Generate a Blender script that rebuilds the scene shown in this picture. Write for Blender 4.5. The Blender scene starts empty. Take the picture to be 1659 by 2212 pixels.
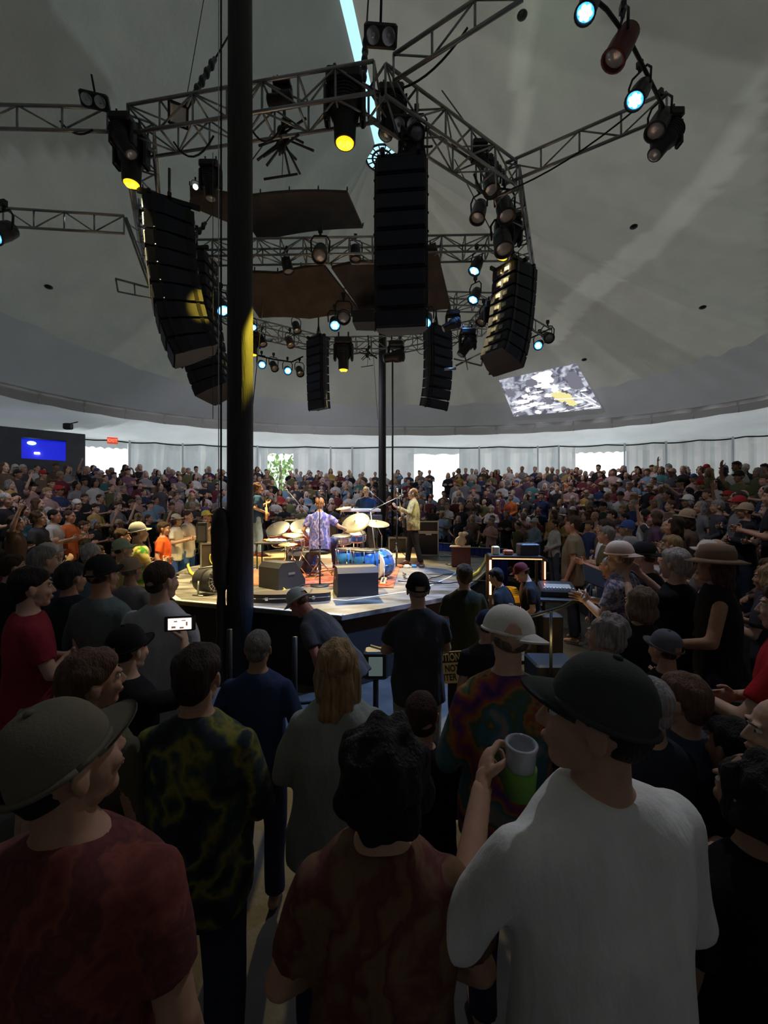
import bpy, math, random
import numpy as np
from mathutils import Vector, Matrix, Euler, noise
from mathutils.bvhtree import BVHTree

R = random.Random(7)
rad = math.radians
scene = bpy.context.scene
COL = scene.collection

# ------------------------------------------------------------------ camera
EYE = 2.15
FPX = 900.0
W, H = 1659, 2212
cam_data = bpy.data.cameras.new('camera')
cam = bpy.data.objects.new('camera', cam_data)
COL.objects.link(cam)
cam_data.sensor_fit = 'VERTICAL'
cam_data.sensor_height = 36.0
cam_data.lens = 36.0 * FPX / H
cam_data.clip_start = 0.05
cam_data.clip_end = 300
cam.location = (0, 0, EYE)
cam.rotation_euler = (rad(90), 0, 0)
scene.camera = cam

# ------------------------------------------------------------------ exposure
vs = scene.view_settings
vs.view_transform = 'Standard'
vs.look = 'None'
vs.gamma = 1
vs.use_curve_mapping = False
vs.exposure = 0.45
scene.cycles.use_denoising = True
scene.cycles.max_bounces = 6
scene.cycles.diffuse_bounces = 3
scene.cycles.glossy_bounces = 2
scene.cycles.sample_clamp_indirect = 4.0

# ------------------------------------------------------------------ sky and sun
world = bpy.data.worlds.new('sky')
scene.world = world
world.use_nodes = True
wn = world.node_tree
wn.nodes.clear()
wo = wn.nodes.new('ShaderNodeOutputWorld')
bg = wn.nodes.new('ShaderNodeBackground')
tc = wn.nodes.new('ShaderNodeTexCoord')
sx = wn.nodes.new('ShaderNodeSeparateXYZ')
cr = wn.nodes.new('ShaderNodeValToRGB')
cr.color_ramp.elements[0].position = 0.0
cr.color_ramp.elements[0].color = (1.0, 1.0, 1.0, 1)
cr.color_ramp.elements[1].position = 0.6
cr.color_ramp.elements[1].color = (0.33, 0.62, 0.80, 1)
wn.links.new(tc.outputs['Generated'], sx.inputs[0])
wn.links.new(sx.outputs['Z'], cr.inputs[0])
wn.links.new(cr.outputs[0], bg.inputs[0])
bg.inputs[1].default_value = 1.25
wn.links.new(bg.outputs[0], wo.inputs[0])
SUN_E = 2.6
sun_d = bpy.data.lights.new('sun', 'SUN')
sun_d.energy = SUN_E
sun_d.angle = rad(3)
sun_d.color = (1.0, 0.96, 0.9)
sun = bpy.data.objects.new('sun', sun_d)
COL.objects.link(sun)
sun.rotation_euler = Vector((-0.75, -0.30, -0.85)).to_track_quat('-Z', 'Y').to_euler()
# levels that get tuned
ROOF_T, CANOPY_T, WALL_T = 0.052, 0.26, 0.23     # how much daylight each cloth lets through
STAGE_W = 2.3                                     # multiplies every stage lamp


def P(px, py, d):
    """the point the photograph shows at pixel px, py, at depth d along the view"""
    return Vector(((px - 829.5) / FPX * d, d, EYE - (py - 1106) / FPX * d))


# ------------------------------------------------------------------ materials
def nodes_of(name):
    m = bpy.data.materials.new(name)
    m.use_nodes = True
    nt = m.node_tree
    return m, nt, nt.nodes['Principled BSDF'], nt.nodes['Material Output']


def mat(name, col, rough=0.6, metal=0.0, emit=None, es=0.0, var=0.0, scale=8.0, bump=0.0, bscale=40.0, spec=0.5, objcol=False, attr=None, stretch=(1, 1, 1)):
    m, nt, b, out = nodes_of(name)
    b.inputs['Roughness'].default_value = rough
    b.inputs['Metallic'].default_value = metal
    b.inputs['Specular IOR Level'].default_value = spec
    c = (*col, 1)
    b.inputs['Base Color'].default_value = c
    L = nt.links
    t = nt.nodes.new('ShaderNodeTexCoord')
    mp = nt.nodes.new('ShaderNodeMapping')
    mp.inputs['Scale'].default_value = stretch
    L.new(t.outputs['Object'], mp.inputs[0])
    src = None
    if objcol:
        oi = nt.nodes.new('ShaderNodeObjectInfo')
        src = oi.outputs['Color']
    if attr:
        at = nt.nodes.new('ShaderNodeAttribute')
        at.attribute_name = attr
        src = at.outputs['Color']
    if var > 0:
        n = nt.nodes.new('ShaderNodeTexNoise')
        n.inputs['Scale'].default_value = scale
        n.inputs['Detail'].default_value = 5
        L.new(mp.outputs[0], n.inputs['Vector'])
        rp = nt.nodes.new('ShaderNodeMapRange')
        rp.inputs['From Min'].default_value = 0.3
        rp.inputs['From Max'].default_value = 0.7
        rp.inputs['To Min'].default_value = 1 - var
        rp.inputs['To Max'].default_value = 1 + var
        L.new(n.outputs[0], rp.inputs[0])
        mx = nt.nodes.new('ShaderNodeVectorMath')
        mx.operation = 'SCALE'
        if src is not None:
            L.new(src, mx.inputs[0])
        else:
            mx.inputs[0].default_value = col
        L.new(rp.outputs[0], mx.inputs['Scale'])
        src = mx.outputs[0]
    if src is not None:
        L.new(src, b.inputs['Base Color'])
    if bump > 0:
        n = nt.nodes.new('ShaderNodeTexNoise')
        n.inputs['Scale'].default_value = bscale
        n.inputs['Detail'].default_value = 6
        L.new(mp.outputs[0], n.inputs['Vector'])
        bp = nt.nodes.new('ShaderNodeBump')
        bp.inputs['Strength'].default_value = bump
        bp.inputs['Distance'].default_value = 0.02
        L.new(n.outputs[0], bp.inputs['Height'])
        L.new(bp.outputs[0], b.inputs['Normal'])
    if emit:
        b.inputs['Emission Color'].default_value = (*emit, 1)
        b.inputs['Emission Strength'].default_value = es
    return m


def cloth_tent(name, refl, trans, tcol, var=0.12, folds=0.35, fscale=0.6, thin=False):
    """tent canvas: diffuse plus translucent"""
    m, nt, b, out = nodes_of(name)
    nt.nodes.remove(b)
    L = nt.links
    d = nt.nodes.new('ShaderNodeBsdfDiffuse')
    t = nt.nodes.new('ShaderNodeBsdfTranslucent')
    a = nt.nodes.new('ShaderNodeAddShader')
    tcn = nt.nodes.new('ShaderNodeTexCoord')
    n = nt.nodes.new('ShaderNodeTexNoise')
    n.inputs['Scale'].default_value = fscale
    n.inputs['Detail'].default_value = 7
    n.inputs['Roughness'].default_value = 0.6
    L.new(tcn.outputs['Object'], n.inputs['Vector'])
    rp = nt.nodes.new('ShaderNodeMapRange')
    rp.inputs['From Min'].default_value = 0.3
    rp.inputs['From Max'].default_value = 0.7
    rp.inputs['To Min'].default_value = 1 - var
    rp.inputs['To Max'].default_value = 1 + var
    L.new(n.outputs[0], rp.inputs[0])
    mx = nt.nodes.new('ShaderNodeVectorMath')
    mx.operation = 'SCALE'
    mx.inputs[0].default_value = tuple(trans * x for x in tcol)
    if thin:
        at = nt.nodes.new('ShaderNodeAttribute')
        at.attribute_name = 'thin'  # share of daylight let through, also carries shade put in by hand
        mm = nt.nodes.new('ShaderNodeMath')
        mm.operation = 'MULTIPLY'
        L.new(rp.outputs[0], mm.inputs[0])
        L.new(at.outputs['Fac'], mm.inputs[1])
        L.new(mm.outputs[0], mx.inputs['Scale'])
    else:
        L.new(rp.outputs[0], mx.inputs['Scale'])
    L.new(mx.outputs[0], t.inputs[0])
    d.inputs[0].default_value = (*refl, 1)
    bp = nt.nodes.new('ShaderNodeBump')
    bp.inputs['Strength'].default_value = folds
    bp.inputs['Distance'].default_value = 0.3
    L.new(n.outputs[0], bp.inputs['Height'])
    L.new(bp.outputs[0], d.inputs['Normal'])
    L.new(bp.outputs[0], t.inputs['Normal'])
    L.new(d.outputs[0], a.inputs[0])
    L.new(t.outputs[0], a.inputs[1])
    L.new(a.outputs[0], out.inputs[0])
    return m


def tiedye(name, cols, scale=5.0, spiral=True, dark=1.0, center=(0, 0, 1.25)):
    m, nt, b, out = nodes_of(name)
    L = nt.links
    b.inputs['Roughness'].default_value = 0.9
    t = nt.nodes.new('ShaderNodeTexCoord')
    mp = nt.nodes.new('ShaderNodeMapping')
    mp.inputs['Location'].default_value = tuple(-c for c in center)
    L.new(t.outputs['Object'], mp.inputs[0])
    n = nt.nodes.new('ShaderNodeTexNoise')
    n.inputs['Scale'].default_value = scale
    n.inputs['Detail'].default_value = 6
    n.inputs['Distortion'].default_value = 1.2
    L.new(mp.outputs[0], n.inputs['Vector'])
    w = nt.nodes.new('ShaderNodeTexWave')
    w.wave_type = 'RINGS' if spiral else 'BANDS'
    w.rings_direction = 'Y' if spiral else 'X'
    w.inputs['Scale'].default_value = 1.6
    w.inputs['Distortion'].default_value = 7
    w.inputs['Detail'].default_value = 4
    w.inputs['Detail Scale'].default_value = 3
    L.new(mp.outputs[0], w.inputs['Vector'])
    mx = nt.nodes.new('ShaderNodeMath')
    mx.operation = 'MULTIPLY_ADD'
    mx.inputs[1].default_value = 0.6
    ad = nt.nodes.new('ShaderNodeMath')
    ad.operation = 'MULTIPLY_ADD'
    ad.inputs[1].default_value = 1.1
    ad.inputs[2].default_value = -0.35
    L.new(n.outputs[0], ad.inputs[0])
    L.new(w.outputs['Fac'], mx.inputs[0])
    L.new(ad.outputs[0], mx.inputs[2])
    r = nt.nodes.new('ShaderNodeValToRGB')
    els = r.color_ramp.elements
    while len(els) > 1:
        els.remove(els[-1])
    els[0].position = 0
    els[0].color = (*[c * dark for c in cols[0]], 1)
    for i, c in enumerate(cols[1:]):
        e = els.new((i + 1) / (len(cols) - 1) * 0.9)
        e.color = (*[x * dark for x in c], 1)
    L.new(mx.outputs[0], r.inputs[0])
    L.new(r.outputs[0], b.inputs['Base Color'])
    return m


M = {}
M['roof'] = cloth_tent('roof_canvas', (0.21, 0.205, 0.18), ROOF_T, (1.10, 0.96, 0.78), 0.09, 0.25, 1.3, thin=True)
M['roof_low'] = cloth_tent('roof_lower_canvas', (0.24, 0.25, 0.25), ROOF_T * 0.80, (1.05, 0.92, 0.86), 0.08, 0.2, 0.6)
M['band'] = cloth_tent('band_canvas', (0.30, 0.30, 0.29), ROOF_T * 1.7, (1.05, 0.92, 0.86), 0.08, 0.15, 1.0)
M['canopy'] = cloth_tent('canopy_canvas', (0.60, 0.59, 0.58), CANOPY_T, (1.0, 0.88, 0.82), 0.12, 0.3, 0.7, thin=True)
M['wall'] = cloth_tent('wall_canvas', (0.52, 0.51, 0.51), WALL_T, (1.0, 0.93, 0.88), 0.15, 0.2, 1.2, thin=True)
M['seam'] = cloth_tent('seam_canvas', (0.30, 0.30, 0.28), ROOF_T * 1.7, (1, 1, 0.95), 0.1, 0.1, 2)
M['floor'] = mat('dark_floor', (0.05, 0.045, 0.04), 0.7, var=0.5, scale=3, bump=0.3, bscale=12)
M['ground'] = mat('pale_ground', (0.55, 0.56, 0.52), 0.9, var=0.2, scale=0.8)
M['riser'] = mat('riser_plank', (0.05, 0.045, 0.045), 0.8, var=0.3, scale=4)
M['deck'] = mat('stage_deck', (0.165, 0.16, 0.145), 0.45, var=0.85, scale=2.6, bump=0.15, bscale=9, stretch=(1, 2.2, 1))
M['skirt'] = mat('stage_skirt', (0.012, 0.012, 0.014), 0.9)
M['tape'] = mat('white_tape', (0.85, 0.85, 0.75), 0.5)
M['rug'] = mat('pale_rug', (0.55, 0.42, 0.24), 0.9, var=0.35, scale=5, stretch=(0.4, 3, 1))
M['rug_red'] = mat('red_rug', (0.35, 0.10, 0.05), 0.9, var=0.6, scale=9)
M['black'] = mat('black_metal', (0.018, 0.018, 0.02), 0.45, spec=0.4)
M['black2'] = mat('black_plastic', (0.028, 0.028, 0.034), 0.55)
M['navy'] = mat('speaker_paint', (0.011, 0.014, 0.028), 0.6)
M['grille'] = mat('speaker_grille', (0.014, 0.018, 0.04), 0.6, metal=0.2, bump=0.4, bscale=120)
M['alu'] = mat('aluminium', (0.33, 0.335, 0.33), 0.42, metal=0.75, var=0.15, scale=3)
M['chrome'] = mat('chrome', (0.75, 0.75, 0.75), 0.18, metal=1.0)
M['brass'] = mat('cymbal_brass', (0.85, 0.72, 0.38), 0.3, metal=0.65)
M['pole'] = mat('pole_wood', (0.020, 0.018, 0.020), 0.65, var=0.35, scale=6, bump=0.3, bscale=10, stretch=(6, 6, 0.5))
M['steel'] = mat('white_pole', (0.55, 0.56, 0.58), 0.5)
M['panel'] = mat('brown_perforated_panel', (0.052, 0.042, 0.036), 0.7, var=0.35, scale=3, bump=0.5, bscale=90)
M['cable'] = mat('black_cable', (0.012, 0.012, 0.012), 0.6)
M['cableY'] = mat('yellow_cable', (0.75, 0.70, 0.10), 0.5)
M['case'] = mat('road_case', (0.05, 0.035, 0.03), 0.55, var=0.3, scale=4)
M['caseR'] = mat('maroon_case', (0.12, 0.03, 0.02), 0.6, var=0.2)
M['blueD'] = mat('blue_drape', (0.02, 0.05, 0.30), 0.85, var=0.3, scale=3)
M['drumB'] = mat('blue_drum_shell', (0.03, 0.16, 0.50), 0.25, var=0.35, scale=14)
M['drumR'] = mat('dark_red_drum_shell', (0.16, 0.02, 0.02), 0.3)
M['head'] = mat('drum_head', (0.92, 0.91, 0.86), 0.5)
M['whitep'] = mat('white_plastic', (0.85, 0.84, 0.80), 0.4)
M['wood'] = mat('varnished_wood', (0.50, 0.25, 0.09), 0.35, var=0.3, scale=8)
M['woodL'] = mat('pale_maple', (0.70, 0.52, 0.30), 0.35)
M['leather'] = mat('brown_leather', (0.16, 0.07, 0.03), 0.6)
M['orange'] = mat('orange_board', (0.55, 0.12, 0.03), 0.6)
M['glass'] = mat('lens_glass', (0.4, 0.42, 0.45), 0.1, metal=0.3)
M['eblue'] = mat('blue_lamp_lens', (0.1, 0.3, 0.9), 0.3, emit=(0.03, 0.28, 1.0), es=2.0)
M['ebluec'] = mat('blue_lamp_core', (0.5, 0.8, 1), 0.3, emit=(0.35, 0.85, 1.0), es=2.2)
M['eyel'] = mat('yellow_lamp_lens', (0.9, 0.6, 0.1), 0.3, emit=(1.0, 0.50, 0.01), es=1.3)
M['eyelc'] = mat('yellow_lamp_core', (0.9, 0.8, 0.1), 0.3, emit=(1.0, 0.80, 0.04), es=1.5)
M['ewhite'] = mat('white_lamp_lens', (1, 1, 1), 0.3, emit=(0.95, 0.98, 1.0), es=8)
M['eorange'] = mat('orange_tube', (1, 0.3, 0.1), 0.3, emit=(1.0, 0.30, 0.10), es=7)
M['ered'] = mat('red_led', (1, 0.1, 0.05), 0.3, emit=(1.0, 0.05, 0.03), es=5)
M['eexit'] = mat('exit_letters', (1, 0.1, 0.05), 0.4, emit=(1.0, 0.13, 0.06), es=1.6)
M['bluelit'] = mat('blue_window_glow', (0.01, 0.01, 0.2), 0.5, emit=(0.01, 0.02, 0.85), es=0.5)
M['booth'] = mat('booth_curtain', (0.10, 0.11, 0.12), 0.9, var=0.2, scale=2)
M['signY'] = mat('caution_yellow', (0.95, 0.70, 0.28), 0.6)
M['leaf'] = mat('tree_leaf', (0.30, 0.42, 0.12), 0.8, var=0.3, scale=3)
M['bark'] = mat('tree_bark', (0.15, 0.1, 0.07), 0.9)
# people
M['skin'] = mat('skin', (0.5, 0.3, 0.2), 0.55, objcol=True, var=0.08, scale=25, spec=0.3)
M['eyew'] = mat('eye_white', (0.75, 0.75, 0.72), 0.3)
M['eyed'] = mat('eye_dark', (0.03, 0.02, 0.015), 0.3)
M['lip'] = mat('lips', (0.38, 0.14, 0.12), 0.5)
M['cloth'] = mat('cloth', (0.5, 0.5, 0.5), 0.9, objcol=True, var=0.15, scale=6, bump=0.9, bscale=7, spec=0.15, stretch=(1.6, 1.6, 0.7))
M['denim'] = mat('trouser_cloth', (0.1, 0.12, 0.2), 0.9, objcol=True, var=0.2, scale=9, bump=0.3, bscale=14, spec=0.15)
M['hair'] = mat('hair', (0.1, 0.06, 0.04), 0.6, objcol=True, var=0.45, scale=22, bump=0.9, bscale=45, spec=0.3, stretch=(3, 3, 0.4))
M['capm'] = mat('cap_cloth', (0.1, 0.1, 0.1), 0.85, objcol=True, var=0.08, scale=20, bump=0.15, bscale=200, spec=0.15)
M['crowd'] = mat('crowd_cloth', (0.3, 0.3, 0.3), 0.85, attr='tint', spec=0.15)
M['tie_rain'] = tiedye('tie_dye_rainbow', [(0.02, 0.02, 0.10), (0.20, 0.05, 0.25), (0.50, 0.10, 0.04), (0.55, 0.25, 0.08), (0.10, 0.16, 0.06), (0.05, 0.20, 0.28), (0.35, 0.30, 0.28)], 5, dark=0.6)
M['tie_green'] = tiedye('tie_dye_green_black', [(0.01, 0.01, 0.012), (0.012, 0.014, 0.016), (0.02, 0.04, 0.05), (0.10, 0.11, 0.02), (0.22, 0.20, 0.03), (0.02, 0.04, 0.05), (0.01, 0.01, 0.02)], 4)
M['tie_blue'] = tiedye('tie_dye_blue_lilac', [(0.02, 0.05, 0.40), (0.20, 0.20, 0.75), (0.5, 0.45, 0.95), (0.03, 0.08, 0.50), (0.25, 0.25, 0.8)], 7, spiral=False)
M['floral'] = tiedye('floral_print', [(0.05, 0.05, 0.16), (0.10, 0.09, 0.22), (0.55, 0.5, 0.55), (0.09, 0.08, 0.2), (0.5, 0.45, 0.5)], 26, spiral=False)
M['sports'] = tiedye('green_yellow_print', [(0.04, 0.28, 0.03), (0.06, 0.30, 0.04), (0.8, 0.65, 0.1), (0.75, 0.7, 0.5), (0.8, 0.6, 0.1)], 6, spiral=False)
M['redpat'] = tiedye('red_speckled', [(0.10, 0.02, 0.015), (0.16, 0.03, 0.02), (0.20, 0.05, 0.03), (0.09, 0.02, 0.02), (0.15, 0.03, 0.03)], 22, spiral=False)
M['tanpat'] = tiedye('tan_red_print', [(0.14, 0.07, 0.035), (0.17, 0.09, 0.04), (0.10, 0.02, 0.02), (0.14, 0.05, 0.03), (0.18, 0.10, 0.05)], 14, spiral=False)
M['plaid'] = tiedye('olive_plaid', [(0.28, 0.26, 0.09), (0.42, 0.38, 0.14), (0.12, 0.10, 0.06), (0.45, 0.40, 0.16), (0.2, 0.18, 0.1)], 9, spiral=False)


# ------------------------------------------------------------------ geometry
class Geo:
    def __init__(s):
        s.v, s.f, s.m, s.sm = [], [], [], []

    def add(s, vs, fs, mi=0, smooth=False):
        o = len(s.v)
        s.v.extend(vs)
        s.f.extend([tuple(i + o for i in f) for f in fs])
        s.m.extend([mi] * len(fs))
        s.sm.extend([smooth] * len(fs))
        return s

    def join(s, g, mtx=None, mi=None):
        o = len(s.v)
        s.v.extend([tuple(mtx @ Vector(v)) for v in g.v] if mtx is not None else g.v)
        flip = mtx is not None and mtx.determinant() < 0
        s.f.extend([tuple(i + o for i in (reversed(f) if flip else f)) for f in g.f])
        s.m.extend(g.m if mi is None else [mi] * len(g.f))
        s.sm.extend(g.sm)
        return s

    def box(s, c, size, rot=None, mi=0, taper=1.0):
        c = Vector(c)
        x, y, z = size[0] / 2, size[1] / 2, size[2] / 2
        pts = []
        for dz in (-1, 1):
            t = taper if dz > 0 else 1
            for dx, dy in ((-1, -1), (1, -1), (1, 1), (-1, 1)):
                v = Vector((dx * x * t, dy * y * t, dz * z))
                if rot is not None:
                    v = rot @ v
                pts.append(tuple(c + v))
        s.add(pts, [(3, 2, 1, 0), (4, 5, 6, 7), (0, 1, 5, 4), (1, 2, 6, 5), (2, 3, 7, 6), (3, 0, 4, 7)], mi)
        return s

    def bbox(s, c, size, b=0.01, rot=None, mi=0):
        """box with chamfered edges"""
        c = Vector(c)
        hx, hy, hz = (q / 2 for q in size)
        b = min(b, hx * 0.9, hy * 0.9, hz * 0.9)
        rings = []
        for z, k in ((-hz, b), (-hz + b, 0), (hz - b, 0), (hz, b)):
            x, y = hx - k, hy - k
            rings.append([(x - b, -y, z), (x, -y + b, z), (x, y - b, z), (x - b, y, z), (-x + b, y, z), (-x, y - b, z), (-x, -y + b, z), (-x + b, -y, z)])
        vs_, fs = [], []
        for r in rings:
            for q in r:
                v = Vector(q)
                if rot is not None:
                    v = rot @ v
                vs_.append(tuple(c + v))
        for i in range(3):
            for j in range(8):
                a, d = i * 8 + j, i * 8 + (j + 1) % 8
                fs.append((a, d, d + 8, a + 8))
        fs.append(tuple(reversed(range(8))))
        fs.append(tuple(range(24, 32)))
        s.add(vs_, fs, mi)
        return s

    def tube(s, p0, p1, r0, r1=None, n=8, mi=0, round0=False, round1=False, sq=1.0, side=None):
        p0, p1 = Vector(p0), Vector(p1)
        r1 = r0 if r1 is None else r1
        ax = p1 - p0
        if ax.length < 1e-6:
            return s
        ax.normalize()
        up = Vector(side) if side is not None else (Vector((0, 0, 1)) if abs(ax.z) < 0.9 else Vector((1, 0, 0)))
        u = (up - ax * up.dot(ax)).normalized()
        w = ax.cross(u)
        rings = []
        if round0:
            for a in (75, 50, 25):
                rings.append((p0 - ax * r0 * math.sin(rad(a)), r0 * math.cos(rad(a))))
        rings += [(p0, r0), (p1, r1)]
        if round1:
            for a in (25, 50, 75):
                rings.append((p1 + ax * r1 * math.sin(rad(a)), r1 * math.cos(rad(a))))
        vs_ = []
        for c, r in rings:
            for i in range(n):
                a = 2 * math.pi * i / n
                vs_.append(tuple(c + u * (math.cos(a) * r) + w * (math.sin(a) * r * sq)))
        fs = []
        for k in range(len(rings) - 1):
            for i in range(n):
                j = (i + 1) % n
                fs.append((k * n + i, k * n + j, k * n + n + j, k * n + n + i))
        fs.append(tuple(reversed(range(n))))
        fs.append(tuple(range((len(rings) - 1) * n, len(rings) * n)))
        s.add(vs_, fs, mi, True)
        return s

    def path(s, pts, r, n=6, mi=0):
        pts = [Vector(p) for p in pts]
        vs_, fs = [], []
        up = None
        for k, p in enumerate(pts):
            t = (pts[min(k + 1, len(pts) - 1)] - pts[max(k - 1, 0)])
            if t.length < 1e-9:
                t = Vector((0, 0, 1))
            t.normalize()
            if up is None:
                up = Vector((0, 0, 1)) if abs(t.z) < 0.9 else Vector((1, 0, 0))
            u = up - t * up.dot(t)
            if u.length < 1e-4:
                u = t.orthogonal()
            u.normalize()
            up = u
            w = t.cross(u)
            for i in range(n):
                a = 2 * math.pi * i / n
                vs_.append(tuple(p + u * math.cos(a) * r + w * math.sin(a) * r))
        for k in range(len(pts) - 1):
            for i in range(n):
                j = (i + 1) % n
                fs.append((k * n + i, k * n + j, k * n + n + j, k * n + n + i))
        fs.append(tuple(reversed(range(n))))
        fs.append(tuple(range((len(pts) - 1) * n, len(pts) * n)))
        s.add(vs_, fs, mi, True)
        return s

    def lathe(s, prof, mtx=None, n=20, mi=0, sy=1.0):
        """prof: list of (radius, z) from bottom to top"""
        mtx = mtx or Matrix()
        vs_, fs = [], []
        for r, z in prof:
            for i in range(n):
                a = 2 * math.pi * i / n
                vs_.append(tuple(mtx @ Vector((r * math.cos(a), r * sy * math.sin(a), z))))
        for k in range(len(prof) - 1):
            for i in range(n):
                j = (i + 1) % n
                fs.append((k * n + i, k * n + j, k * n + n + j, k * n + n + i))
        if prof[0][0] > 1e-4:
            fs.append(tuple(reversed(range(n))))
        if prof[-1][0] > 1e-4:
            fs.append(tuple(range((len(prof) - 1) * n, len(prof) * n)))
        s.add(vs_, fs, mi, True)
        return s

    def ell(s, c, r, rot=None, n=14, mi=0):
        m = Matrix.Translation(Vector(c)) @ (rot.to_4x4() if rot is not None else Matrix()) @ Matrix.Diagonal((r[0], r[1], r[2], 1))
        k = max(6, n // 2 + 1)
        prof = [(max(math.sin(math.pi * i / k), 1e-3), -math.cos(math.pi * i / k)) for i in range(k + 1)]
        return s.lathe(prof, m, n, mi)

    def loft(s, rings, n=20, mi=0, e=2.3):
        """rings: (cx, cy, z, rx, ry), bottom to top, closed"""
        vs_, fs = [], []
        for cx, cy, z, rx, ry in rings:
            for i in range(n):
                a = 2 * math.pi * i / n
                ca, sa = math.cos(a), math.sin(a)
                vs_.append((cx + rx * abs(ca) ** (2 / e) * (1 if ca >= 0 else -1), cy + ry * abs(sa) ** (2 / e) * (1 if sa >= 0 else -1), z))
        for k in range(len(rings) - 1):
            for i in range(n):
                j = (i + 1) % n
                fs.append((k * n + i, k * n + j, k * n + n + j, k * n + n + i))
        fs.append(tuple(reversed(range(n))))
        fs.append(tuple(range((len(rings) - 1) * n, len(rings) * n)))
        s.add(vs_, fs, mi, True)
        return s

    def prism(s, poly, th, mtx=None, mi=0):
        """poly: xy outline, extruded from z=0 to th"""
        mtx = mtx or Matrix()
        n = len(poly)
        vs_ = [tuple(mtx @ Vector((x, y, 0))) for x, y in poly] + [tuple(mtx @ Vector((x, y, th))) for x, y in poly]
        fs = [tuple(reversed(range(n))), tuple(range(n, 2 * n))]
        for i in range(n):
            j = (i + 1) % n
            fs.append((i, j, n + j, n + i))
        s.add(vs_, fs, mi)
        return s

    def move(s, mtx):
        s.v = [tuple(mtx @ Vector(v)) for v in s.v]
        return s

    def mesh(s, name, mats):
        me = bpy.data.meshes.new(name)
        me.from_pydata(s.v, [], s.f)
        for m in mats:
            me.materials.append(m)
        if len(mats) > 1:
            me.polygons.foreach_set('material_index', s.m)
        me.polygons.foreach_set('use_smooth', s.sm)
        me.update()
        return me


def from_mesh(me):
    g = Geo()
    g.v = [tuple(v.co) for v in me.vertices]
    g.f = [tuple(p.vertices) for p in me.polygons]
    g.m = [0] * len(g.f)
    g.sm = [True] * len(g.f)
    return g


def remesh(g, vox, smooth=2, disp=0.0, dscale=7.0, seed=0.0, zs=0.45):
    """one continuous skin around overlapping shapes"""
    me = bpy.data.meshes.new('tmp')
    me.from_pydata(g.v, [], g.f)
    ob = bpy.data.objects.new('tmp', me)
    COL.objects.link(ob)
    md = ob.modifiers.new('r', 'REMESH')
    md.mode = 'VOXEL'
    md.voxel_size = vox
    if smooth:
        sm = ob.modifiers.new('s', 'SMOOTH')
        sm.iterations = smooth
        sm.factor = 0.5
    dg = bpy.context.evaluated_depsgraph_get()
    out = bpy.data.meshes.new_from_object(ob.evaluated_get(dg))
    bpy.data.objects.remove(ob)
    bpy.data.meshes.remove(me)
    if disp:
        n = len(out.vertices)
        co = np.empty(n * 3)
        out.vertices.foreach_get('co', co)
        co = co.reshape(-1, 3)
        no = np.empty(n * 3)
        out.vertices.foreach_get('normal', no)
        no = no.reshape(-1, 3)
        k = np.array([noise.noise(Vector((c[0] * dscale + seed, c[1] * dscale, c[2] * dscale * zs + seed))) for c in co])
        co += no * (k * disp)[:, None]
        out.vertices.foreach_set('co', co.ravel())
        out.update()
    r = from_mesh(out)
    bpy.data.meshes.remove(out)
    return r


def obj(name, data, mats=None, parent=None, loc=None, rot=None, color=None, scale=None):
    if isinstance(data, Geo):
        data = data.mesh(name, [M[m] if isinstance(m, str) else m for m in (mats if isinstance(mats, (list, tuple)) else [mats])])
    o = bpy.data.objects.new(name, data)
    COL.objects.link(o)
    if parent is not None:
        o.parent = parent
    if loc is not None:
        o.location = loc
    if rot is not None:
        o.rotation_euler = rot
    if scale is not None:
        o.scale = scale
    if color is not None:
        o.color = (*color[:3], 1)
    return o


def tag(o, label, cat=None, group=None, kind=None):
    if label:
        o['label'] = label
    if cat:
        o['category'] = cat
    if group:
        o['group'] = group
    if kind:
        o['kind'] = kind
    return o


def thing(name, label, cat, loc=(0, 0, 0), rot=(0, 0, 0), group=None):
    o = bpy.data.objects.new(name, None)
    COL.objects.link(o)
    o.empty_display_size = 0.1
    o.location = loc
    o.rotation_euler = rot
    return tag(o, label, cat, group)


def struct(name, g, mats, label=None):
    o = obj(name, g, mats)
    o['kind'] = 'structure'
    if label:
        o['label'] = label
        o['category'] = name.split('_')[0]
    return o


def light(kind, name, loc, energy, color, target=None, size=0.1, spot=40, blend=0.4, parent=None):
    d = bpy.data.lights.new(name, kind)
    d.energy = energy
    d.color = color
    if kind == 'SPOT':
        d.spot_size = rad(spot)
        d.spot_blend = blend
    d.shadow_soft_size = size
    o = bpy.data.objects.new(name, d)
    COL.objects.link(o)
    o.location = loc
    if target is not None:
        o.rotation_euler = (Vector(target) - Vector(loc)).to_track_quat('-Z', 'Y').to_euler()
    return o


def look(dirv, roll=0.0):
    """rotation whose +Y axis points along dirv, z up"""
    d = Vector(dirv).normalized()
    q = d.to_track_quat('Y', 'Z')
    return q.to_matrix()

# ================================================================== THE TENT
CX, CY = 1.0, 9.5
SC = Vector((-0.5, 9.3))               # middle of the round stage
NEARP, FARP = Vector((-1.83, 5.3)), Vector((-0.06, 14.5))
PEAK = EYE + 12.35


def superell(a, b, e, t):
    c, s = math.cos(t), math.sin(t)
    return Vector((CX + a * abs(c) ** (2 / e) * (1 if c >= 0 else -1), CY + b * abs(s) ** (2 / e) * (1 if s >= 0 else -1)))


def ridge_of(p):
    d = FARP - NEARP
    t = max(0.0, min(1.0, (p - NEARP).dot(d) / d.length_squared))
    return NEARP + d * t, t


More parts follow.
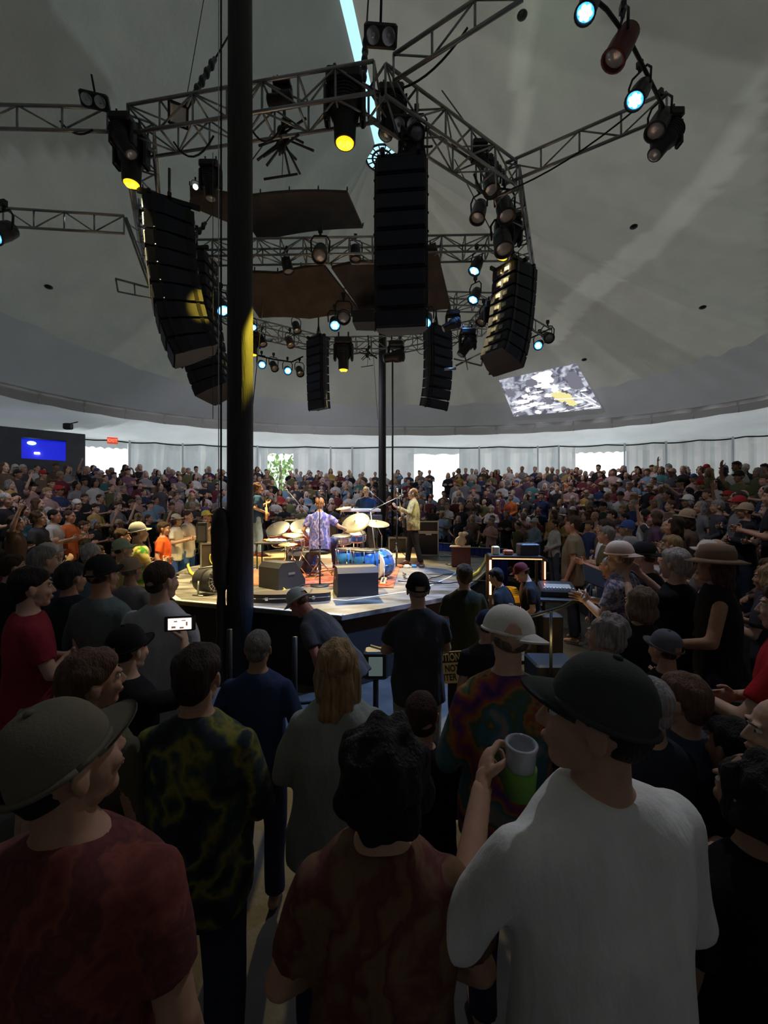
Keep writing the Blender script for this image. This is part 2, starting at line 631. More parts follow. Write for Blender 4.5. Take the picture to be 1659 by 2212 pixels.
def roof_point(t, s):
    """t: angle round the tent; s: 0 at the ring, 1 at the ridge opening"""
    e = superell(13.6, 10.5, 2.35, t)
    r, k = ridge_of(e)
    u = (e - r).normalized()
    w = 0.15 + 0.42 * max(0, abs(k - 0.5) * 2 - 0.9) / 0.1
    inner = r + u * w
    p = e.lerp(inner, s)
    ss = 0.12 + 0.075 * math.cos(t) ** 2
    zs_ = 5.0 + 0.45 * math.cos(t) ** 2
    if s < 0.12:
        p = e.lerp(inner, s / 0.12 * ss)
        z = 4.1 + (zs_ - 4.1) * (s / 0.12)
    else:
        q = (s - 0.12) / 0.88
        p = e.lerp(inner, ss + (1 - ss) * q)
        z = zs_ + (12.35 - zs_) * (0.80 * q + 0.20 * q ** 3)
    # the cloth hangs a little between its seams
    z += 0.03 * (1 + 1.6 * max(0, math.cos(t - 0.5))) * math.sin(t * 61 + 5 * s) * noise.noise(Vector((math.cos(t) * 2.5, math.sin(t) * 2.5, s * 4))) * 2.2 * (1 - s)
    z -= 0.16 * abs(math.sin(t * 14)) * math.sin(math.pi * min(1, s * 1.0)) ** 0.8
    return Vector((p.x, p.y, EYE + z))


NT = 384
ts = [2 * math.pi * i / NT for i in range(NT)]


def sheet(svals, fn, close=True):
    g = Geo()
    vs_ = [tuple(fn(t, s)) for s in svals for t in ts]
    fs = []
    for k in range(len(svals) - 1):
        for i in range(NT):
            j = (i + 1) % NT
            fs.append((k * NT + i, k * NT + j, k * NT + NT + j, k * NT + NT + i))
    g.add(vs_, fs, 0, True)
    return g


roof_hi = sheet([0.12 + 0.88 * i / 70 for i in range(71)], roof_point)
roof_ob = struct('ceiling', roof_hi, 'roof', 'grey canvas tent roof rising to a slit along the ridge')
roof_lo = sheet([0, 0.03, 0.06, 0.09, 0.12], roof_point)
struct('ceiling_skirt', roof_lo, 'roof_low', 'darker lower panel ring of the grey canvas tent roof')
bvh = BVHTree.FromPolygons([Vector(v) for v in roof_hi.v] + [Vector(v) for v in roof_lo.v], [f for f in roof_hi.f] + [tuple(i + len(roof_hi.v) for i in f) for f in roof_lo.f])


def on_roof(px, py, off=0.03):
    o = Vector((0, 0, EYE))
    d = (P(px, py, 1) - o).normalized()
    loc, nrm, _, _ = bvh.ray_cast(o, d)
    return loc - d * off


# valance band that hangs from the ring
def band_pt(t, s):
    p = superell(13.6 - 0.05, 10.5 - 0.05, 2.35, t)
    return Vector((p.x, p.y, EYE + 4.1 - 0.42 * s - (0.03 * abs(math.sin(t * 22)) if s > 0.9 else 0)))


band = sheet([0, 0.5, 1.0], band_pt)
struct('trim_1', band, 'band', 'grey canvas band hanging round the tent at the foot of the roof')
g = Geo()
for t0 in ts[::8]:
    g.path([tuple(roof_point(t0, 0) + Vector((0, 0, 0.0))), tuple(band_pt(t0, 1) * 1.0)], 0.03, 5)
ringp = [roof_point(t, 0) + Vector((0, 0, -0.02)) for t in ts]
g.path(ringp + [ringp[0]], 0.035, 6)
struct('trim_2', g, 'steel', 'pale rope and straps along the top of the canvas band')


# outer canopy from the ring to the wall
def canopy_pt(t, s):
    a = superell(13.6, 10.5, 2.35, t)
    b = superell(18.7, 12.6, 3.0, t)
    p = a.lerp(b, s)
    return Vector((p.x, p.y, EYE + 4.0 - 0.5 * s - 0.25 * math.sin(math.pi * s) - 0.05 * abs(math.sin(t * 20)) * s))


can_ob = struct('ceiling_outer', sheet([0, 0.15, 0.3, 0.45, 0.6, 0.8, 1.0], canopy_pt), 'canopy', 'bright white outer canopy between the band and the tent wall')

# the wall, with door openings where daylight floods in


def wall_t(px):
    """angle t of the wall where the photograph shows column px"""
    best = min((i for i in range(4000)), key=lambda i: wall_err(i / 4000 * math.pi, px))
    return best / 4000 * math.pi


def wall_err(t, px):
    p = superell(18.7, 12.6, 3.0, t)
    return abs((p.x / p.y) * FPX + 829.5 - px) if p.y > 2 else 1e9


openings = [(175, 276, 956), (578, 634, 962), (893, 992, 960), (1243, 1352, 962)]
oc = [(wall_t(b), wall_t(a), y) for a, b, y in openings]      # t grows from right to left
tt = sorted([2 * math.pi * i / 900 for i in range(900)] + [t for o in oc for t in o[:2]])
g = Geo()
lint = Geo()
for i in range(len(tt)):
    t0, t1 = tt[i], tt[(i + 1) % len(tt)]
    mid = (t0 + t1) / 2 if t1 > t0 else t0 + 0.001
    po = [o for o in oc if o[0] < mid < o[1]]
    q = []
    for t in (t0, t1):
        wob = 0.10 * math.sin(t * 95) + 0.05 * math.sin(t * 211 + 1)
        p = superell(18.7 + wob, 12.6 + wob, 3.0, t)
        pt = superell(18.7, 12.6, 3.0, t)
        q.append((Vector((pt.x, pt.y, EYE + 3.52)), Vector((p.x, p.y, EYE + 3.1)), Vector((p.x, p.y, 0))))
    if po:
        sc = 0.07 * abs(math.sin(mid * 130))
        q2 = []
        for k, (a, b, c) in enumerate(q):
            zt = EYE + 3.0 + 0.09 * abs(math.sin((t0 if k == 0 else t1) * 120))
            q2.append((a, Vector((a.x, a.y, zt))))
        g.add([tuple(q2[0][0]), tuple(q2[1][0]), tuple(q2[1][1]), tuple(q2[0][1])], [(0, 1, 2, 3)], 0, True)
    else:
        g.add([tuple(q[0][0]), tuple(q[1][0]), tuple(q[1][1]), tuple(q[0][1])], [(0, 1, 2, 3)], 0, True)
        g.add([tuple(q[0][1]), tuple(q[1][1]), tuple(q[1][2]), tuple(q[0][2])], [(0, 1, 2, 3)], 0, True)
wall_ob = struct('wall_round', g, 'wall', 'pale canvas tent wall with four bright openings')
# cloth passes less daylight near the camera and at both ends, shade put in
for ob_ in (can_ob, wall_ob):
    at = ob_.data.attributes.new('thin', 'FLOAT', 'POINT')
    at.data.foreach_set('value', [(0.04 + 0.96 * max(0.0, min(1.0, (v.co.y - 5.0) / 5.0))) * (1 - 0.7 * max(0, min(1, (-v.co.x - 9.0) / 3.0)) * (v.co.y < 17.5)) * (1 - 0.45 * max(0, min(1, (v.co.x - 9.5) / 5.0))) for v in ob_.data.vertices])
# eave cable with its sagging rope
pts = []
for i in range(0, 420):
    t = i / 419 * math.pi
    p = superell(18.55, 12.45, 3.0, t)
    pts.append((p.x, p.y, EYE + 3.42 - 0.06 * abs(math.sin(t * 22))))
g = Geo()
g.path(pts, 0.035, 5)
struct('trim_3', g, 'black', 'dark sagging rope where the canopy meets the wall')
# side poles of the wall
for px in (278, 393, 500, 555, 713, 760, 1035, 1162, 1207, 1350, 1440, 1585):
    t = wall_t(px)
    p = superell(18.45, 12.35, 3.0, t)
    o = obj('tent_side_pole', Geo().tube((0, 0, 0), (0, 0, EYE + 3.45), 0.045, n=10), 'steel', loc=(p.x, p.y, 0))
    lm = {278: 'at the bright doorway on the left with the exit sign', 393: 'first one past the exit doorway',
          500: 'half hidden by the thick near pole', 555: 'just past the thick near pole', 713: 'nearest on the left to the thin far pole',
          760: 'behind the left flank of the far pole', 1035: 'right of the wide central doorway', 1162: 'halfway between the two bright doorways on the right',
          1207: 'just left of the rightmost bright doorway', 1350: 'at the right jamb of the rightmost bright doorway', 1440: 'first to the right of the last doorway curtain',
          1585: 'furthest right along the tent wall'}[px]
    tag(o, 'pale thin side pole ' + lm, 'tent pole', 'side poles of the tent wall')

# floor, ground outside, raised rows of the arena
g = Geo()
fl = [tuple((superell(18.7, 12.6, 3.0, t).x, superell(18.7, 12.6, 3.0, t).y, 0)) for t in ts]
g.add(fl, [tuple(range(NT))])
struct('floor', g, 'floor', 'dark trampled floor of the tent')
g = Geo()
g.box((0, 10, -0.06), (160, 160, 0.1))
struct('ground_outside', g, 'ground')
TIER_R, TIER_D, TIER_H = 5.75, 0.8, 0.30
CUT = rad(52)


def tier_z(r):
    k = int((r - TIER_R + 0.3) / TIER_D)
    return 0.35 + TIER_H * max(0, min(8, k))


def zcap(a):
    return 0.42 + 0.116 * max(4.0, SC.y + 9.0 * math.cos(a))


def step_z(k, a):
    return 0.2 if k < 0 else min(0.35 + TIER_H * min(8, k), zcap(a))


def polar(ang, r):
    """ang measured from straight away from the camera, positive to the right"""
    return SC.x + r * math.sin(ang), SC.y + r * math.cos(ang)


g = Geo()
NA = 96
lim = math.pi - CUT
for k in range(9):
    r0 = TIER_R - 0.3 + TIER_D * k
    r1 = r0 + TIER_D if k < 8 else 11.95
    z1 = 0.35 + TIER_H * k
    vs_ = []
    for i in range(NA + 1):
        a = -lim + 2 * lim * i / NA
        x0, y0 = polar(a, r0)
        x1, y1 = polar(a, r1)
        z1 = step_z(k, a)
        vs_ += [(x0, y0, 0), (x0, y0, z1), (x1, y1, z1), (x1, y1, 0)]
    fs = []
    for i in range(NA):
        a, b = i * 4, i * 4 + 4
        fs += [(a, a + 1, b + 1, b), (a + 1, a + 2, b + 2, b + 1), (a + 2, a + 3, b + 3, b + 2)]
    fs += [(0, 3, 2, 1), (NA * 4, NA * 4 + 1, NA * 4 + 2, NA * 4 + 3)]
    g.add(vs_, fs)
vs_ = []
for i in range(NA + 1):
    a = -lim + 2 * lim * i / NA
    x0, y0 = polar(a, 4.72)
    x1, y1 = polar(a, TIER_R - 0.3)
    vs_ += [(x0, y0, 0), (x0, y0, 0.2), (x1, y1, 0.2), (x1, y1, 0)]
fs = []
for i in range(NA):
    a, b = i * 4, i * 4 + 4
    fs += [(a, a + 1, b + 1, b), (a + 1, a + 2, b + 2, b + 1)]
g.add(vs_, fs)
struct('floor_tiers', g, 'riser', 'dark stepped rows that ring the stage')

# light seam bands on the roof (right side) and the rope points under it


def seg_d(p, pix):
    best = 1e9
    for a, b in zip(pix, pix[1:]):
        dx, dy = b[0] - a[0], b[1] - a[1]
        k = max(0, min(1, ((p[0] - a[0]) * dx + (p[1] - a[1]) * dy) / (dx * dx + dy * dy)))
        best = min(best, math.hypot(p[0] - a[0] - k * dx, p[1] - a[1] - k * dy))
    return best


# sewn seam bands of thinner cloth and an overlapping double panel, woven into the roof sheet
SEAM_A = [(1700, 90), (1560, 350), (1475, 460), (1395, 535), (1310, 600), (1250, 650), (1195, 720)]
SEAM_B = [(1147, -60), (1132, 120), (1122, 250), (1112, 340)]
SEAM_C = [(80, -40), (100, 5), (150, 75), (200, 135), (232, 200), (240, 330)]
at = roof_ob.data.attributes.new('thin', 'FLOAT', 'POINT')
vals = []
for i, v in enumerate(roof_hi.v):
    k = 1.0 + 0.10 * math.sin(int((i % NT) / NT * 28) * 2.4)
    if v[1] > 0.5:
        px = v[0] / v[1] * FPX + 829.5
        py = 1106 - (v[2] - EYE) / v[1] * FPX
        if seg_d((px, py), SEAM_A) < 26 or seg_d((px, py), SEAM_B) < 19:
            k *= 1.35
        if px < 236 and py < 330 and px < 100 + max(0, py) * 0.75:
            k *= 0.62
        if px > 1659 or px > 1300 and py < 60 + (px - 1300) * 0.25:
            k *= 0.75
    k *= 0.5 + 0.5 * max(0.0, min(1.0, (v[1] + 1.0) / 5.5))  # roof passes less daylight near the camera, added to darken the foreground
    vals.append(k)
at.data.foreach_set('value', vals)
for (x, y), lab in zip([(105, 620), (1518, 664), (1369, 490), (1262, 777), (1128, 33)],
                       ['above the left band of the roof', 'near the right end of the roof', 'on the lighter seam band on the right', 'above the projected picture', 'at the top of the pale vertical seam']):
    p = on_roof(x, y, 0.1)
    g = Geo().ell((0, 0, 0), (0.10, 0.10, 0.05)).tube((0, 0, 0), (0, 0, -0.02), 0.05, n=10)
    tag(obj('quarter_pole_plate', g, 'black', loc=p), 'small black fixing plate under the roof ' + lab, 'fixing plate', 'black fixing plates under the roof')
# crown rings at the two peaks
for nm, c in (('far', FARP), ('near', NEARP)):
    g = Geo()
    cc = Vector((c.x, c.y, PEAK - 0.05))
    for rr in (0.56, 0.34):
        g.path([cc + Vector((rr * math.cos(a * math.pi / 16), rr * math.sin(a * math.pi / 16), 0)) for a in range(33)], 0.035, 6)
    for i in range(14):
        a = 2 * math.pi * i / 14
        g.tube(cc + Vector((0.2 * math.cos(a), 0.2 * math.sin(a), 0)), cc + Vector((0.58 * math.cos(a), 0.58 * math.sin(a), 0)), 0.02, n=6)
    tag(obj('crown_ring', g, 'black'), f'spoked metal crown ring open to the sky at the {"far" if nm == "far" else "near"} roof peak', 'tent ring', 'crown rings')

# king poles
g = Geo()
prof = [(0.166, 0), (0.163, 1.2), (0.158, 4), (0.150, 8), (0.14, 11), (0.13, PEAK + 0.25)]
for (x, y), s, lab in ((NEARP, 1.0, 'thick dark wooden king pole close to the stage, lit yellow in the middle'), (FARP, 0.83, 'thinner dark king pole far behind the keyboard player')):
    pg = Geo().lathe([(r * s, z) for r, z in prof], n=24)
    root = tag(obj('king_pole', pg, 'pole', loc=(x, y, 0)), lab, 'tent pole', 'king poles')
    obj('top_collar', Geo().lathe([(0.17 * s, 11.2), (0.185 * s, 11.23), (0.185 * s, 11.4), (0.17 * s, 11.43)], n=20), 'black', root)
    # halyard ropes beside the pole
    if s == 1.0:
        rp = Geo().path([(x - 0.235, y - 0.02, z) for z in (0.3, 4, 8, 12, PEAK - 0.1)], 0.012, 6)
        tag(obj('halyard_rope', rp, 'cable'), 'thin dark rope running up the left side of the thick near pole', 'rope', 'ropes along the poles')
        rp = Geo().path([(x - 0.21, y - 0.16, z) for z in (0.3, 4, 8, 12, PEAK - 0.1)], 0.006, 6)
        tag(obj('guy_line', rp, 'steel'), 'pale thin line in front of the thick near pole', 'rope', 'ropes along the poles')
a = P(848, 1010, 14.0)
tag(obj('hanging_pole', Geo().tube((a.x, a.y, tier_z(5) * 0 + 0.3), (a.x, a.y, P(848, 735, 14.0).z), 0.03, n=8), 'black'), 'slim black vertical pole just right of the far king pole', 'pole')
for (x0, y0, x1, y1, d, lab) in ((570, 640, 543, 905, 6.0, 'thin line slanting beside the near pole from the brown panels'), (806, 760, 816, 905, 12, 'thin line slanting beside the far pole'),
                                 (460, 330, 460, 905, 7.0, 'thin line dropping past the left speaker arrays'), (440, 0, 405, 200, 6.4, 'thin line above the front truss on the left')):
    tag(obj('rigging_line', Geo().path([P(x0, y0, d), P((x0 + x1) / 2, (y0 + y1) / 2, d), P(x1, y1, d)], 0.006, 5), 'cable'), lab, 'rope', 'thin rigging lines')

# projected picture on the far slope of the roof
c4 = [on_roof(1078, 822, 0.55), on_roof(1245, 786, 0.55), on_roof(1300, 882, 0.45), on_roof(1110, 900, 0.45)]
scr, nt, b, out = nodes_of('projected_picture')
L = nt.links
tcn = nt.nodes.new('ShaderNodeTexCoord')
n1 = nt.nodes.new('ShaderNodeTexNoise')
n1.inputs['Scale'].default_value = 3.2
n1.inputs['Detail'].default_value = 5
n1.inputs['Distortion'].default_value = 0.8
L.new(tcn.outputs['Object'], n1.inputs['Vector'])
r1 = nt.nodes.new('ShaderNodeValToRGB')
r1.color_ramp.elements[0].position = 0.42
r1.color_ramp.elements[0].color = (0.09, 0.09, 0.13, 1)
r1.color_ramp.elements[1].position = 0.60
r1.color_ramp.elements[1].color = (0.50, 0.52, 0.60, 1)
L.new(n1.outputs[0], r1.inputs[0])
b.inputs['Base Color'].default_value = (0, 0, 0, 1)
L.new(r1.outputs[0], b.inputs['Emission Color'])
b.inputs['Emission Strength'].default_value = 0.9
M['screen'] = scr
M['scrW'] = mat('picture_white', (0, 0, 0), emit=(1, 1, 1), es=1.0)
M['scrY'] = mat('picture_yellow', (0, 0, 0), emit=(0.75, 0.68, 0.30), es=0.9)
M['scrG'] = mat('picture_grey', (0, 0, 0), emit=(0.16, 0.16, 0.20), es=0.9)
nrm = (c4[1] - c4[0]).cross(c4[3] - c4[0]).normalized()
if nrm.dot(Vector((0, 0, EYE)) - c4[0]) < 0:
    nrm = -nrm


def scp(u, v, off=0.0):
    a = c4[0].lerp(c4[1], u)
    b_ = c4[3].lerp(c4[2], u)
    return a.lerp(b_, v) + nrm * off


g = gscr = Geo()
g.add([tuple(scp(u, v)) for u, v in ((0, 0), (1, 0), (1, 1), (0, 1))] + [tuple(scp(u, v, -0.04)) for u, v in ((0, 0), (1, 0), (1, 1), (0, 1))],
      [(0, 1, 2, 3), (7, 6, 5, 4), (0, 4, 5, 1), (1, 5, 6, 2), (2, 6, 7, 3), (3, 7, 4, 0)])


def blob(u, v, ru, rv, off, n=14, j=0.0, seed=1):
    rr = random.Random(seed)
    pts = [scp(u, v, off)]
    for i in range(n):
        a = 2 * math.pi * i / n
        k = 1 + rr.uniform(-j, j)
        pts.append(scp(min(0.99, max(0.01, u + ru * k * math.cos(a))), min(0.99, max(0.01, v + rv * k * math.sin(a))), off))
    return [tuple(p) for p in pts], [(0, i + 1, (i + 1) % n + 1) for i in range(n)]


g = Geo()
rr = random.Random(3)
for u, v, a, b_ in ((0.56, 0.13, 0.13, 0.14), (0.50, 0.30, 0.09, 0.06), (0.62, 0.42, 0.05, 0.10), (0.30, 0.35, 0.03, 0.06), (0.24, 0.50, 0.05, 0.05), (0.33, 0.56, 0.07, 0.05),
                   (0.16, 0.62, 0.09, 0.05), (0.30, 0.72, 0.10, 0.05), (0.14, 0.78, 0.08, 0.06), (0.42, 0.84, 0.10, 0.03), (0.57, 0.36, 0.11, 0.025), (0.76, 0.80, 0.10, 0.03),
                   (0.40, 0.44, 0.06, 0.025), (0.52, 0.55, 0.06, 0.05), (0.74, 0.46, 0.05, 0.04), (0.92, 0.55, 0.04, 0.02), (0.30, 0.93, 0.04, 0.05), (0.55, 0.93, 0.07, 0.03)):
    v_, f_ = blob(u, v, a, b_, 0.012 + rr.random() * 0.004, 18, 0.35, rr.randint(0, 999))
    g.add(v_, f_)
for a, b_ in (((0.02, 0.88), (0.45, 0.70)), ((0.05, 0.60), (0.30, 0.60)), ((0.55, 0.66), (0.95, 0.72)), ((0.80, 0.62), (0.99, 0.96)), ((0.88, 0.60), (0.98, 0.84)), ((0.82, 0.97), (0.98, 0.94)), ((0.60, 0.98), (0.95, 0.86)), ((0.35, 0.80), (0.60, 0.78))):
    p, q = scp(*a, 0.02), scp(*b_, 0.02)
    g.tube(p, q, 0.022, n=4)
gscr.join(g, mi=1)
g = Geo()
for u, v, a, b_ in ((0.66, 0.62, 0.08, 0.13), (0.72, 0.72, 0.05, 0.16), (0.60, 0.55, 0.05, 0.06)):
    v_, f_ = blob(u, v, a, b_, 0.03, 16, 0.3, int(u * 100))
    g.add(v_, f_)
gscr.join(g, mi=2)
g = Geo()
for u, v, a, b_ in ((0.48, 0.70, 0.05, 0.07), (0.88, 0.30, 0.09, 0.2), (0.08, 0.35, 0.06, 0.12), (0.10, 0.92, 0.06, 0.04), (0.68, 0.92, 0.05, 0.06), (0.22, 0.68, 0.04, 0.02), (0.80, 0.9, 0.04, 0.03), (0.38, 0.2, 0.08, 0.09)):
    v_, f_ = blob(u, v, a, b_, 0.036, 16, 0.25, int(u * 100))
    g.add(v_, f_)
gscr.join(g, mi=3)
scr_root = tag(obj('projection_screen', gscr, ['screen', 'scrW', 'scrY', 'scrG']), 'bright slanted video picture of the band on the far right roof', 'screen')

# exit sign over the left opening
t = wall_t(243)
p = superell(18.3, 12.2, 3.0, t)
d = p.y
pos = P(243, 952, d * 0.97)
es = thing('exit_sign', 'red lit EXIT sign above the bright doorway on the left', 'sign', pos)
es.rotation_euler = (0, 0, math.atan2(pos.y, pos.x) - math.pi / 2)
obj('sign_box', Geo().bbox((0, 0, 0), (0.42, 0.08, 0.30), 0.02), mat('exit_box', (0.35, 0.06, 0.04), 0.5, emit=(1, 0.12, 0.05), es=0.35), es)


def text_mesh(s, size, m, parent=None, loc=(0, 0, 0), rot=(0, 0, 0), name='lettering', extrude=0.003, bold=0.0, align='CENTER', sx=1.0):
    cu = bpy.data.curves.new('txt', 'FONT')
    cu.body = s
    cu.size = size
    cu.extrude = extrude
    cu.offset = bold
    cu.align_x = align
    cu.align_y = 'CENTER'
    ob = bpy.data.objects.new('txt', cu)
    COL.objects.link(ob)
    dg = bpy.context.evaluated_depsgraph_get()
    me = bpy.data.meshes.new_from_object(ob.evaluated_get(dg))
    bpy.data.objects.remove(ob)
    me.materials.clear()
    me.materials.append(M[m] if isinstance(m, str) else m)
    o = bpy.data.objects.new(name, me)
    COL.objects.link(o)
    o.parent = parent
    o.location = loc
    o.rotation_euler = rot
    o.scale = (sx, 1, 1)
    return o


text_mesh('EXIT', 0.19, 'eexit', es, (0, -0.045, 0), (rad(90), 0, 0), bold=0.004)

# blue-lit booth on the far left
pos = P(36, 970, 14.6)
bo = thing('bar_booth', 'grey booth with blue lit windows at the left edge of the tent', 'booth', (pos.x, pos.y, 0), (0, 0, rad(40)))
zt = P(75, 925, 14.6).z
fr = Geo()
w0, w1 = P(75, 990, 14.6).z, P(75, 944, 14.6).z
fr.box((0, 0, (zt + w1) / 2), (3.9, 0.3, zt - w1))
fr.box((0, 0, w0 / 2), (3.9, 0.3, w0))
for xa, xb in ((-1.95, -1.45), (-0.45, 0.125), (1.375, 1.95)):
    fr.box(((xa + xb) / 2, 0, (w0 + w1) / 2), (xb - xa, 0.3, w1 - w0))
fr.box((0, 0.75, zt / 2), (3.9, 0.1, zt))
obj('booth_frame', fr, 'booth', bo)
for x, w_ in ((-0.95, 1.0), (0.75, 1.25)):
    obj('window_glow', Geo().box((x, 0.2, (w0 + w1) / 2), (w_, 0.05, w1 - w0)), 'bluelit', bo)  # blue light of the windows put in as glowing panels
obj('blue_lamp', Geo().ell((0.40, 0.08, w1 - 0.16), (0.13, 0.05, 0.07)), 'ebluec', bo)
obj('small_screen', Geo().bbox((0.55, 0.1, w0 + 0.24), (0.16, 0.05, 0.07)), 'ewhite', bo)
fl_ = P(147, 921, 15)
g = Geo().bbox((0, 0, 0), (0.28, 0.2, 0.22), 0.03).tube((0.1, 0, 0.1), (0.35, 0, 0.16), 0.02)
tag(obj('eave_floodlight', g, 'black', loc=fl_), 'small black floodlight on the eave above the booth corner', 'floodlight')

# tree seen through the narrow opening
tx = P(606, 1010, 30)
tr = thing('leafy_tree', 'pale green tree outside the narrow bright opening', 'tree', (tx.x, tx.y, 0))
obj('trunk', Geo().lathe([(0.28, 0), (0.2, 1.5), (0.16, 3.5), (0.08, 5.5)], n=10), 'bark', tr)
g = Geo()
for i in range(420):
    a, b_, c = R.gauss(0, 1.0), R.gauss(0, 1.0), R.gauss(0, 1.5)
    s = R.uniform(0.15, 0.32)
    rot = Euler((R.uniform(0, 3), R.uniform(0, 3), R.uniform(0, 3))).to_matrix()
    ctr = Vector((a, b_, 4.2 + c))
    g.add([tuple(ctr + rot @ Vector(v)) for v in ((-s, 0, 0), (0, -s * 0.5, 0.05), (s, 0, 0), (0, s * 0.5, 0.05))], [(0, 1, 2, 3)])
obj('crown', g, 'leaf', tr)

# ================================================================== THE RIG
def truss(name, a, b, label, group, s=0.42, r=0.024, lr=0.014, step=0.5, flat=False):
    """box truss (or flat ladder truss) from a to b; a, b are the top chord's middle"""
    a, b = Vector(a), Vector(b)
    root = thing(name, label, 'truss', a, group=group)
    ax = (b - a)
    ln = ax.length
    ax.normalize()
    side = ax.cross(Vector((0, 0, 1))).normalized()
    dn = Vector((0, 0, -1))
    offs = [Vector((0, 0, 0)), dn * s] if flat else [side * s / 2, side * -s / 2, side * s / 2 + dn * s, side * -s / 2 + dn * s]
    ch = Geo()
    for o in offs:
        ch.tube(o, o + ax * ln, r, n=8)
    obj('chord', ch, 'alu', root)
    la = Geo()
    n = max(2, round(ln / step))
    pairs = [(0, 1)] if flat else [(0, 2), (1, 3), (0, 1), (2, 3)]
    for i in range(n + 1):
        p = ax * (ln * i / n)
        for u, v in pairs:
            la.tube(offs[u] + p, offs[v] + p, lr * 1.2, n=6)
    for i in range(n):
        p, q = ax * (ln * i / n), ax * (ln * (i + 1) / n)
        for u, v in pairs:
            if i % 2:
                u, v = v, u
            la.tube(offs[u] + p, offs[v] + q, lr, n=6)
    obj('lacing', la, 'alu', root)
    return root


RZ = EYE + 6.0
ring = [(-3.75, 6.35), (-0.10, 5.75), (2.15, 7.3), (3.45, 10.2), (2.9, 13.2), (0.6, 14.4), (-2.0, 14.5), (-4.3, 13.0), (-5.3, 9.6)]
rlab = ['front left run of the silver lighting truss ring, crossing the thick pole', 'front right run of the truss ring behind the big centre speaker column',
        'right run of the truss ring above the curved right speaker column', 'far right run of the truss ring', 'far run of the truss ring right of the far pole',
        'far run of the truss ring behind the far pole', 'far left run of the truss ring', 'left run of the truss ring behind the left speaker columns', 'near left run of the truss ring beside the double yellow lamp']
for i in range(len(ring)):
    a, b = ring[i], ring[(i + 1) % len(ring)]
    truss('box_truss', (*a, RZ), (*b, RZ), rlab[i], 'box truss runs of the lighting ring')
truss('box_truss', (-4.75, 9.3, RZ - 0.05), (2.75, 9.1, RZ - 0.05), 'cross truss inside the ring just behind the upper brown panel', 'cross trusses', s=0.36)
truss('box_truss', (-4.6, 11.0, RZ - 0.1), (2.95, 11.4, RZ - 0.1), 'cross truss inside the ring above the lower brown panels', 'cross trusses', s=0.36)
OUT = [(P(232, 232, 6.24), P(-60, 225, 6.27), 'ladder truss reaching out of the picture on the upper left'),
       (P(268, 466, 8.4), P(-60, 445, 8.2), 'ladder truss reaching out on the left below the first'),
       (P(850, 118, 5.6), P(1130, -70, 4.75), 'ladder truss rising out of the picture at the top centre'),
       (P(1092, 352, 7.2), P(1440, 200, 6.1), 'ladder truss reaching out on the right with lamps on its tip'),
       (P(1120, 670, 12.4), P(1192, 712, 13.0), 'short ladder truss arm behind the curved right speaker column')]
for a, b, l in OUT:
    truss('ladder_truss', a, b, l, 'ladder truss outriggers', s=0.36, flat=True, r=0.026, step=0.62)

# hang chains with motors from the roof
for (x, y), l in zip([(-2.95, 6.2), (-0.3, 5.9), (2.2, 7.5), (-4.6, 9.6), (3.2, 10.4)],
                     ['upper left of the front truss', 'top centre beside the double lamp', 'right corner of the truss ring', 'left side of the truss ring', 'right side of the truss ring']):
    top = Vector((x * 0.55, y + 1.2 * (1 if y < 8 else 0), EYE + 10.4 if abs(x) < 2.1 or y < 6.5 else EYE + 8.8))
    r_ = thing('chain_hoist', 'black chain hoist holding the ' + l, 'hoist', (x, y, RZ), group='chain hoists')
    tv = top - Vector((x, y, RZ))
    obj('chain', Geo().path([tv * k for k in (0.08, 0.5, 1.0)], 0.013, 6), 'cable', r_)
    g = Geo()
    for k in (0.05, 0.09, 0.13, 0.17, 0.21):
        g.ell(tv * k, (0.05, 0.05, 0.09), n=8)
    g.path([tv * 0.0, tv * 0.24], 0.035, 8)
    obj('motor', g, 'black', r_)


# ------------------------------------------------------------------ line arrays
def cabinet_meshes(w=0.78, d=0.55, h=0.25):
    """front faces +Y"""
    body = Geo()
    th = 0.03
    v = [(-w / 2, d / 2, -h / 2 + 0.004), (w / 2, d / 2, -h / 2 + 0.004), (w / 2, d / 2, h / 2 - 0.004), (-w / 2, d / 2, h / 2 - 0.004),
         (-w * 0.36, -d / 2, -h / 2 + th), (w * 0.36, -d / 2, -h / 2 + th), (w * 0.36, -d / 2, h / 2 - th), (-w * 0.36, -d / 2, h / 2 - th),
         (-w / 2, d * 0.1, -h / 2 + 0.008), (w / 2, d * 0.1, -h / 2 + 0.008), (w / 2, d * 0.1, h / 2 - 0.008), (-w / 2, d * 0.1, h / 2 - 0.008)]
    f = [(1, 0, 3, 2), (0, 1, 9, 8), (2, 3, 11, 10), (1, 2, 10, 9), (3, 0, 8, 11), (8, 9, 5, 4), (10, 11, 7, 6), (9, 10, 6, 5), (11, 8, 4, 7), (4, 5, 6, 7)]
    body.add(v, f)
    gr = Geo().bbox((0, d / 2 + 0.012, 0), (w * 0.94, 0.03, h * 0.86), 0.012)
    rg = Geo()
    for sx_ in (-1, 1):
        rg.box((sx_ * (w / 2 + 0.012), d * 0.32, 0), (0.022, 0.05, h * 1.02))
        rg.box((sx_ * (w * 0.36 + 0.02), -d * 0.36, 0), (0.03, 0.06, h * 0.9))
        rg.tube((sx_ * (w / 2 + 0.02), d * 0.32, -h / 2), (sx_ * (w / 2 + 0.035), d * 0.32, -h / 2), 0.016, n=8)
    hd = Geo()
    for sx_ in (-1, 1):
        hd.bbox((sx_ * w * 0.12, -d / 2 - 0.008, 0), (0.10, 0.02, h * 0.35), 0.006)
    return body, gr, rg, hd


CAB = {}


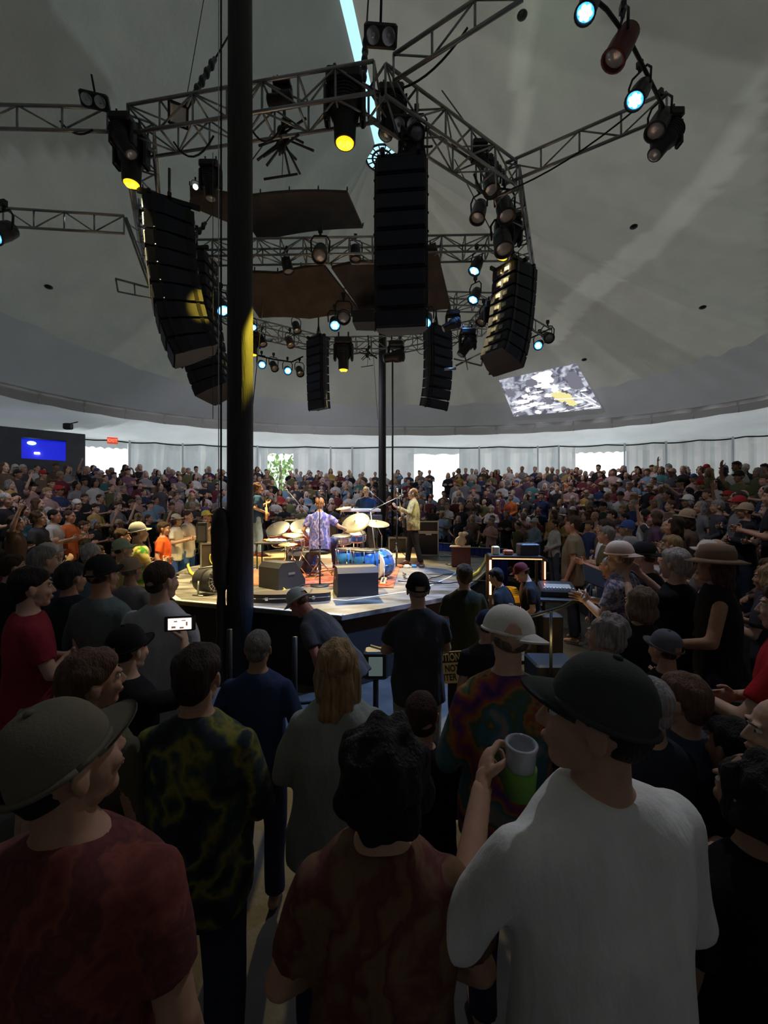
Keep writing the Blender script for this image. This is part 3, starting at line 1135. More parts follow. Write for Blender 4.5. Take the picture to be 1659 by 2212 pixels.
def line_array(label, top, aim, n, w=0.78, d=0.55, h=0.25, start=2.0, curve=2.2, power=1.6):
    root = thing('line_array', label, 'speaker array', top, (0, 0, math.atan2(aim[1], aim[0]) - math.pi / 2), 'hung line array speakers')
    key = (w, d, h)
    if key not in CAB:
        b_, g_, r_, h_ = cabinet_meshes(w, d, h)
        b_.join(r_, mi=1).join(h_, mi=2)
        CAB[key] = (b_.mesh('cabinet', [M['navy'], M['black'], M['alu']]), g_.mesh('grille', [M['grille']]))
    cb = CAB[key]
    g = Geo()
    g.box((0, 0, 0.10), (w * 0.9, 0.06, 0.06)).box((0, d * 0.4, 0.05), (w * 0.95, 0.05, 0.05)).box((0, -d * 0.4, 0.05), (w * 0.8, 0.05, 0.05))
    for sx_ in (-1, 1):
        g.box((sx_ * w * 0.35, 0, 0.06), (0.05, d * 1.25, 0.07))
    g.tube((0, 0, 0.1), (0, 0, 0.75), 0.022).tube((0.1, 0, 0.1), (0, 0, 0.5), 0.012).tube((-0.1, 0, 0.1), (0, 0, 0.5), 0.012)
    obj('rigging_frame', g, 'black', root)
    y, z, ang = 0.0, 0.0, rad(start)
    for i in range(n):
        # front pivots: keep the fronts closed, tilt downward
        dirv = Vector((0, -math.sin(ang), -math.cos(ang)))
        c = Vector((0, y, z)) + dirv * (h / 2 + 0.006)
        o = obj('cabinet', cb[0], parent=root, loc=c, rot=(-ang, 0, 0))
        obj('grille', cb[1], parent=o)
        y += dirv.y * (h + 0.012)
        z += dirv.z * (h + 0.012)
        ang += rad(curve * (0.35 + (i / n) ** power * 2.2))
    return root


line_array('large dark blue speaker column hanging in the centre of the picture', P(868, 372, 6.15), (-0.10, -1), 9, w=0.72, start=-3, curve=1.6)
line_array('big curved speaker column left of the thick pole, lit yellow at its foot', P(366, 462, 6.9), (-0.93, -0.48), 9, w=0.76, d=0.72, start=2, curve=3.0)
line_array('curved speaker column half behind the first one left of the thick pole', P(425, 560, 9.4), (-0.98, 0.10), 12, w=0.85, d=0.7, start=2, curve=2.0)
line_array('straight small far speaker column just right of the thick pole', P(688, 735, 12.6), (-0.45, -0.6), 8, w=0.62, d=0.42, start=0, curve=0.9)
line_array('far speaker column right of the far king pole, curving at its foot', P(942, 716, 11.4), (0.55, -0.75), 8, w=0.72, d=0.5, start=-3, curve=3.2)
line_array('curved speaker column on the right, pointed at its foot', P(1108, 586, 8.6), (0.80, 0.60), 8, w=0.74, d=0.62, h=0.245, start=5, curve=3.2)


# ------------------------------------------------------------------ acoustic panels
def panel(label, grid, th=0.06):
    """grid: rows of points; a thick bent sheet with a rim"""
    nr, nc = len(grid), len(grid[0])
    g = Geo()
    top = [tuple(p) for row in grid for p in row]
    bot = [tuple(Vector(p) + Vector((0, 0, -th))) for row in grid for p in row]
    vs_ = top + bot
    o = nr * nc
    fs = []
    for i in range(nr - 1):
        for j in range(nc - 1):
            a, b, c, d = i * nc + j, i * nc + j + 1, (i + 1) * nc + j + 1, (i + 1) * nc + j
            fs += [(a, b, c, d), (o + d, o + c, o + b, o + a)]
    for i in range(nr - 1):
        for j in (0, nc - 1):
            a, d = i * nc + j, (i + 1) * nc + j
            fs.append((a, d, o + d, o + a) if j == 0 else (a, o + a, o + d, d))
    for j in range(nc - 1):
        for i in (0, nr - 1):
            a, b = i * nc + j, i * nc + j + 1
            fs.append((a, o + a, o + b, b) if i == 0 else (a, b, o + b, o + a))
    g.add(vs_, fs, 0, False)
    root = tag(obj('acoustic_panel', g, 'panel'), label, 'acoustic panel', 'brown acoustic panels over the stage')
    k = Geo()
    for row in (grid[0], grid[-1]):
        for p in row[::2]:
            k.tube(Vector(p), Vector(p) + Vector((0, 0, 0.07)), 0.015, n=6)
    obj('hanging_bolt', k, 'black', root)
    return root


def bil(a, b, c, d, nr, nc, bulge=0.0, ridge=0.0):
    """a,b near edge left, right; d,c far edge"""
    out = []
    for i in range(nr):
        v = i / (nr - 1)
        row = []
        for j in range(nc):
            u = j / (nc - 1)
            p = a.lerp(b, u).lerp(d.lerp(c, u), v)
            p = p + Vector((0, 0, bulge * math.sin(math.pi * u) + ridge * abs(math.sin(2 * math.pi * u))))
            row.append(p)
        out.append(row)
    return out


panel('upper brown perforated panel hanging right of the thick pole', bil(P(500, 425, 8.9), P(750, 411, 8.9), P(784, 488, 10.1), P(560, 516, 10.1), 4, 9, 0.08))
panel('small brown panel piece left of the thick pole under the white lamp', bil(P(410, 400, 8.2), P(500, 415, 8.5), P(500, 478, 9.0), P(411, 440, 8.3), 3, 3))
panel('lower brown perforated panel with a sagging crest, between the two poles', bil(P(500, 588, 9.4), P(700, 569, 9.4), P(780, 672, 10.6), P(560, 682, 10.6), 4, 9, -0.08, 0.05))
panel('lower brown panel joining at the left of the big centre speaker column', bil(P(716, 574, 9.2), P(850, 566, 9.7), P(850, 700, 10.8), P(795, 690, 10.8), 4, 5, 0.1))
panel('steep brown perforated panel right of the big centre speaker column', bil(P(906, 545, 9.0), P(941, 523, 8.9), P(974, 662, 10.0), P(905, 674, 10.1), 4, 4, 0.03))
g = Geo().prism([(-0.42, -0.25), (0.45, -0.3), (0.40, 0.25), (-0.36, 0.2)], 0.28, Matrix.Translation(P(800, 706, 10.2)))
tag(obj('speaker_box', g, 'black2'), 'dark angular speaker box at the left foot of the big centre column', 'speaker')


# ------------------------------------------------------------------ lamps
def par_meshes():
    can = Geo().lathe([(0.06, -0.16), (0.10, -0.13), (0.115, 0.0), (0.115, 0.16), (0.125, 0.165), (0.125, 0.18), (0.105, 0.18), (0.10, 0.10)], Matrix.Rotation(rad(-90), 4, 'X'), 18)
    yoke = Geo().path([(-0.14, 0, 0), (-0.15, 0, 0.18), (-0.10, 0, 0.26), (0.10, 0, 0.26), (0.15, 0, 0.18), (0.14, 0, 0)], 0.014, 6)
    yoke.tube((0, 0, 0.26), (0, 0, 0.34), 0.02).box((0, 0, 0.36), (0.07, 0.05, 0.08))
    lens = Geo().lathe([(0.001, 0.0), (0.07, 0.004), (0.105, 0.012), (0.105, 0.02), (0.08, 0.035), (0.001, 0.045)], Matrix.Translation((0, 0.12, 0)) @ Matrix.Rotation(rad(-90), 4, 'X'), 18)
    core = Geo()
    for i in range(7):
        a = i * math.pi / 3
        rr_ = 0.055 if i < 6 else 0
        core.ell((rr_ * math.cos(a), 0.165, rr_ * math.sin(a)), (0.030, 0.012, 0.030), n=10)
    return can, yoke, lens, core


pm = par_meshes()
PARM = {'can': pm[0].mesh('lamp_can', [M['black']]), 'canr': pm[0].mesh('lamp_can', [mat('red_lamp_can', (0.12, 0.015, 0.02), 0.5)]), 'yoke': pm[1].mesh('yoke', [M['black']]),
        'blue': (pm[2].mesh('lens', [M['eblue']]), pm[3].mesh('led', [M['ebluec']])),
        'yellow': (pm[2].mesh('lens', [M['eyel']]), pm[3].mesh('led', [M['eyelc']])),
        'white': (pm[2].mesh('lens', [M['ewhite']]), pm[3].mesh('led', [M['ewhite']])),
        'off': (pm[2].mesh('lens', [M['glass']]), pm[3].mesh('led', [M['glass']]))}
STAGE_MID = Vector((-0.6, 8.9, 1.3))


def par(px, py, d, state, label, aim=None, s=1.0, red=False, power=0, spot=46, tgt=None, tcol=None):
    p = P(px, py, d)
    aim = Vector(aim) if aim is not None else STAGE_MID
    root = thing('stage_lamp', label, 'stage lamp', p, group='par lamps on the rig')
    rm = look(aim - p).to_euler()
    root.scale = (s, s, s)
    c = obj('lamp_can', PARM['canr' if red else 'can'], parent=root, rot=rm)
    obj('yoke', PARM['yoke'], parent=root, rot=(0, 0, rm.z))
    obj('lens', PARM[state][0], parent=c)
    if state != 'off':
        obj('led', PARM[state][1], parent=c)
    if power:
        dv = (aim - p).normalized()
        col = {'blue': (0.15, 0.38, 1.0), 'yellow': (1.0, 0.70, 0.24), 'white': (1, 0.96, 0.9)}[state]
        tgt = Vector(tgt) if tgt else (Vector((0.2, 6.4, 1.0)) if py < 400 else STAGE_MID)
        col = tcol or col  # tcol: pale light added for the crowd on lamps whose lenses glow blue
        light('SPOT', 'lamp_light', p + (tgt - p).normalized() * 0.26 * s, power * STAGE_W, col, tgt, 0.08, spot, 0.5)
    return root


EYEV = Vector((0, 0, EYE))


def cam_aim(px, py, d, k=0.55):
    """half towards the spectators, so that the lens shows"""
    p = P(px, py, d)
    return p.lerp(EYEV, 0.4) * k + STAGE_MID * (1 - k)


par(476, 660, 8.6, 'blue', 'blue lamp shining at the left edge of the thick pole', cam_aim(476, 660, 8.6), 1.15, power=0)
par(723, 697, 9.2, 'blue', 'blue lamp under the lower brown panel between the poles', cam_aim(723, 697, 9.2, .7), power=230)
par(922, 690, 8.6, 'blue', 'blue lamp at the right foot of the big centre speaker column', cam_aim(922, 690, 8.6, .7), power=230)
par(565, 786, 13.0, 'blue', 'leftmost of the far lamps in a row right of the thick pole, lit blue', cam_aim(565, 786, 13, .7), 1.0, power=95, tgt=(-6, 19, 3), tcol=(0.86, 0.86, 1.0), spot=120)
par(591, 790, 13.0, 'off', 'unlit far lamp between the two blue ones right of the thick pole')
par(621, 799, 13.0, 'blue', 'far blue lamp third in the row right of the thick pole', cam_aim(621, 799, 13, .7), 1.0, power=95, tgt=(1, 20, 3), tcol=(0.86, 0.86, 1.0), spot=120)
par(647, 801, 13.0, 'off', 'unlit far lamp at the left side of the small far speaker column', s=1.0)
par(1030, 572, 9.2, 'blue', 'upper blue lamp on the right truss left of the curved speaker column', cam_aim(1030, 572, 9.2, .3), 1.1, power=230)
par(1027, 637, 10.0, 'blue', 'lower blue lamp on the right truss left of the curved speaker column', cam_aim(1027, 637, 10, .3), 1.1)
par(1165, 744, 13.0, 'blue', 'blue lamp on the arm right of the curved right speaker column', cam_aim(1165, 744, 13, .7), 1.15, power=95, tgt=(8, 16, 3), tcol=(0.86, 0.86, 1.0), spot=120)
par(1183, 728, 13.0, 'off', 'unlit lamp at the tip of the arm right of the right speaker column', (4, 3, 1.2), 1.3)
par(1134, 749, 13.0, 'off', 'small unlit lamp between the two blue ones right of the right speaker column', s=1.0)
par(1108, 768, 13.0, 'blue', 'small blue lamp peeking from behind the right speaker column', cam_aim(1108, 768, 13, .7), 0.85)
par(1274, 5, 4.9, 'blue', 'blue lamp cut by the top edge of the picture on the right', cam_aim(1274, 5, 4.9, .75), 1.0, power=100, tgt=(4.6, 3.2, 1.0), tcol=(0.86, 0.86, 1.0), spot=120)
par(1345, 95, 5.2, 'off', 'unlit dark red lamp between the two upper right blue lamps', (-1, 6, 1), 1.25, red=True)
par(1382, 200, 5.6, 'blue', 'blue lamp at the tip of the right outrigger truss', cam_aim(1382, 200, 5.6, .75), 1.05, power=950, spot=34, tgt=(0.3, 5.9, 0.9))
par(1425, 265, 5.9, 'off', 'unlit lamp hanging under the tip of the right outrigger truss', (0.5, 4.5, 1.5), 1.15)
par(8, 500, 6.4, 'blue', 'blue lamp at the left picture edge', (-6.6, 2.6, 2.6), 1.2, power=95, tgt=(-9, 9, 1.5), tcol=(0.86, 0.86, 1.0), spot=120)
par(545, 703, 9.6, 'blue', 'tiny blue lamp at the right edge of the thick pole', cam_aim(545, 703, 9.6, .6), 0.7)
par(742, 683, 8.3, 'off', 'unlit clear lamp beside the blue one below the lower brown panel', cam_aim(742, 683, 8.3, .9), 1.15)
par(640, 706, 11.0, 'off', 'small unlit lamp left below the lower brown panel', s=0.9)
par(626, 738, 11.5, 'off', 'small unlit dark red lamp under the far left truss', s=0.9, red=True)
par(692, 545, 8.6, 'off', 'unlit lamp with two lenses between the upper and lower brown panels', (-1.2, 4, 2), 1.3)
par(620, 572, 9.2, 'off', 'unlit lamp on the crest of the lower brown panel, left one', s=1.0)
par(768, 545, 9.2, 'off', 'unlit lamp on the crest of the lower brown panel, right one', s=1.0)
par(422, 403, 7.6, 'white', 'small white lamp on the dome camera above the small brown panel', cam_aim(422, 403, 7.6, .95), 0.42)
par(900, 285, 6.2, 'off', 'unlit lamp above the big centre speaker column', (0.2, 2, 3), 1.0)
par(1060, 395, 7.3, 'off', 'upper unlit lamp in the bundle on the right truss corner', (2, 5, 1), 1.2)
par(1090, 450, 7.6, 'off', 'middle unlit lamp in the bundle on the right truss corner', (2.6, 5, 1), 1.35)
par(1035, 455, 7.9, 'off', 'left unlit lamp in the bundle on the right truss corner', (0, 6, 1), 1.2)
par(1085, 520, 8.0, 'off', 'lower unlit lamp in the bundle on the right truss above the yellow one', (2.4, 5.5, 1), 1.5)
par(1045, 685, 10.3, 'off', 'unlit lamp below the two blue ones on the right truss', s=1.1)
par(565, 735, 10.2, 'off', 'small unlit lamp by the right edge of the thick pole', s=0.8)

light('SPOT', 'lamp_light', P(1400, 205, 5.7), 1500, (0.35, 0.6, 1.0), (0.3, 4.5, 0), 0.1, 30, 0.5)
light('SPOT', 'lamp_light', P(1060, 20, 5.6), 60, (0.35, 1.0, 0.45), P(1200, 120, 9.5), 0.2, 38, 1.0)


def moving_head(px, py, d, label, on=True, s=1.0, aim=None, power=0, tilt=0.0, spot=48):
    """base on top, yoke, tapering head with lens below"""
    p = P(px, py, d)
    root = thing('moving_head_lamp', label, 'stage lamp', p, group='moving head lamps')
    root.scale = (s, s, s)
    aim = Vector(aim) if aim is not None else STAGE_MID
    obj('base', Geo().bbox((0, 0, 0.34), (0.42, 0.34, 0.16), 0.03).tube((-0.12, 0, 0.42), (-0.12, 0, 0.58), 0.02).tube((0.12, 0, 0.42), (0.12, 0, 0.58), 0.02), 'black', root)
    yk = Geo()
    for sx_ in (-1, 1):
        yk.bbox((sx_ * 0.21, 0, 0.08), (0.07, 0.17, 0.42), 0.025)
    yk.bbox((0, 0, 0.25), (0.46, 0.16, 0.06), 0.02)
    obj('yoke', yk, 'black', root)
    hd = Geo().lathe([(0.10, 0.26), (0.17, 0.22), (0.175, 0.02), (0.165, -0.05), (0.135, -0.09), (0.125, -0.34), (0.11, -0.36), (0.105, -0.30)], n=20)
    rm = Matrix.Rotation(tilt, 3, 'Y').to_euler()
    h = obj('head', hd, 'black', root, rot=rm)
    fins = Geo()
    for k in range(5):
        fins.lathe([(0.172, 0.03 + k * 0.04), (0.185, 0.035 + k * 0.04), (0.185, 0.045 + k * 0.04), (0.172, 0.05 + k * 0.04)], n=20)
    obj('cooling_fin', fins, 'black2', h)
    obj('lens', Geo().lathe([(0.001, -0.38), (0.07, -0.375), (0.105, -0.355), (0.105, -0.33), (0.001, -0.33)], n=18), 'eyel' if on else 'glass', h)
    if on:
        g = Geo()
        for k in (-1, 1):
            g.ell((k * 0.042, 0, -0.375), (0.045, 0.06, 0.018), n=10)
        obj('glowing_bulb', g, 'eyelc', h)
    if power:
        light('SPOT', 'lamp_light', p + Vector((0, 0, -0.42 * s)), power * 1.35 * STAGE_W, (1.0, 0.76, 0.34), aim, 0.1, spot, 0.5)
    return root


moving_head(745, 245, 5.9, 'big moving head lamp with a yellow lens hanging at top centre', power=900, s=1.2, aim=(-1.6, 8.0, 1))
moving_head(284, 345, 6.4, 'big moving head lamp with a double yellow lens on the left truss corner', s=1.05, power=800, aim=(-3.0, 7.6, 1))
light('SPOT', 'lamp_light', P(745, 330, 5.75), 7000, (1.0, 0.78, 0.05), (NEARP.x + 0.10, NEARP.y, P(525, 760, 5.2).z), 0.03, 8, 0.6)
light('SPOT', 'lamp_light', P(735, 335, 6.1), 700, (1.0, 0.72, 0.08), P(415, 690, 7.0), 0.03, 10, 0.6)
moving_head(742, 768, 13.4, 'far moving head lamp with a yellow lens under the far truss', s=1.3, power=900, aim=(-0.8, 8.6, 1))
moving_head(1098, 515, 8.3, 'moving head lamp with a yellow lens on the right truss above the speaker column', s=1.1, power=900, aim=(0.5, 9.6, 1), tilt=0.35, spot=26)
moving_head(1066, 690, 9.6, 'small moving head lamp with a yellow lens left of the curved right speaker column', s=0.9)
moving_head(548, 745, 10.4, 'small moving head lamp with a yellow lens hidden behind the thick pole edge', s=0.7, power=600, aim=(-2.6, 9.2, 1))
moving_head(265, 300, 6.1, 'unlit moving head lamp above the double yellow one', on=False, s=0.75, tilt=-0.5)
moving_head(845, 250, 6.2, 'unlit moving head lamp beside the skylight slit', on=False, s=0.9, tilt=0.3)
moving_head(888, 335, 6.3, 'unlit moving head lamp above the centre speaker column', on=False, s=0.8, tilt=0.9)
moving_head(610, 215, 6.0, 'unlit moving head lamp lying across the front truss right of the thick pole', on=False, s=0.6, tilt=1.5)
moving_head(1010, 745, 9.4, 'unlit moving head lamp beside the metal arm near the right column', on=False, s=0.8, tilt=0.6)
moving_head(1440, 300, 6.0, 'black barrel lamp pointing down left below the right outrigger tip', on=False, s=0.85, tilt=0.65)
moving_head(1036, 340, 7.0, 'unlit lamp on the front right truss pointing down', on=False, s=0.6, tilt=-0.6)
moving_head(455, 395, 7.4, 'black domed camera housing above the small brown panel', on=False, s=0.8)
moving_head(978, 700, 9.6, 'dark box lamp right of the blue lamp at the centre column', on=False, s=0.7, tilt=1.1)
moving_head(855, 770, 12.0, 'dark wide lamp hanging right of the far king pole', on=False, s=1.0, tilt=1.4)


def blinder(px, py, d, label, aim, n=2, s=1.0):
    p = P(px, py, d)
    root = thing('blinder_lamp', label, 'stage lamp', p, tuple(look(Vector(aim) - p).to_euler()), 'blinder lamps')
    root.scale = (s, s, s)
    obj('housing', Geo().bbox((0, 0, 0), (0.26 * n, 0.16, 0.28), 0.03).tube((0, -0.1, 0.1), (0, -0.1, 0.4), 0.02), 'black', root)
    for i in range(n):
        x = (i - (n - 1) / 2) * 0.24
        o = obj('reflector', Geo().lathe([(0.02, 0.0), (0.07, 0.012), (0.10, 0.05), (0.105, 0.05)], Matrix.Translation((x, 0.06, 0)) @ Matrix.Rotation(rad(-90), 4, 'X'), 16), 'chrome', root)
        obj('bulb', Geo().ell((x, 0.10, 0), (0.035, 0.03, 0.035), n=10), 'glass', o)
    return root


blinder(822, 78, 5.2, 'black double blinder lamp beside the skylight slit at the top', (0.3, 0, 2.5), 2, 0.8)
blinder(876, 270, 6.2, 'unlit double blinder lamp above the big centre speaker column', (0.5, 0, 2.5), 2, 0.85)
blinder(205, 218, 6.0, 'black double lamp at the left end of the front truss', (-2.5, 0, 3), 2, 0.7)
r_ = thing('work_light', 'square white framed flood lamp on the front truss left of the thick pole', 'lamp', P(385, 248, 6.2), tuple(look(EYEV - P(385, 248, 6.2)).to_euler()))
obj('frame', Geo().box((0, 0, 0.125), (0.28, 0.05, 0.03)).box((0, 0, -0.125), (0.28, 0.05, 0.03)).box((0.125, 0, 0), (0.03, 0.05, 0.28)).box((-0.125, 0, 0), (0.03, 0.05, 0.28)), 'black', r_)
obj('diffuser', Geo().bbox((0, 0, 0), (0.22, 0.03, 0.22), 0.01), mat('diffuser_glass', (0.55, 0.6, 0.58), 0.4), r_)
obj('reflector_strip', Geo().box((0.09, 0.025, 0), (0.03, 0.01, 0.2)), 'whitep', r_)

# curved lamp pipes at the outrigger tips
for pts_, l in (([P(1250, -30, 4.8), P(1310, 20, 5.0), P(1362, 90, 5.3), P(1400, 165, 5.6), P(1442, 250, 5.9), P(1440, 290, 6.0)], 'curved black lamp pipe at the upper right'),
                ([P(545, 765, 13.0), P(590, 776, 13.0), P(630, 782, 13.0), P(655, 770, 13.0)], 'curved black lamp pipe right of the thick pole'),
                ([P(1100, 752, 13.0), P(1135, 735, 13.0), P(1165, 722, 13.0), P(1192, 708, 13.0)], 'curved black lamp pipe right of the right speaker column')):
    tag(obj('lamp_pipe', Geo().path(pts_, 0.025, 8), 'black'), l, 'pipe', 'curved lamp pipes')


# spiky cable bundles
def spiky(px, py, d, s, label, seed):
    rr_ = random.Random(seed)
    p = P(px, py, d)
    root = thing('cable_spider', label, 'cable bundle', p)
    core = Geo().path([(0, 0, 0.75 * s), (0.02, 0, 0.3 * s), (0, 0, -0.1 * s)], 0.025 * s, 8)
    for k in range(4):
        core.ell((0.03 * (-1) ** k, 0, (0.25 - 0.13 * k) * s), (0.07 * s, 0.07 * s, 0.08 * s), n=10)
    obj('core', core, 'black', root)
    for k in range(16):
        a = rr_.uniform(0, 6.28)
        z0 = rr_.uniform(-0.15, 0.25) * s
        l = rr_.uniform(0.25, 0.5) * s
        dz = rr_.uniform(-0.75, 0.12)
        v = Vector((math.cos(a), math.sin(a), dz)).normalized() * l
        obj('arm', Geo().tube((0, 0, z0), Vector((0, 0, z0)) + v, 0.014 * s, 0.02 * s, n=6), 'black2', root)
    obj('cross_bar', Geo().tube((-0.3 * s, 0, -0.62 * s), (0.22 * s, 0, -0.54 * s), 0.018 * s, n=6).path([(0, 0, -0.1 * s), (-0.02, 0, -0.6 * s)], 0.006, 5), 'black2', root)


spiky(612, 300, 6.4, 1.0, 'spiky dark bundle of rods hanging above the upper brown panel', 4)
spiky(795, 762, 12.6, 0.7, 'small spiky dark bundle under the far truss left of the far pole', 9)

# cables draped on the rig
rr = random.Random(11)
for i in range(18):
    k = i % len(ring)
    a, b = Vector((*ring[k], RZ - 0.45)), Vector((*ring[(k + 1) % len(ring)], RZ - 0.45))
    t0 = rr.uniform(0.05, 0.3) if i < 9 else rr.uniform(0.5, 0.7)
    t1 = t0 + rr.uniform(0.12, 0.22)
    p, q = a.lerp(b, t0), a.lerp(b, min(1, t1))
    sag = rr.uniform(0.06, 0.28)
    pts_ = [p.lerp(q, u / 8) + Vector((0, 0, -sag * 4 * (u / 8) * (1 - u / 8))) for u in range(9)]
    tag(obj('rig_cable', Geo().path(pts_, rr.choice((0.010, 0.014, 0.018)), 6), 'cable'), ('black cable drooping under the near end of the ' if (i < 9) == (k in (0, 5, 6, 7, 8)) else 'black cable drooping under the other end of the ') + (rlab[k].replace(' of the truss ring', '') if k in (4, 5) else rlab[k].split(' of')[0].split(',')[0] + ' of the truss ring'), 'cable', 'black cables under the truss ring')
for (x0, y0, d0, x1, y1, d1, l) in ((200, 280, 6.2, 130, 262, 6.3, 'cable sagging under the upper left ladder truss'), (1090, 415, 7.2, 1380, 230, 6.2, 'cable along the right ladder truss'),
                                    (870, 190, 5.6, 1010, 60, 5.2, 'cable hanging below the top centre ladder truss')):
    a, b = P(x0, y0, d0), P(x1, y1, d1)
    tag(obj('rig_cable', Geo().path([a.lerp(b, u / 8) + Vector((0, 0, -0.5 * (u / 8) * (1 - u / 8))) for u in range(9)], 0.014, 6), 'cable'), l, 'cable')
# angled stand-off frames beside the left and right columns
for (px, py, d, l) in ((285, 560, 7.6, 'slanting silver frame of struts left of the big left speaker column'), (1010, 760, 9.4, 'silver frame of struts under the right run of the truss ring')):
    c = P(px, py, d)
    g = Geo()
    if px < 500:
        for o in (0, 0.12):
            g.tube(P(268 + o * 40, 470, d), P(330 + o * 60, 640, d + 0.3), 0.02).tube(P(300, 430, d + o), P(300 + o * 30, 470, d), 0.016)
        for k in range(5):
            g.tube(P(272 + k * 13, 480 + k * 36, d), P(300 + k * 12, 500 + k * 30, d + 0.3), 0.012)
        g.tube(P(250, 602, d), P(335, 625, d), 0.02).tube(P(255, 630, d), P(330, 645, d), 0.016).tube(P(250, 602, d), P(255, 630, d), 0.016).tube(P(290, 612, d), P(292, 638, d), 0.014)
    else:
        g.tube(P(980, 775, d), P(1040, 790, d), 0.02).tube(P(985, 790, d), P(1045, 760, d + 0.3), 0.02).tube(P(1040, 790, d), P(1050, 740, d), 0.02).tube(P(1000, 745, d), P(1010, 800, d), 0.016).tube(P(960, 798, d), P(985, 796, d), 0.03)
    tag(obj('strut_frame', g, 'alu'), l, 'metal frame', 'silver strut frames')

# unseen fill lamps, added high under the roof to brighten the near crowd
for (x, y, l) in ((-1.9, 0.4, 'added unseen fill lamp high under the roof to the left above the camera'), (2.1, 0.6, 'added unseen fill lamp high under the roof to the right above the camera')):
    root = thing('added_fill_lamp', l, 'lamp', (x, y, EYE + 6.6), group='added fill lamps above the near crowd')
    obj('lamp_shade', Geo().lathe([(0.22, 0.0), (0.21, 0.06), (0.10, 0.20), (0.04, 0.24), (0.04, 0.3)], n=20), 'black', root)
    obj('bulb', Geo().ell((0, 0, 0.08), (0.09, 0.09, 0.07)), 'ewhite', root)
    light('SPOT', 'lamp_light', (x, y, EYE + 6.55), 150, (0.92, 0.97, 1.0), (x * 0.25, y + 1.6, 0), 0.35, 118, 0.8)

# ================================================================== PEOPLE
def make_hand(curl=0.35, thumb=0.5, spread=0.10, vox=0.0042):
    """left hand: wrist at the origin, fingers along +Y, palm facing -Z, thumb towards +X"""
    g = Geo()
    g.tube((0, -0.03, 0), (0, 0.03, 0), 0.027, 0.030, n=12, sq=0.7, side=(1, 0, 0))
    g.ell((0, 0.050, 0.0), (0.042, 0.052, 0.015))
    g.ell((0.012, 0.040, -0.006), (0.024, 0.034, 0.014))
    for x, y, ln, r, k in ((-0.034, 0.078, 0.058, 0.0078, 1.15), (-0.012, 0.090, 0.074, 0.0086, 1.0), (0.011, 0.093, 0.080, 0.0090, 0.95), (0.033, 0.086, 0.072, 0.0088, 0.85)):
        p = Vector((x * 0.95, y - 0.02, 0))
        a = 0.08 + curl * 0.35 * k
        for i, f in enumerate((0.45, 0.32, 0.26)):
            d = Vector((math.sin(x * spread * 60) * 0.35, math.cos(a), -math.sin(a)))
            q = p + d.normalized() * (ln * f + (0.018 if i == 0 else 0))
            g.tube(p, q, r * (1 - 0.07 * i), r * (0.95 - 0.08 * i), n=8, round0=True, round1=True)
            p = q
            a += curl * 1.15 * k
    p = Vector((0.026, 0.018, -0.004))
    for i, (d, ln, r) in enumerate((((0.75, 0.62, -0.25 - thumb * 0.3), 0.038, 0.0125), ((0.45 - thumb * 0.35, 0.85, -0.3 - thumb * 0.4), 0.030, 0.0105), ((0.2 - thumb * 0.4, 0.9, -0.35 - thumb * 0.4), 0.024, 0.0092))):
        q = p + Vector(d).normalized() * ln
        g.tube(p, q, r, r * 0.92, n=8, round0=True, round1=True)
        p = q
    return remesh(g, vox, 2)


HANDS = {'relaxed': make_hand(0.38, 0.3), 'grip': make_hand(0.95, 0.9), 'flat': make_hand(0.10, 0.2)}
HANDS_LOW = {'relaxed': make_hand(0.38, 0.3, vox=0.0075), 'grip': make_hand(0.95, 0.9, vox=0.0075), 'flat': make_hand(0.10, 0.2, vox=0.0075)}


def head_geo(vox, fem=False):
    g = Geo()
    w = 0.95 if fem else 1.0
    g.ell((0, -0.012, 0.022), (0.076 * w, 0.095, 0.094), n=20)
    g.ell((0, 0.032, -0.032), (0.060 * w, 0.062, 0.085), n=20)
    g.ell((0, 0.058, -0.096), (0.034 * w, 0.030, 0.026))
    g.ell((0, 0.02, -0.075), (0.055 * w, 0.055, 0.045))
    g.tube((0, 0.088, 0.006), (0, 0.107, -0.032), 0.008, 0.0115, n=8, round0=True, round1=True)
    for s_ in (-1, 1):
        g.ell((s_ * 0.010, 0.100, -0.036), (0.008, 0.009, 0.007), n=8)
        g.ell((s_ * 0.034, 0.068, -0.036), (0.022, 0.022, 0.022))
        g.ell((s_ * 0.028, 0.082, 0.024), (0.024, 0.012, 0.008))
        g.ell((s_ * 0.079 * w, -0.008, -0.012), (0.009, 0.020, 0.031), Euler((0, 0, s_ * 0.35)).to_matrix(), n=10)
        g.ell((s_ * 0.083 * w, -0.014, -0.004), (0.006, 0.014, 0.024), Euler((0, 0, s_ * 0.5)).to_matrix(), n=10)
    g.ell((0, 0.091, -0.062), (0.022, 0.011, 0.006), n=10)
    g.ell((0, 0.088, -0.073), (0.019, 0.011, 0.007), n=10)
    r = remesh(g, vox, 1)
    # eyes, brows and lips
    for s_ in (-1, 1):
        r.ell((s_ * 0.030, 0.076, 0.004), (0.0125, 0.012, 0.0085), n=8, mi=1)
        r.ell((s_ * 0.030, 0.0865, 0.004), (0.0055, 0.003, 0.0055), n=8, mi=2)
        r.tube((s_ * 0.014, 0.094, 0.022), (s_ * 0.046, 0.086, 0.025), 0.004, 0.003, n=5, mi=2)
    r.ell((0, 0.098, -0.064), (0.020, 0.006, 0.0035), n=8, mi=3)
    r.ell((0, 0.096, -0.071), (0.017, 0.006, 0.0040), n=8, mi=3)
    return r


HEADS = {}
HC0 = Vector((0, 0.015, 1.635))


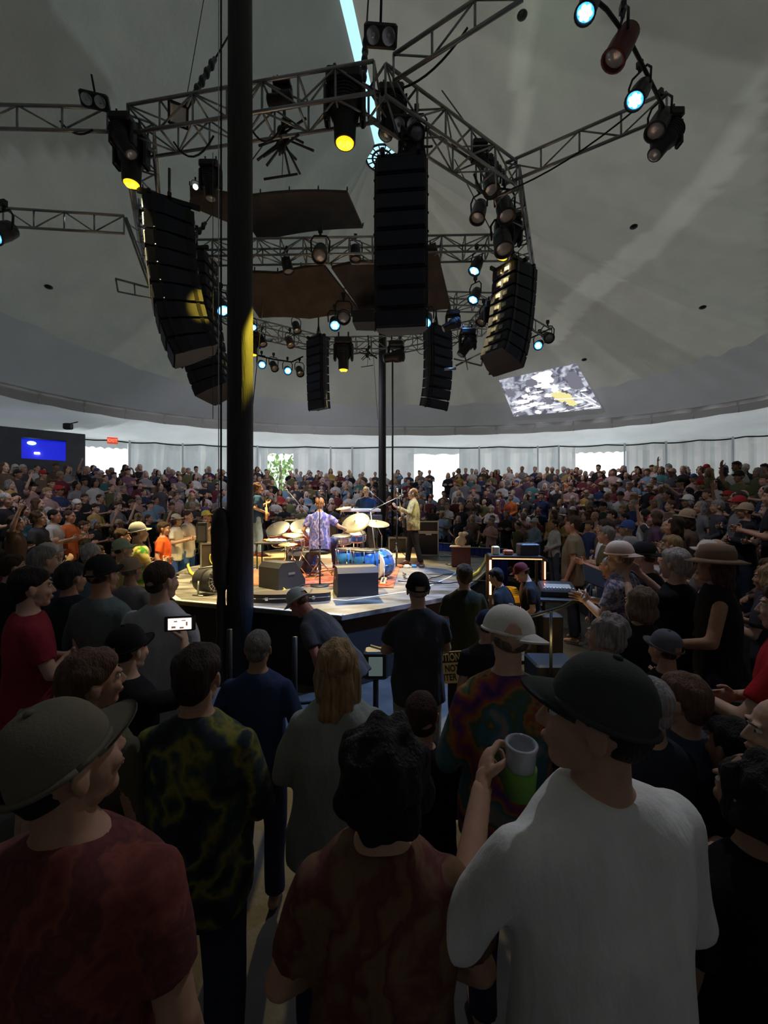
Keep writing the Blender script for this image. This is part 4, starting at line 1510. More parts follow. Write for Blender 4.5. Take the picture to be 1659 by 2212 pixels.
def hair_geo(kind, vox, seed=0.0):
    g = Geo()
    d = 0.010
    if kind == 'short':
        g.ell((0, -0.022, 0.038), (0.086, 0.093, 0.090), n=20).ell((0, 0.008, 0.066), (0.074, 0.080, 0.056), n=16).ell((0, -0.055, -0.030), (0.068, 0.050, 0.055), n=16).ell((0, -0.058, 0.0), (0.074, 0.060, 0.070), n=16)
    elif kind == 'crop':
        g.ell((0, -0.018, 0.034), (0.082, 0.094, 0.089), n=20).ell((0, -0.052, -0.028), (0.066, 0.045, 0.045), n=16)
        d = 0.004
    elif kind == 'fringe':
        g.ell((0, -0.045, 0.000), (0.083, 0.068, 0.045), n=20)
        d = 0.006
    elif kind == 'curly':
        g.ell((0, -0.032, 0.036), (0.100, 0.100, 0.100), n=20).ell((0, -0.065, -0.035), (0.085, 0.055, 0.060), n=16)
        for s_ in (-1, 1):
            g.ell((s_ * 0.078, -0.02, -0.02), (0.026, 0.04, 0.05), n=10)
        d = 0.026
    elif kind == 'long':
        g.ell((0, -0.028, 0.034), (0.091, 0.096, 0.094), n=20).ell((0, -0.066, -0.080), (0.086, 0.050, 0.140), n=20)
        g.ell((0, -0.080, -0.160), (0.078, 0.036, 0.110), n=16)
        for s_ in (-1, 1):
            g.ell((s_ * 0.078, -0.015, -0.070), (0.026, 0.050, 0.120), n=12)
        d = 0.014
    elif kind == 'bob':
        g.ell((0, -0.026, 0.034), (0.098, 0.100, 0.098), n=20).ell((0, -0.060, -0.060), (0.098, 0.056, 0.085), n=20)
        for s_ in (-1, 1):
            g.ell((s_ * 0.084, -0.012, -0.050), (0.028, 0.050, 0.080), n=12)
        d = 0.014
    elif kind == 'tied':
        g.ell((0, -0.026, 0.034), (0.085, 0.094, 0.091), n=20).ell((0, -0.060, -0.02), (0.062, 0.045, 0.05), n=16)
        g.tube((0, -0.10, 0.0), (0, -0.135, -0.10), 0.026, 0.016, n=10, round0=True, round1=True)
        d = 0.008
    elif kind == 'nape':
        g.ell((0, -0.050, -0.015), (0.078, 0.058, 0.055), n=16)
        d = 0.006
    return remesh(g, vox, 2, d, 24, seed, 0.6)


def cap_geo(seed=0.0):
    """crown of a baseball cap with seams, button and rear opening strap"""
    g = Geo()
    prof = []
    for i in range(9):
        a = i / 8 * math.pi / 2
        prof.append((max(0.001, math.cos(a) ** 0.75), math.sin(a)))
    n = 28
    vs_, fs = [], []
    for r, z in prof:
        for i in range(n):
            a = 2 * math.pi * i / n
            k = 1 + 0.012 * abs(math.cos(3 * a))
            vs_.append((0.088 * r * math.cos(a) * k, -0.012 + 0.103 * r * math.sin(a) * k, 0.020 + 0.112 * z))
    for j in range(len(prof) - 1):
        for i in range(n):
            i2 = (i + 1) % n
            # arched opening above the strap at the back
            a = 2 * math.pi * (i + 0.5) / n
            if j < 2 and abs(a - 1.5 * math.pi) < 0.42:
                continue
            fs.append((j * n + i, j * n + i2, j * n + n + i2, j * n + n + i))
    g.add(vs_, fs, 0, True)
    g.ell((0, -0.012, 0.134), (0.010, 0.010, 0.005), n=8)
    pts = [(0.089 * math.cos(a), -0.012 + 0.104 * math.sin(a), 0.026) for a in [2 * math.pi * i / 28 for i in range(29)]]
    g.path(pts, 0.0065, 6)
    return g


def brim_geo():
    g = Geo()
    top, bot = [], []
    n = 14
    for k in (0.0, 0.35, 0.7, 1.0):
        for i in range(n + 1):
            a = math.pi * i / n
            x = 0.076 * math.cos(a) * (1 - 0.06 * k)
            y0 = -0.012 + 0.100 * math.sin(a) ** 0.8 * 1.0
            y = max(0.03, y0) + k * 0.066 * math.sin(a) ** 0.8
            z = 0.024 - 0.16 * x * x / 0.08 + 0.012 * (1 - k) - 0.006 * k
            top.append((x, y, z + 0.003))
            bot.append((x, y, z - 0.003))
    o = len(top)
    m = n + 1
    fs = []
    for k in range(3):
        for i in range(n):
            a, b, c, d = k * m + i, k * m + i + 1, (k + 1) * m + i + 1, (k + 1) * m + i
            fs += [(d, c, b, a), (o + a, o + b, o + c, o + d)]
    for i in range(n):
        a, b = 3 * m + i, 3 * m + i + 1
        fs.append((a, b, o + b, o + a))
    g.add(top + bot, fs, 0, True)
    return g


def hat_geo():
    g = Geo()
    g.lathe([(0.097, 0.015), (0.094, 0.08), (0.080, 0.120), (0.045, 0.132), (0.001, 0.128)], Matrix.Translation((0, -0.01, 0)), 24, sy=1.14)
    g.lathe([(0.098, 0.028), (0.155, 0.010), (0.160, 0.014), (0.098, 0.036)], Matrix.Translation((0, -0.01, 0)), 24, sy=1.1)
    return g


MESH = {}


def cached(key, fn, mats):
    if key not in MESH:
        MESH[key] = fn().mesh(key[0], [M[m] for m in mats])
    return MESH[key]


ARMS = {
    'down': {s: ((k * 0.245, -0.035, 1.150), (k * 0.255, 0.055, 0.900), 'relaxed', (-k, 0, 0)) for s, k in (('L', -1), ('R', 1))},
    'clap': {s: ((k * 0.250, 0.05, 1.165), (k * 0.040, 0.30, 1.235), 'flat', (-k, 0, 0)) for s, k in (('L', -1), ('R', 1))},
    'crossed': {s: ((k * 0.240, 0.07, 1.165), (-k * 0.060, 0.215 + 0.02 * k, 1.190), 'relaxed', (0, -1, 0)) for s, k in (('L', -1), ('R', 1))},
    'hips': {s: ((k * 0.370, -0.08, 1.190), (k * 0.195, 0.04, 1.030), 'relaxed', (-k, 0, 0)) for s, k in (('L', -1), ('R', 1))},
    'pockets': {s: ((k * 0.275, -0.06, 1.160), (k * 0.190, 0.10, 0.940), 'relaxed', (-k, 0, 0)) for s, k in (('L', -1), ('R', 1))},
    'front': {s: ((k * 0.245, 0.01, 1.150), (k * 0.070, 0.20, 1.020), 'relaxed', (0, -1, 0)) for s, k in (('L', -1), ('R', 1))},
    'phone': {'L': ((-0.245, -0.03, 1.15), (-0.25, 0.06, 0.90), 'relaxed', (1, 0, 0)), 'R': ((0.235, 0.20, 1.330), (0.105, 0.355, 1.520), 'grip', (-1, 0, 0.2))},
    'phones': {s: ((k * 0.225, 0.20, 1.32), (k * 0.085, 0.36, 1.53), 'grip', (-k, 0, 0.1)) for s, k in (('L', -1), ('R', 1))},
    'raised': {'L': ((-0.245, -0.03, 1.15), (-0.25, 0.06, 0.90), 'relaxed', (1, 0, 0)), 'R': ((0.300, 0.10, 1.600), (0.250, 0.16, 1.850), 'flat', (-1, 0, 0))},
    'drink': {'L': ((-0.245, -0.03, 1.15), (-0.25, 0.06, 0.90), 'relaxed', (1, 0, 0)), 'R': ((0.255, 0.02, 1.150), (0.170, 0.255, 1.250), 'grip', (-1, 0, 0))},
}


def sleeve_pts(sh, el, wr, k):
    """point at fraction k of the arm (0 shoulder, 1 wrist), elbow at 0.53"""
    if k <= 0.53:
        return sh.lerp(el, k / 0.53)
    return el.lerp(wr, (k - 0.53) / 0.47)


def figure(arms='down', vox=0.018, hvox=0.008, sleeve='short', legs='long', fem=False, stout=1.0, lean=(0, 0), head=(0, 0, 0), seated=False, low=False, seed=0.0, folds=0.018, step=0.0, open_shirt=False):
    """returns body, shirt, trousers geometry and the head matrix; stands on z=0, faces +Y, 1.75 m tall"""
    A = ARMS[arms] if isinstance(arms, str) else arms
    hands = HANDS_LOW if low else HANDS
    piv = Vector((0, 0, 0.97))
    U = Matrix.Translation(piv) @ Euler((-lean[0], lean[1], 0)).to_matrix().to_4x4() @ Matrix.Translation(-piv)
    sw = 0.165 if fem else 0.185
    st = stout
    body, shirt, tr = Geo(), Geo(), Geo()
    hipx = 1.04 if fem else 1.0
    tor = [(.86, .145 * hipx, .105), (.95, .160 * hipx * st, .112 * st), (1.05, .140 * st, .105 * st), (1.15, (.130 if fem else .142) * st, .102 * st),
           (1.27, (.150 if fem else .165) * (st * .5 + .5), .112 * (st * .5 + .5)), (1.37, .172 * sw / .185, .105), (1.43, .150 * sw / .185, .086), (1.475, .090, .066), (1.505, .060, .056)]
    body.loft([(0, 0, z, rx * 0.97, ry * 0.97) for z, rx, ry in tor])
    hem = 0.80
    sh = [(hem, .176 * hipx * st, .128 * st), (.95, .178 * hipx * st, .130 * st), (1.05, .166 * st, .124 * st), (1.15, (.152 if fem else .164) * st, .122 * st),
          (1.27, (.166 if fem else .181) * (st * .5 + .5), .128 * (st * .5 + .5)), (1.36, .186 * sw / .185, .120), (1.415, .188 * sw / .185, .104), (1.446, .162 * sw / .185, .092), (1.474, .115, .080), (1.496, .076, .068)]
    shirt.loft([(0, 0, z, rx, ry) for z, rx, ry in sh])
    hands_out = []
    for s_, k in (('L', -1), ('R', 1)):
        el, wr, hk, palm = A[s_]
        S = Vector((k * sw, 0, 1.385))
        el, wr = Vector(el), Vector(wr)
        body.tube(S + Vector((-k * 0.01, 0, -0.006)), el, 0.043, 0.038, n=12, round0=True, round1=True)
        body.tube(el, wr, 0.040, 0.027, n=12, round0=True)
        end = {'short': 0.36, 'half': 0.56, 'long': 0.97, 'none': 0.04}[sleeve]
        if end > 0.05:
            q0, r0 = S + Vector((-k * 0.012, 0, 0.000)), 0.060
            fr = [0.18, 0.36] if end <= 0.36 else ([0.3, 0.53, 0.56] if end < 0.6 else [0.3, 0.53, 0.75, 0.97])
            for f in fr:
                q1 = sleeve_pts(S, el, wr, f)
                r1 = 0.062 - 0.012 * f if end < 0.6 else 0.059 - 0.020 * f
                last = f == fr[-1]
                shirt.tube(q0, q1, r0, r1, n=14, round0=True, round1=not last)
                q0, r0 = q1, r1
        fw = (wr - el).normalized()
        pv = Vector(palm)
        pz = -(pv - fw * pv.dot(fw)).normalized()
        px_ = fw.cross(pz)
        m = Matrix((px_, fw, pz)).transposed().to_4x4()
        m.translation = wr
        if k > 0:
            m = m @ Matrix.Diagonal((-1, 1, 1, 1))
        hands_out.append((hands[hk], m))
    # neck
    hm = U @ Matrix.Translation((0, 0.0, 1.50)) @ Euler(head).to_matrix().to_4x4() @ Matrix.Translation(HC0 - Vector((0, 0, 1.50)))
    body.move(U)
    shirt.move(U)
    nb = U @ Vector((0, -0.005, 1.46))
    nt = hm @ Vector((0, -0.015, -0.06))
    body.tube(nb, nt, 0.058 if not fem else 0.050, 0.054 if not fem else 0.046, n=14, round0=True, round1=True)
    # legs
    for k in (-1, 1):
        hip = Vector((k * 0.088, 0, 0.90))
        if seated:
            kn, an = Vector((k * 0.20, 0.43, 0.93)), Vector((k * 0.21, 0.40, 0.50))
        else:
            kn, an = Vector((k * 0.105, 0.015 + k * step * 0.5, 0.50)), Vector((k * 0.115, -0.02 + k * step, 0.085))
        body.tube(hip, kn, 0.082, 0.055, n=12, round0=True, round1=True)
        body.tube(kn, an, 0.055, 0.038, n=12, round1=True)
        ft = an + Vector((0, 0.11, -0.045))
        body.tube(an + Vector((0, -0.035, -0.040)), ft, 0.036, 0.034, n=10, round0=True, round1=True)
        tr.tube(hip + Vector((0, 0, 0.02)), kn, 0.098 * (st * .5 + .5), 0.074, n=14, round0=True, round1=legs == 'long')
        if legs == 'long':
            tr.tube(kn, an + Vector((0, 0, 0.01)), 0.073, 0.062, n=14, round0=True)
    tr.loft([(0, 0, 0.82, .150 * hipx, .112), (0, 0, 0.90, .164 * hipx * st, .120 * st), (0, 0, 0.99, .160 * st, .116 * st), (0, 0, 1.01, .15 * st, .108 * st)])
    bm = remesh(body, vox * 1.0, 2)
    hk_ = (hvox, fem)
    if hk_ not in HEADS:
        HEADS[hk_] = head_geo(hvox, fem)
    bm.join(HEADS[hk_], hm)
    for hg, m in hands_out:
        bm.join(hg, U @ m)
    sm = remesh(shirt, vox * 0.95, 2, folds, 9, seed, 0.5)
    tm = remesh(tr, vox * 1.1, 2, folds * 0.8, 8, seed + 3, 0.4)
    return bm, sm, tm, hm


FIG = {}


def fig_meshes(shirtmat='cloth', trmat='denim', **kw):
    key = repr(sorted(kw.items(), key=str))
    if key not in FIG:
        b_, s_, t_, hm = figure(**kw)
        FIG[key] = (b_.mesh('person', [M['skin'], M['eyew'], M['eyed'], M['lip']]), s_.mesh('shirt', [M['cloth']]), t_.mesh('trousers', [M['denim']]), hm)
    b_, s_, t_, hm = FIG[key]
    if shirtmat != 'cloth':
        k2 = key + shirtmat
        if k2 not in FIG:
            c = s_.copy()
            c.materials.clear()
            c.materials.append(M[shirtmat])
            FIG[k2] = c
        s_ = FIG[k2]
    return b_, s_, t_, hm


SKIN = [(0.52, 0.30, 0.20), (0.58, 0.36, 0.26), (0.45, 0.25, 0.16), (0.60, 0.38, 0.28), (0.28, 0.15, 0.09)]


def person(loc, yaw, height, label, hair='short', hairc=(0.06, 0.035, 0.02), shirtc=(0.3, 0.3, 0.3), trc=(0.04, 0.05, 0.09), skin=0, cap=None, capc=(0.1, 0.1, 0.1), capyaw=0.0,
           shirtmat='cloth', group='people in the crowd', near=False, shoes=None, hvox=None, glasses=False, beard=None, fullhair=False, hairs=1.0, **kw):
    if near:
        kw.setdefault('vox', 0.012)
        kw['hvox'] = 0.0055
    b_, s_, t_, hm = fig_meshes(shirtmat=shirtmat, **kw)
    root = obj('person', b_, loc=loc, rot=(0, 0, yaw), color=SKIN[skin] if isinstance(skin, int) else skin, scale=(height / 1.75,) * 3)
    tag(root, label, 'person', group)
    so = obj('shirt', s_, parent=root, color=shirtc)
    obj('trousers' if kw.get('legs', 'long') == 'long' else 'shorts', t_, parent=root, color=trc)
    hv = 0.0065 if near else 0.012
    if cap == 'cap' and not fullhair and hair not in (None, 'long', 'bob', 'tied'):
        hair = 'nape'
    if hair:
        o = obj('hair', cached(('hair', hair, near), lambda: hair_geo(hair, hv), ['hair']), parent=root, color=hairc)
        o.matrix_local = hm @ (Matrix.Diagonal((0.93, 0.91, 0.80, 1)) if cap else Matrix.Diagonal((hairs, hairs, hairs * 1.03, 1)))
    if cap:
        if cap == 'cap':
            o = obj('cap', cached(('cap', 0), cap_geo, ['capm']), parent=root, color=capc)
            o.matrix_local = hm @ Matrix.Rotation(capyaw, 4, 'Z') @ Matrix.Rotation(0.20 if capyaw == 0 else 0.0, 4, 'X') @ Matrix.Translation((0, 0.004, -0.004)) @ Matrix.Diagonal(((1.0 if capyaw == 0 else 1.15), (1.0 if capyaw == 0 else 1.10), 1.06, 1))
            obj('brim', cached(('brim', 0), brim_geo, ['capm']), parent=o, color=tuple(c * 0.8 for c in capc))
        else:
            o = obj('hat', cached(('hat', 0), hat_geo, ['capm']), parent=root, color=capc)
            o.matrix_local = hm
    if glasses:
        g = Geo()
        for k in (-1, 1):
            g.path([(k * 0.032 + 0.019 * math.cos(a), 0.098, 0.004 + 0.015 * math.sin(a)) for a in [i * math.pi / 6 for i in range(13)]], 0.002, 5)
            g.tube((k * 0.05, 0.098, 0.008), (k * 0.078, 0.0, 0.006), 0.002, n=5)
        g.tube((-0.013, 0.1, 0.006), (0.013, 0.1, 0.006), 0.002, n=5)
        o = obj('glasses', g, 'black', root)
        o.matrix_local = hm
    if beard:
        g = Geo().ell((0, 0.050, -0.090), (0.050, 0.048, 0.045), n=14)
        o = obj('beard', remesh(g, 0.008, 1, 0.01, 30), 'hair', root, color=beard)
        o.matrix_local = hm
    if shoes:
        for k in (-1, 1):
            g = Geo().loft([(k * 0.115, 0.035, 0.0, 0.048, 0.135), (k * 0.115, 0.035, 0.03, 0.047, 0.132), (k * 0.115, 0.02, 0.06, 0.043, 0.105), (k * 0.115, -0.02, 0.11, 0.042, 0.055)], n=16)
            o = obj('shoe', g, mat('shoe_leather', shoes, 0.5), root)
            if kw.get('seated'):
                o.location = (k * 0.095, 0.42, 0.415)
            elif kw.get('step'):
                o.location = (0, k * kw['step'], 0)
    return root


def face_stage(x, y, extra=0.0):
    return math.atan2(-(SC.x - x), SC.y - y) + extra


USED = []          # (x, y) of placed people


def at_px(px, top, d, label, base=0.0, yaw=None, dyaw=0.0, hmin=1.42, hmax=1.98, **kw):
    p = P(px, top, d)
    h = min(hmax, max(hmin, p.z - base))
    y = face_stage(p.x, p.y, dyaw) if yaw is None else yaw
    USED.append((p.x, p.y))
    return person((p.x, p.y, base), y, h, label, **kw)


# ---- near crowd, one by one -------------------------------------------------
ARM_DRINK_L = {'L': ((-0.275, 0.08, 1.185), (-0.125, 0.285, 1.335), 'grip', (1, 0.2, 0)), 'R': ((0.250, 0.02, 1.150), (0.100, 0.22, 1.06), 'relaxed', (-1, 0, 0))}
at_px(150, 1522, 0.86, 'man in a dark red speckled shirt and drab olive cap, lowest on the left', hair='short', fullhair=True, hairc=(0.015, 0.01, 0.008), cap='cap', capc=(0.15, 0.13, 0.09), shirtmat='redpat',
      skin=2, head=(0.18, 0.0, -0.50), near=True, seed=1.0, stout=1.12, arms='down')
at_px(1295, 1432, 0.90, 'man in a plain white T-shirt and dark green cap, large at the lower right', hair='short', fullhair=True, hairc=(0.03, 0.02, 0.015), cap='cap', capc=(0.050, 0.058, 0.050), shirtc=(0.80, 0.80, 0.76),
      skin=0, head=(0.05, 0.0, 0.85), near=True, seed=2.0, stout=1.15, arms=ARM_DRINK_L, sleeve='half', dyaw=0.10)
at_px(826, 1577, 0.95, 'woman with full very dark hair in a tan and red top, bottom centre', hair='curly', hairs=1.1, hairc=(0.012, 0.008, 0.007), shirtmat='tanpat', skin=0, fem=True, near=True, seed=3.0, arms='front', stout=1.1)
at_px(1095, 1320, 1.75, 'man in a rainbow tie-dye shirt with a white cap', hair='nape', hairc=(0.15, 0.12, 0.1), cap='cap', capc=(0.80, 0.78, 0.72), capyaw=-2.3, shirtmat='tie_rain', skin=1,
      head=(-0.10, 0.12, -0.25), near=True, seed=4.0, stout=1.15, arms='front', sleeve='half')
at_px(728, 1384, 1.72, 'woman with shoulder length blonde hair in a loose grey-green shirt', hair='long', hairc=(0.42, 0.27, 0.13), shirtc=(0.30, 0.34, 0.31), fem=True, near=True, seed=5.0, arms='front', sleeve='long', stout=1.2, skin=1)
at_px(903, 1241, 3.05, 'man in a charcoal T-shirt, black cap and pale shorts, back turned near the stage', hair='nape', hairc=(0.35, 0.3, 0.28), cap='cap', capc=(0.012, 0.012, 0.016), shirtc=(0.055, 0.06, 0.075), trc=(0.36, 0.40, 0.34),
      legs='shorts', near=True, seed=6.0, arms='crossed', stout=1.15, skin=1)
at_px(557, 1363, 2.30, 'man with cropped grey hair in a plain navy shirt, back turned', hair='crop', hairc=(0.22, 0.20, 0.19), shirtc=(0.035, 0.055, 0.13), near=True, seed=7.0, arms='pockets', sleeve='long', stout=1.1, skin=2)
at_px(345, 1214, 2.70, 'broad man in a light grey T-shirt with short brown hair, left of the thick pole', hair='crop', hairc=(0.06, 0.035, 0.02), shirtc=(0.42, 0.43, 0.47), near=True, seed=8.0, arms='down', stout=1.25, skin=1, head=(0.0, 0.0, -0.3))
ph = at_px(272, 1357, 2.0, 'person in a black cap and black shirt holding up a lit phone', hair='nape', hairc=(0.01, 0.01, 0.01), cap='cap', capc=(0.012, 0.012, 0.014), shirtc=(0.015, 0.015, 0.018), near=True, seed=9.0, skin=1, dyaw=-0.22,
           arms={'L': ((-0.245, -0.03, 1.15), (-0.25, 0.06, 0.90), 'relaxed', (1, 0, 0)), 'R': ((0.265, 0.16, 1.350), (0.070, 0.330, 1.585), 'grip', (-1, 0, 0.2))})
at_px(425, 1397, 1.50, 'man with dark brown hair in a black, green and yellow tie-dye shirt', hair='short', hairc=(0.035, 0.02, 0.012), shirtmat='tie_green', near=True, seed=10.0, arms='front', sleeve='half', stout=1.15, skin=0)
at_px(190, 1402, 1.50, 'person with light brown hair and an olive shirt looking right, on the left', hair='short', hairc=(0.13, 0.07, 0.04), shirtc=(0.10, 0.095, 0.06), near=True, seed=11.0, arms='front', sleeve='long', dyaw=-0.25, skin=2, head=(0.05, 0.15, -0.4))
at_px(62, 1228, 2.55, 'person in a crimson T-shirt hugging their arms at the left edge', hair='short', hairc=(0.02, 0.012, 0.01), shirtc=(0.30, 0.03, 0.045), trc=(0.35, 0.36, 0.36), legs='shorts', seed=12.0, near=True, arms='crossed', dyaw=-0.5, skin=1)
at_px(218, 1204, 2.90, 'man in a faded grey-green shirt and black cap, back turned', hair='nape', cap='cap', capc=(0.02, 0.02, 0.022), shirtc=(0.13, 0.17, 0.17), near=True, seed=13.0, arms='front', sleeve='half', skin=2)
at_px(150, 1216, 3.20, 'person in very dark clothes just left of the grey-green shirt', hair='short', hairc=(0.03, 0.03, 0.03), shirtc=(0.02, 0.025, 0.035), seed=14.0, arms='down', skin=2, low=True)
at_px(90, 1182, 3.70, 'person with grey hair in a navy shirt above the crimson T-shirt', hair='short', hairc=(0.25, 0.24, 0.24), shirtc=(0.03, 0.04, 0.08), arms='down', skin=1, low=True)
b8 = P(742, 1446, 3.35)
USED.append((b8.x, b8.y))
person((b8.x, b8.y, 0), math.pi / 2 - 0.35, 1.66, 'stooping man in a dark grey shirt and pale mesh cap beside the stage front', hair='nape', hairc=(0.1, 0.05, 0.03), cap='cap', capc=(0.42, 0.48, 0.48), shirtc=(0.07, 0.07, 0.085), near=True, seed=15.0,
       lean=(0.68, 0), head=(-0.1, 0, 0), arms='front', stout=1.2, skin=(0.42, 0.16, 0.12))
b9 = P(910, 1512, 2.0)
USED.append((b9.x, b9.y))
person((b9.x, b9.y, -0.44), face_stage(b9.x, b9.y), 1.72, 'seated person with dark reddish hair between the white cap man and the blonde woman', hair='crop', hairc=(0.05, 0.018, 0.012), shirtc=(0.012, 0.012, 0.016), near=True, seed=16.0, seated=True, arms='front', skin=3)
at_px(1052, 1322, 2.95, 'person in a navy cap just behind the white cap', hair='nape', cap='cap', capc=(0.03, 0.035, 0.09), shirtc=(0.03, 0.03, 0.04), arms='down', skin=1, low=True)
# front of the stage, left
at_px(262, 1166, 5.15, 'man in a yellow T-shirt and pale green-blue cap at the left stage corner', hair='nape', cap='cap', capc=(0.45, 0.55, 0.42), shirtc=(0.75, 0.66, 0.28), arms='front', trc=(0.08, 0.05, 0.06), skin=1, low=True, dyaw=-0.15)
at_px(297, 1130, 5.9, 'man in a green and yellow printed jersey with a white mesh cap', hair='nape', cap='cap', capc=(0.70, 0.68, 0.62), shirtmat='sports', arms='clap', trc=(0.02, 0.10, 0.07), skin=1, low=True, base=0.02, seed=2.5, hmax=2.0)
at_px(262, 1143, 6.7, 'person in dark clothes looking up behind the yellow T-shirt', hair='short', shirtc=(0.05, 0.03, 0.04), arms='clap', skin=0, low=True, hmax=2.0)
at_px(206, 1178, 5.6, 'person in an orange shirt left of the yellow T-shirt man', hair='short', shirtc=(0.75, 0.14, 0.04), arms='clap', skin=0, low=True)
at_px(380, 1111, 9.35, 'woman in a white shirt and cream cap clapping beside the blue drape', base=0.2, hair='bob', cap='cap', capc=(0.75, 0.65, 0.45), shirtc=(0.85, 0.80, 0.66), trc=(0.05, 0.12, 0.4), arms='clap', fem=True, low=True, skin=1)
at_px(405, 1094, 9.7, 'man in a white shirt clapping behind the blue drape', base=0.2, hair='crop', shirtc=(0.80, 0.74, 0.64), trc=(0.08, 0.2, 0.55), arms='clap', low=True, skin=1)
at_px(445, 1096, 10.2, 'man in a yellow cap and tan shirt taking a picture above the black speaker', base=0.2, hair='nape', cap='cap', capc=(0.8, 0.7, 0.15), shirtc=(0.45, 0.34, 0.2), arms='phones', low=True, skin=0)
at_px(466, 1100, 10.8, 'person in a red and white top right of the yellow cap', base=0.2, hair='short', shirtc=(0.45, 0.1, 0.1), arms='crossed', low=True, skin=3)
at_px(352, 1128, 8.3, 'child in a bright orange shirt beside the blue drape', base=0.0, hair='short', shirtc=(0.85, 0.13, 0.03), arms='down', low=True, skin=0, hmin=1.2, hmax=1.95)
# right side
R1 = at_px(1345, 1173, 3.7, 'man in a dark floral shirt and peach cap holding a tablet', hair='nape', hairc=(0.3, 0.2, 0.15), cap='cap', capc=(0.72, 0.52, 0.42), capyaw=3.14, shirtmat='floral', skin=0, near=True, seed=21.0, arms='clap', dyaw=0.25, stout=1.15)
at_px(1397, 1174, 3.95, 'man in a black cap and black shirt right of the peach cap', hair='nape', cap='cap', capc=(0.02, 0.018, 0.02), capyaw=3.14, shirtc=(0.02, 0.018, 0.02), skin=0, low=True, arms='down')
at_px(1310, 1122, 6.3, 'man in a white T-shirt right of the big tan shirt', base=0.0, hair='short', shirtc=(0.70, 0.70, 0.74), trc=(0.05, 0.05, 0.08), low=True, arms='crossed', skin=0, hmax=2.05, seed=4.4)
at_px(1240, 1103, 6.9, 'big man in a tan shirt behind the sound desk', base=0.0, hair='short', shirtc=(0.24, 0.20, 0.13), trc=(0.05, 0.05, 0.06), low=True, arms='down', skin=0, stout=1.25, hmax=2.08)
at_px(1312, 1331, 2.30, 'person with wavy grey hair in a rust coloured shirt looking left', hair='curly', hairc=(0.36, 0.32, 0.31), shirtc=(0.26, 0.065, 0.025), near=True, seed=23.0, arms='front', dyaw=0.55, skin=1, stout=1.1)
at_px(1385, 1270, 2.85, 'person with light brown hair in black behind the grey-haired one', hair='bob', hairc=(0.22, 0.15, 0.11), shirtc=(0.02, 0.02, 0.022), fem=True, arms='front', skin=1, low=True)
at_px(1550, 1180, 3.0, 'woman in a tan brimmed hat, black clothes and dark glasses, seen from the side', hair='long', hairc=(0.09, 0.04, 0.025), cap='hat', capc=(0.26, 0.17, 0.11), shirtc=(0.02, 0.015, 0.015), fem=True, near=True, seed=24.0, dyaw=0.55, glasses=True,
      arms={'L': ((-0.245, 0.05, 1.16), (-0.12, 0.30, 1.08), 'relaxed', (0, -1, 0)), 'R': ((0.245, 0.03, 1.16), (0.12, 0.28, 1.05), 'flat', (-1, 0, 0))}, sleeve='none', skin=2)
at_px(1706, 1262, 2.1, 'man in a bright red T-shirt reaching a hand in from the right edge', hair='short', shirtc=(0.42, 0.018, 0.025), near=True, seed=25.0, dyaw=0.4, skin=1,
      arms={'L': ((-0.290, 0.14, 1.13), (-0.16, 0.42, 1.17), 'flat', (0.2, 0, 1)), 'R': ((0.25, 0.0, 1.15), (0.1, 0.22, 1.1), 'relaxed', (-1, 0, 0))}, stout=1.15)
at_px(1404, 1466, 1.52, 'man with thin white hair behind the dark green cap', hair='crop', hairc=(0.38, 0.36, 0.35), shirtc=(0.03, 0.035, 0.05), near=True, seed=26.0, arms='front', skin=1)
at_px(1482, 1460, 1.62, 'person with light brown hair and glasses in a dusky blue shirt, lower right', hair='short', hairc=(0.17, 0.09, 0.06), shirtc=(0.05, 0.065, 0.11), near=True, seed=27.0, arms='front', dyaw=0.4, glasses=True, skin=1)
at_px(1440, 1366, 2.35, 'person in a faded slate cap and black shirt, right of the rust shirt', hair='nape', cap='cap', capc=(0.12, 0.13, 0.16), shirtc=(0.02, 0.02, 0.025), seed=28.0, arms='down', skin=0, low=True)
at_px(1700, 1512, 1.30, 'person with a pink face and red shirt cut by the right edge', hair='fringe', hairc=(0.3, 0.2, 0.18), shirtc=(0.12, 0.015, 0.02), near=True, seed=29.0, arms='crossed', dyaw=1.0, skin=3)
at_px(1590, 1560, 1.45, 'added person with black hair in a black shirt, darkening the lower right', hair='short', hairc=(0.008, 0.008, 0.008), shirtc=(0.008, 0.008, 0.010), near=True, seed=30.0, arms='front', skin=4)  # near-black figure added to keep this side dark
at_px(1640, 1640, 1.05, 'added person in a black shirt with dark curls, darkening the bottom right corner', hair='curly', hairc=(0.006, 0.006, 0.006), shirtc=(0.006, 0.006, 0.008), near=True, seed=31.0, arms='front', skin=4, stout=1.2)  # near-black figure added to fill the corner with darkness
at_px(1462, 1186, 3.35, 'person with white hair in a black top left of the tan brimmed hat', hair='short', hairc=(0.5, 0.47, 0.45), shirtc=(0.015, 0.015, 0.02), arms='phones', skin=3, low=True)
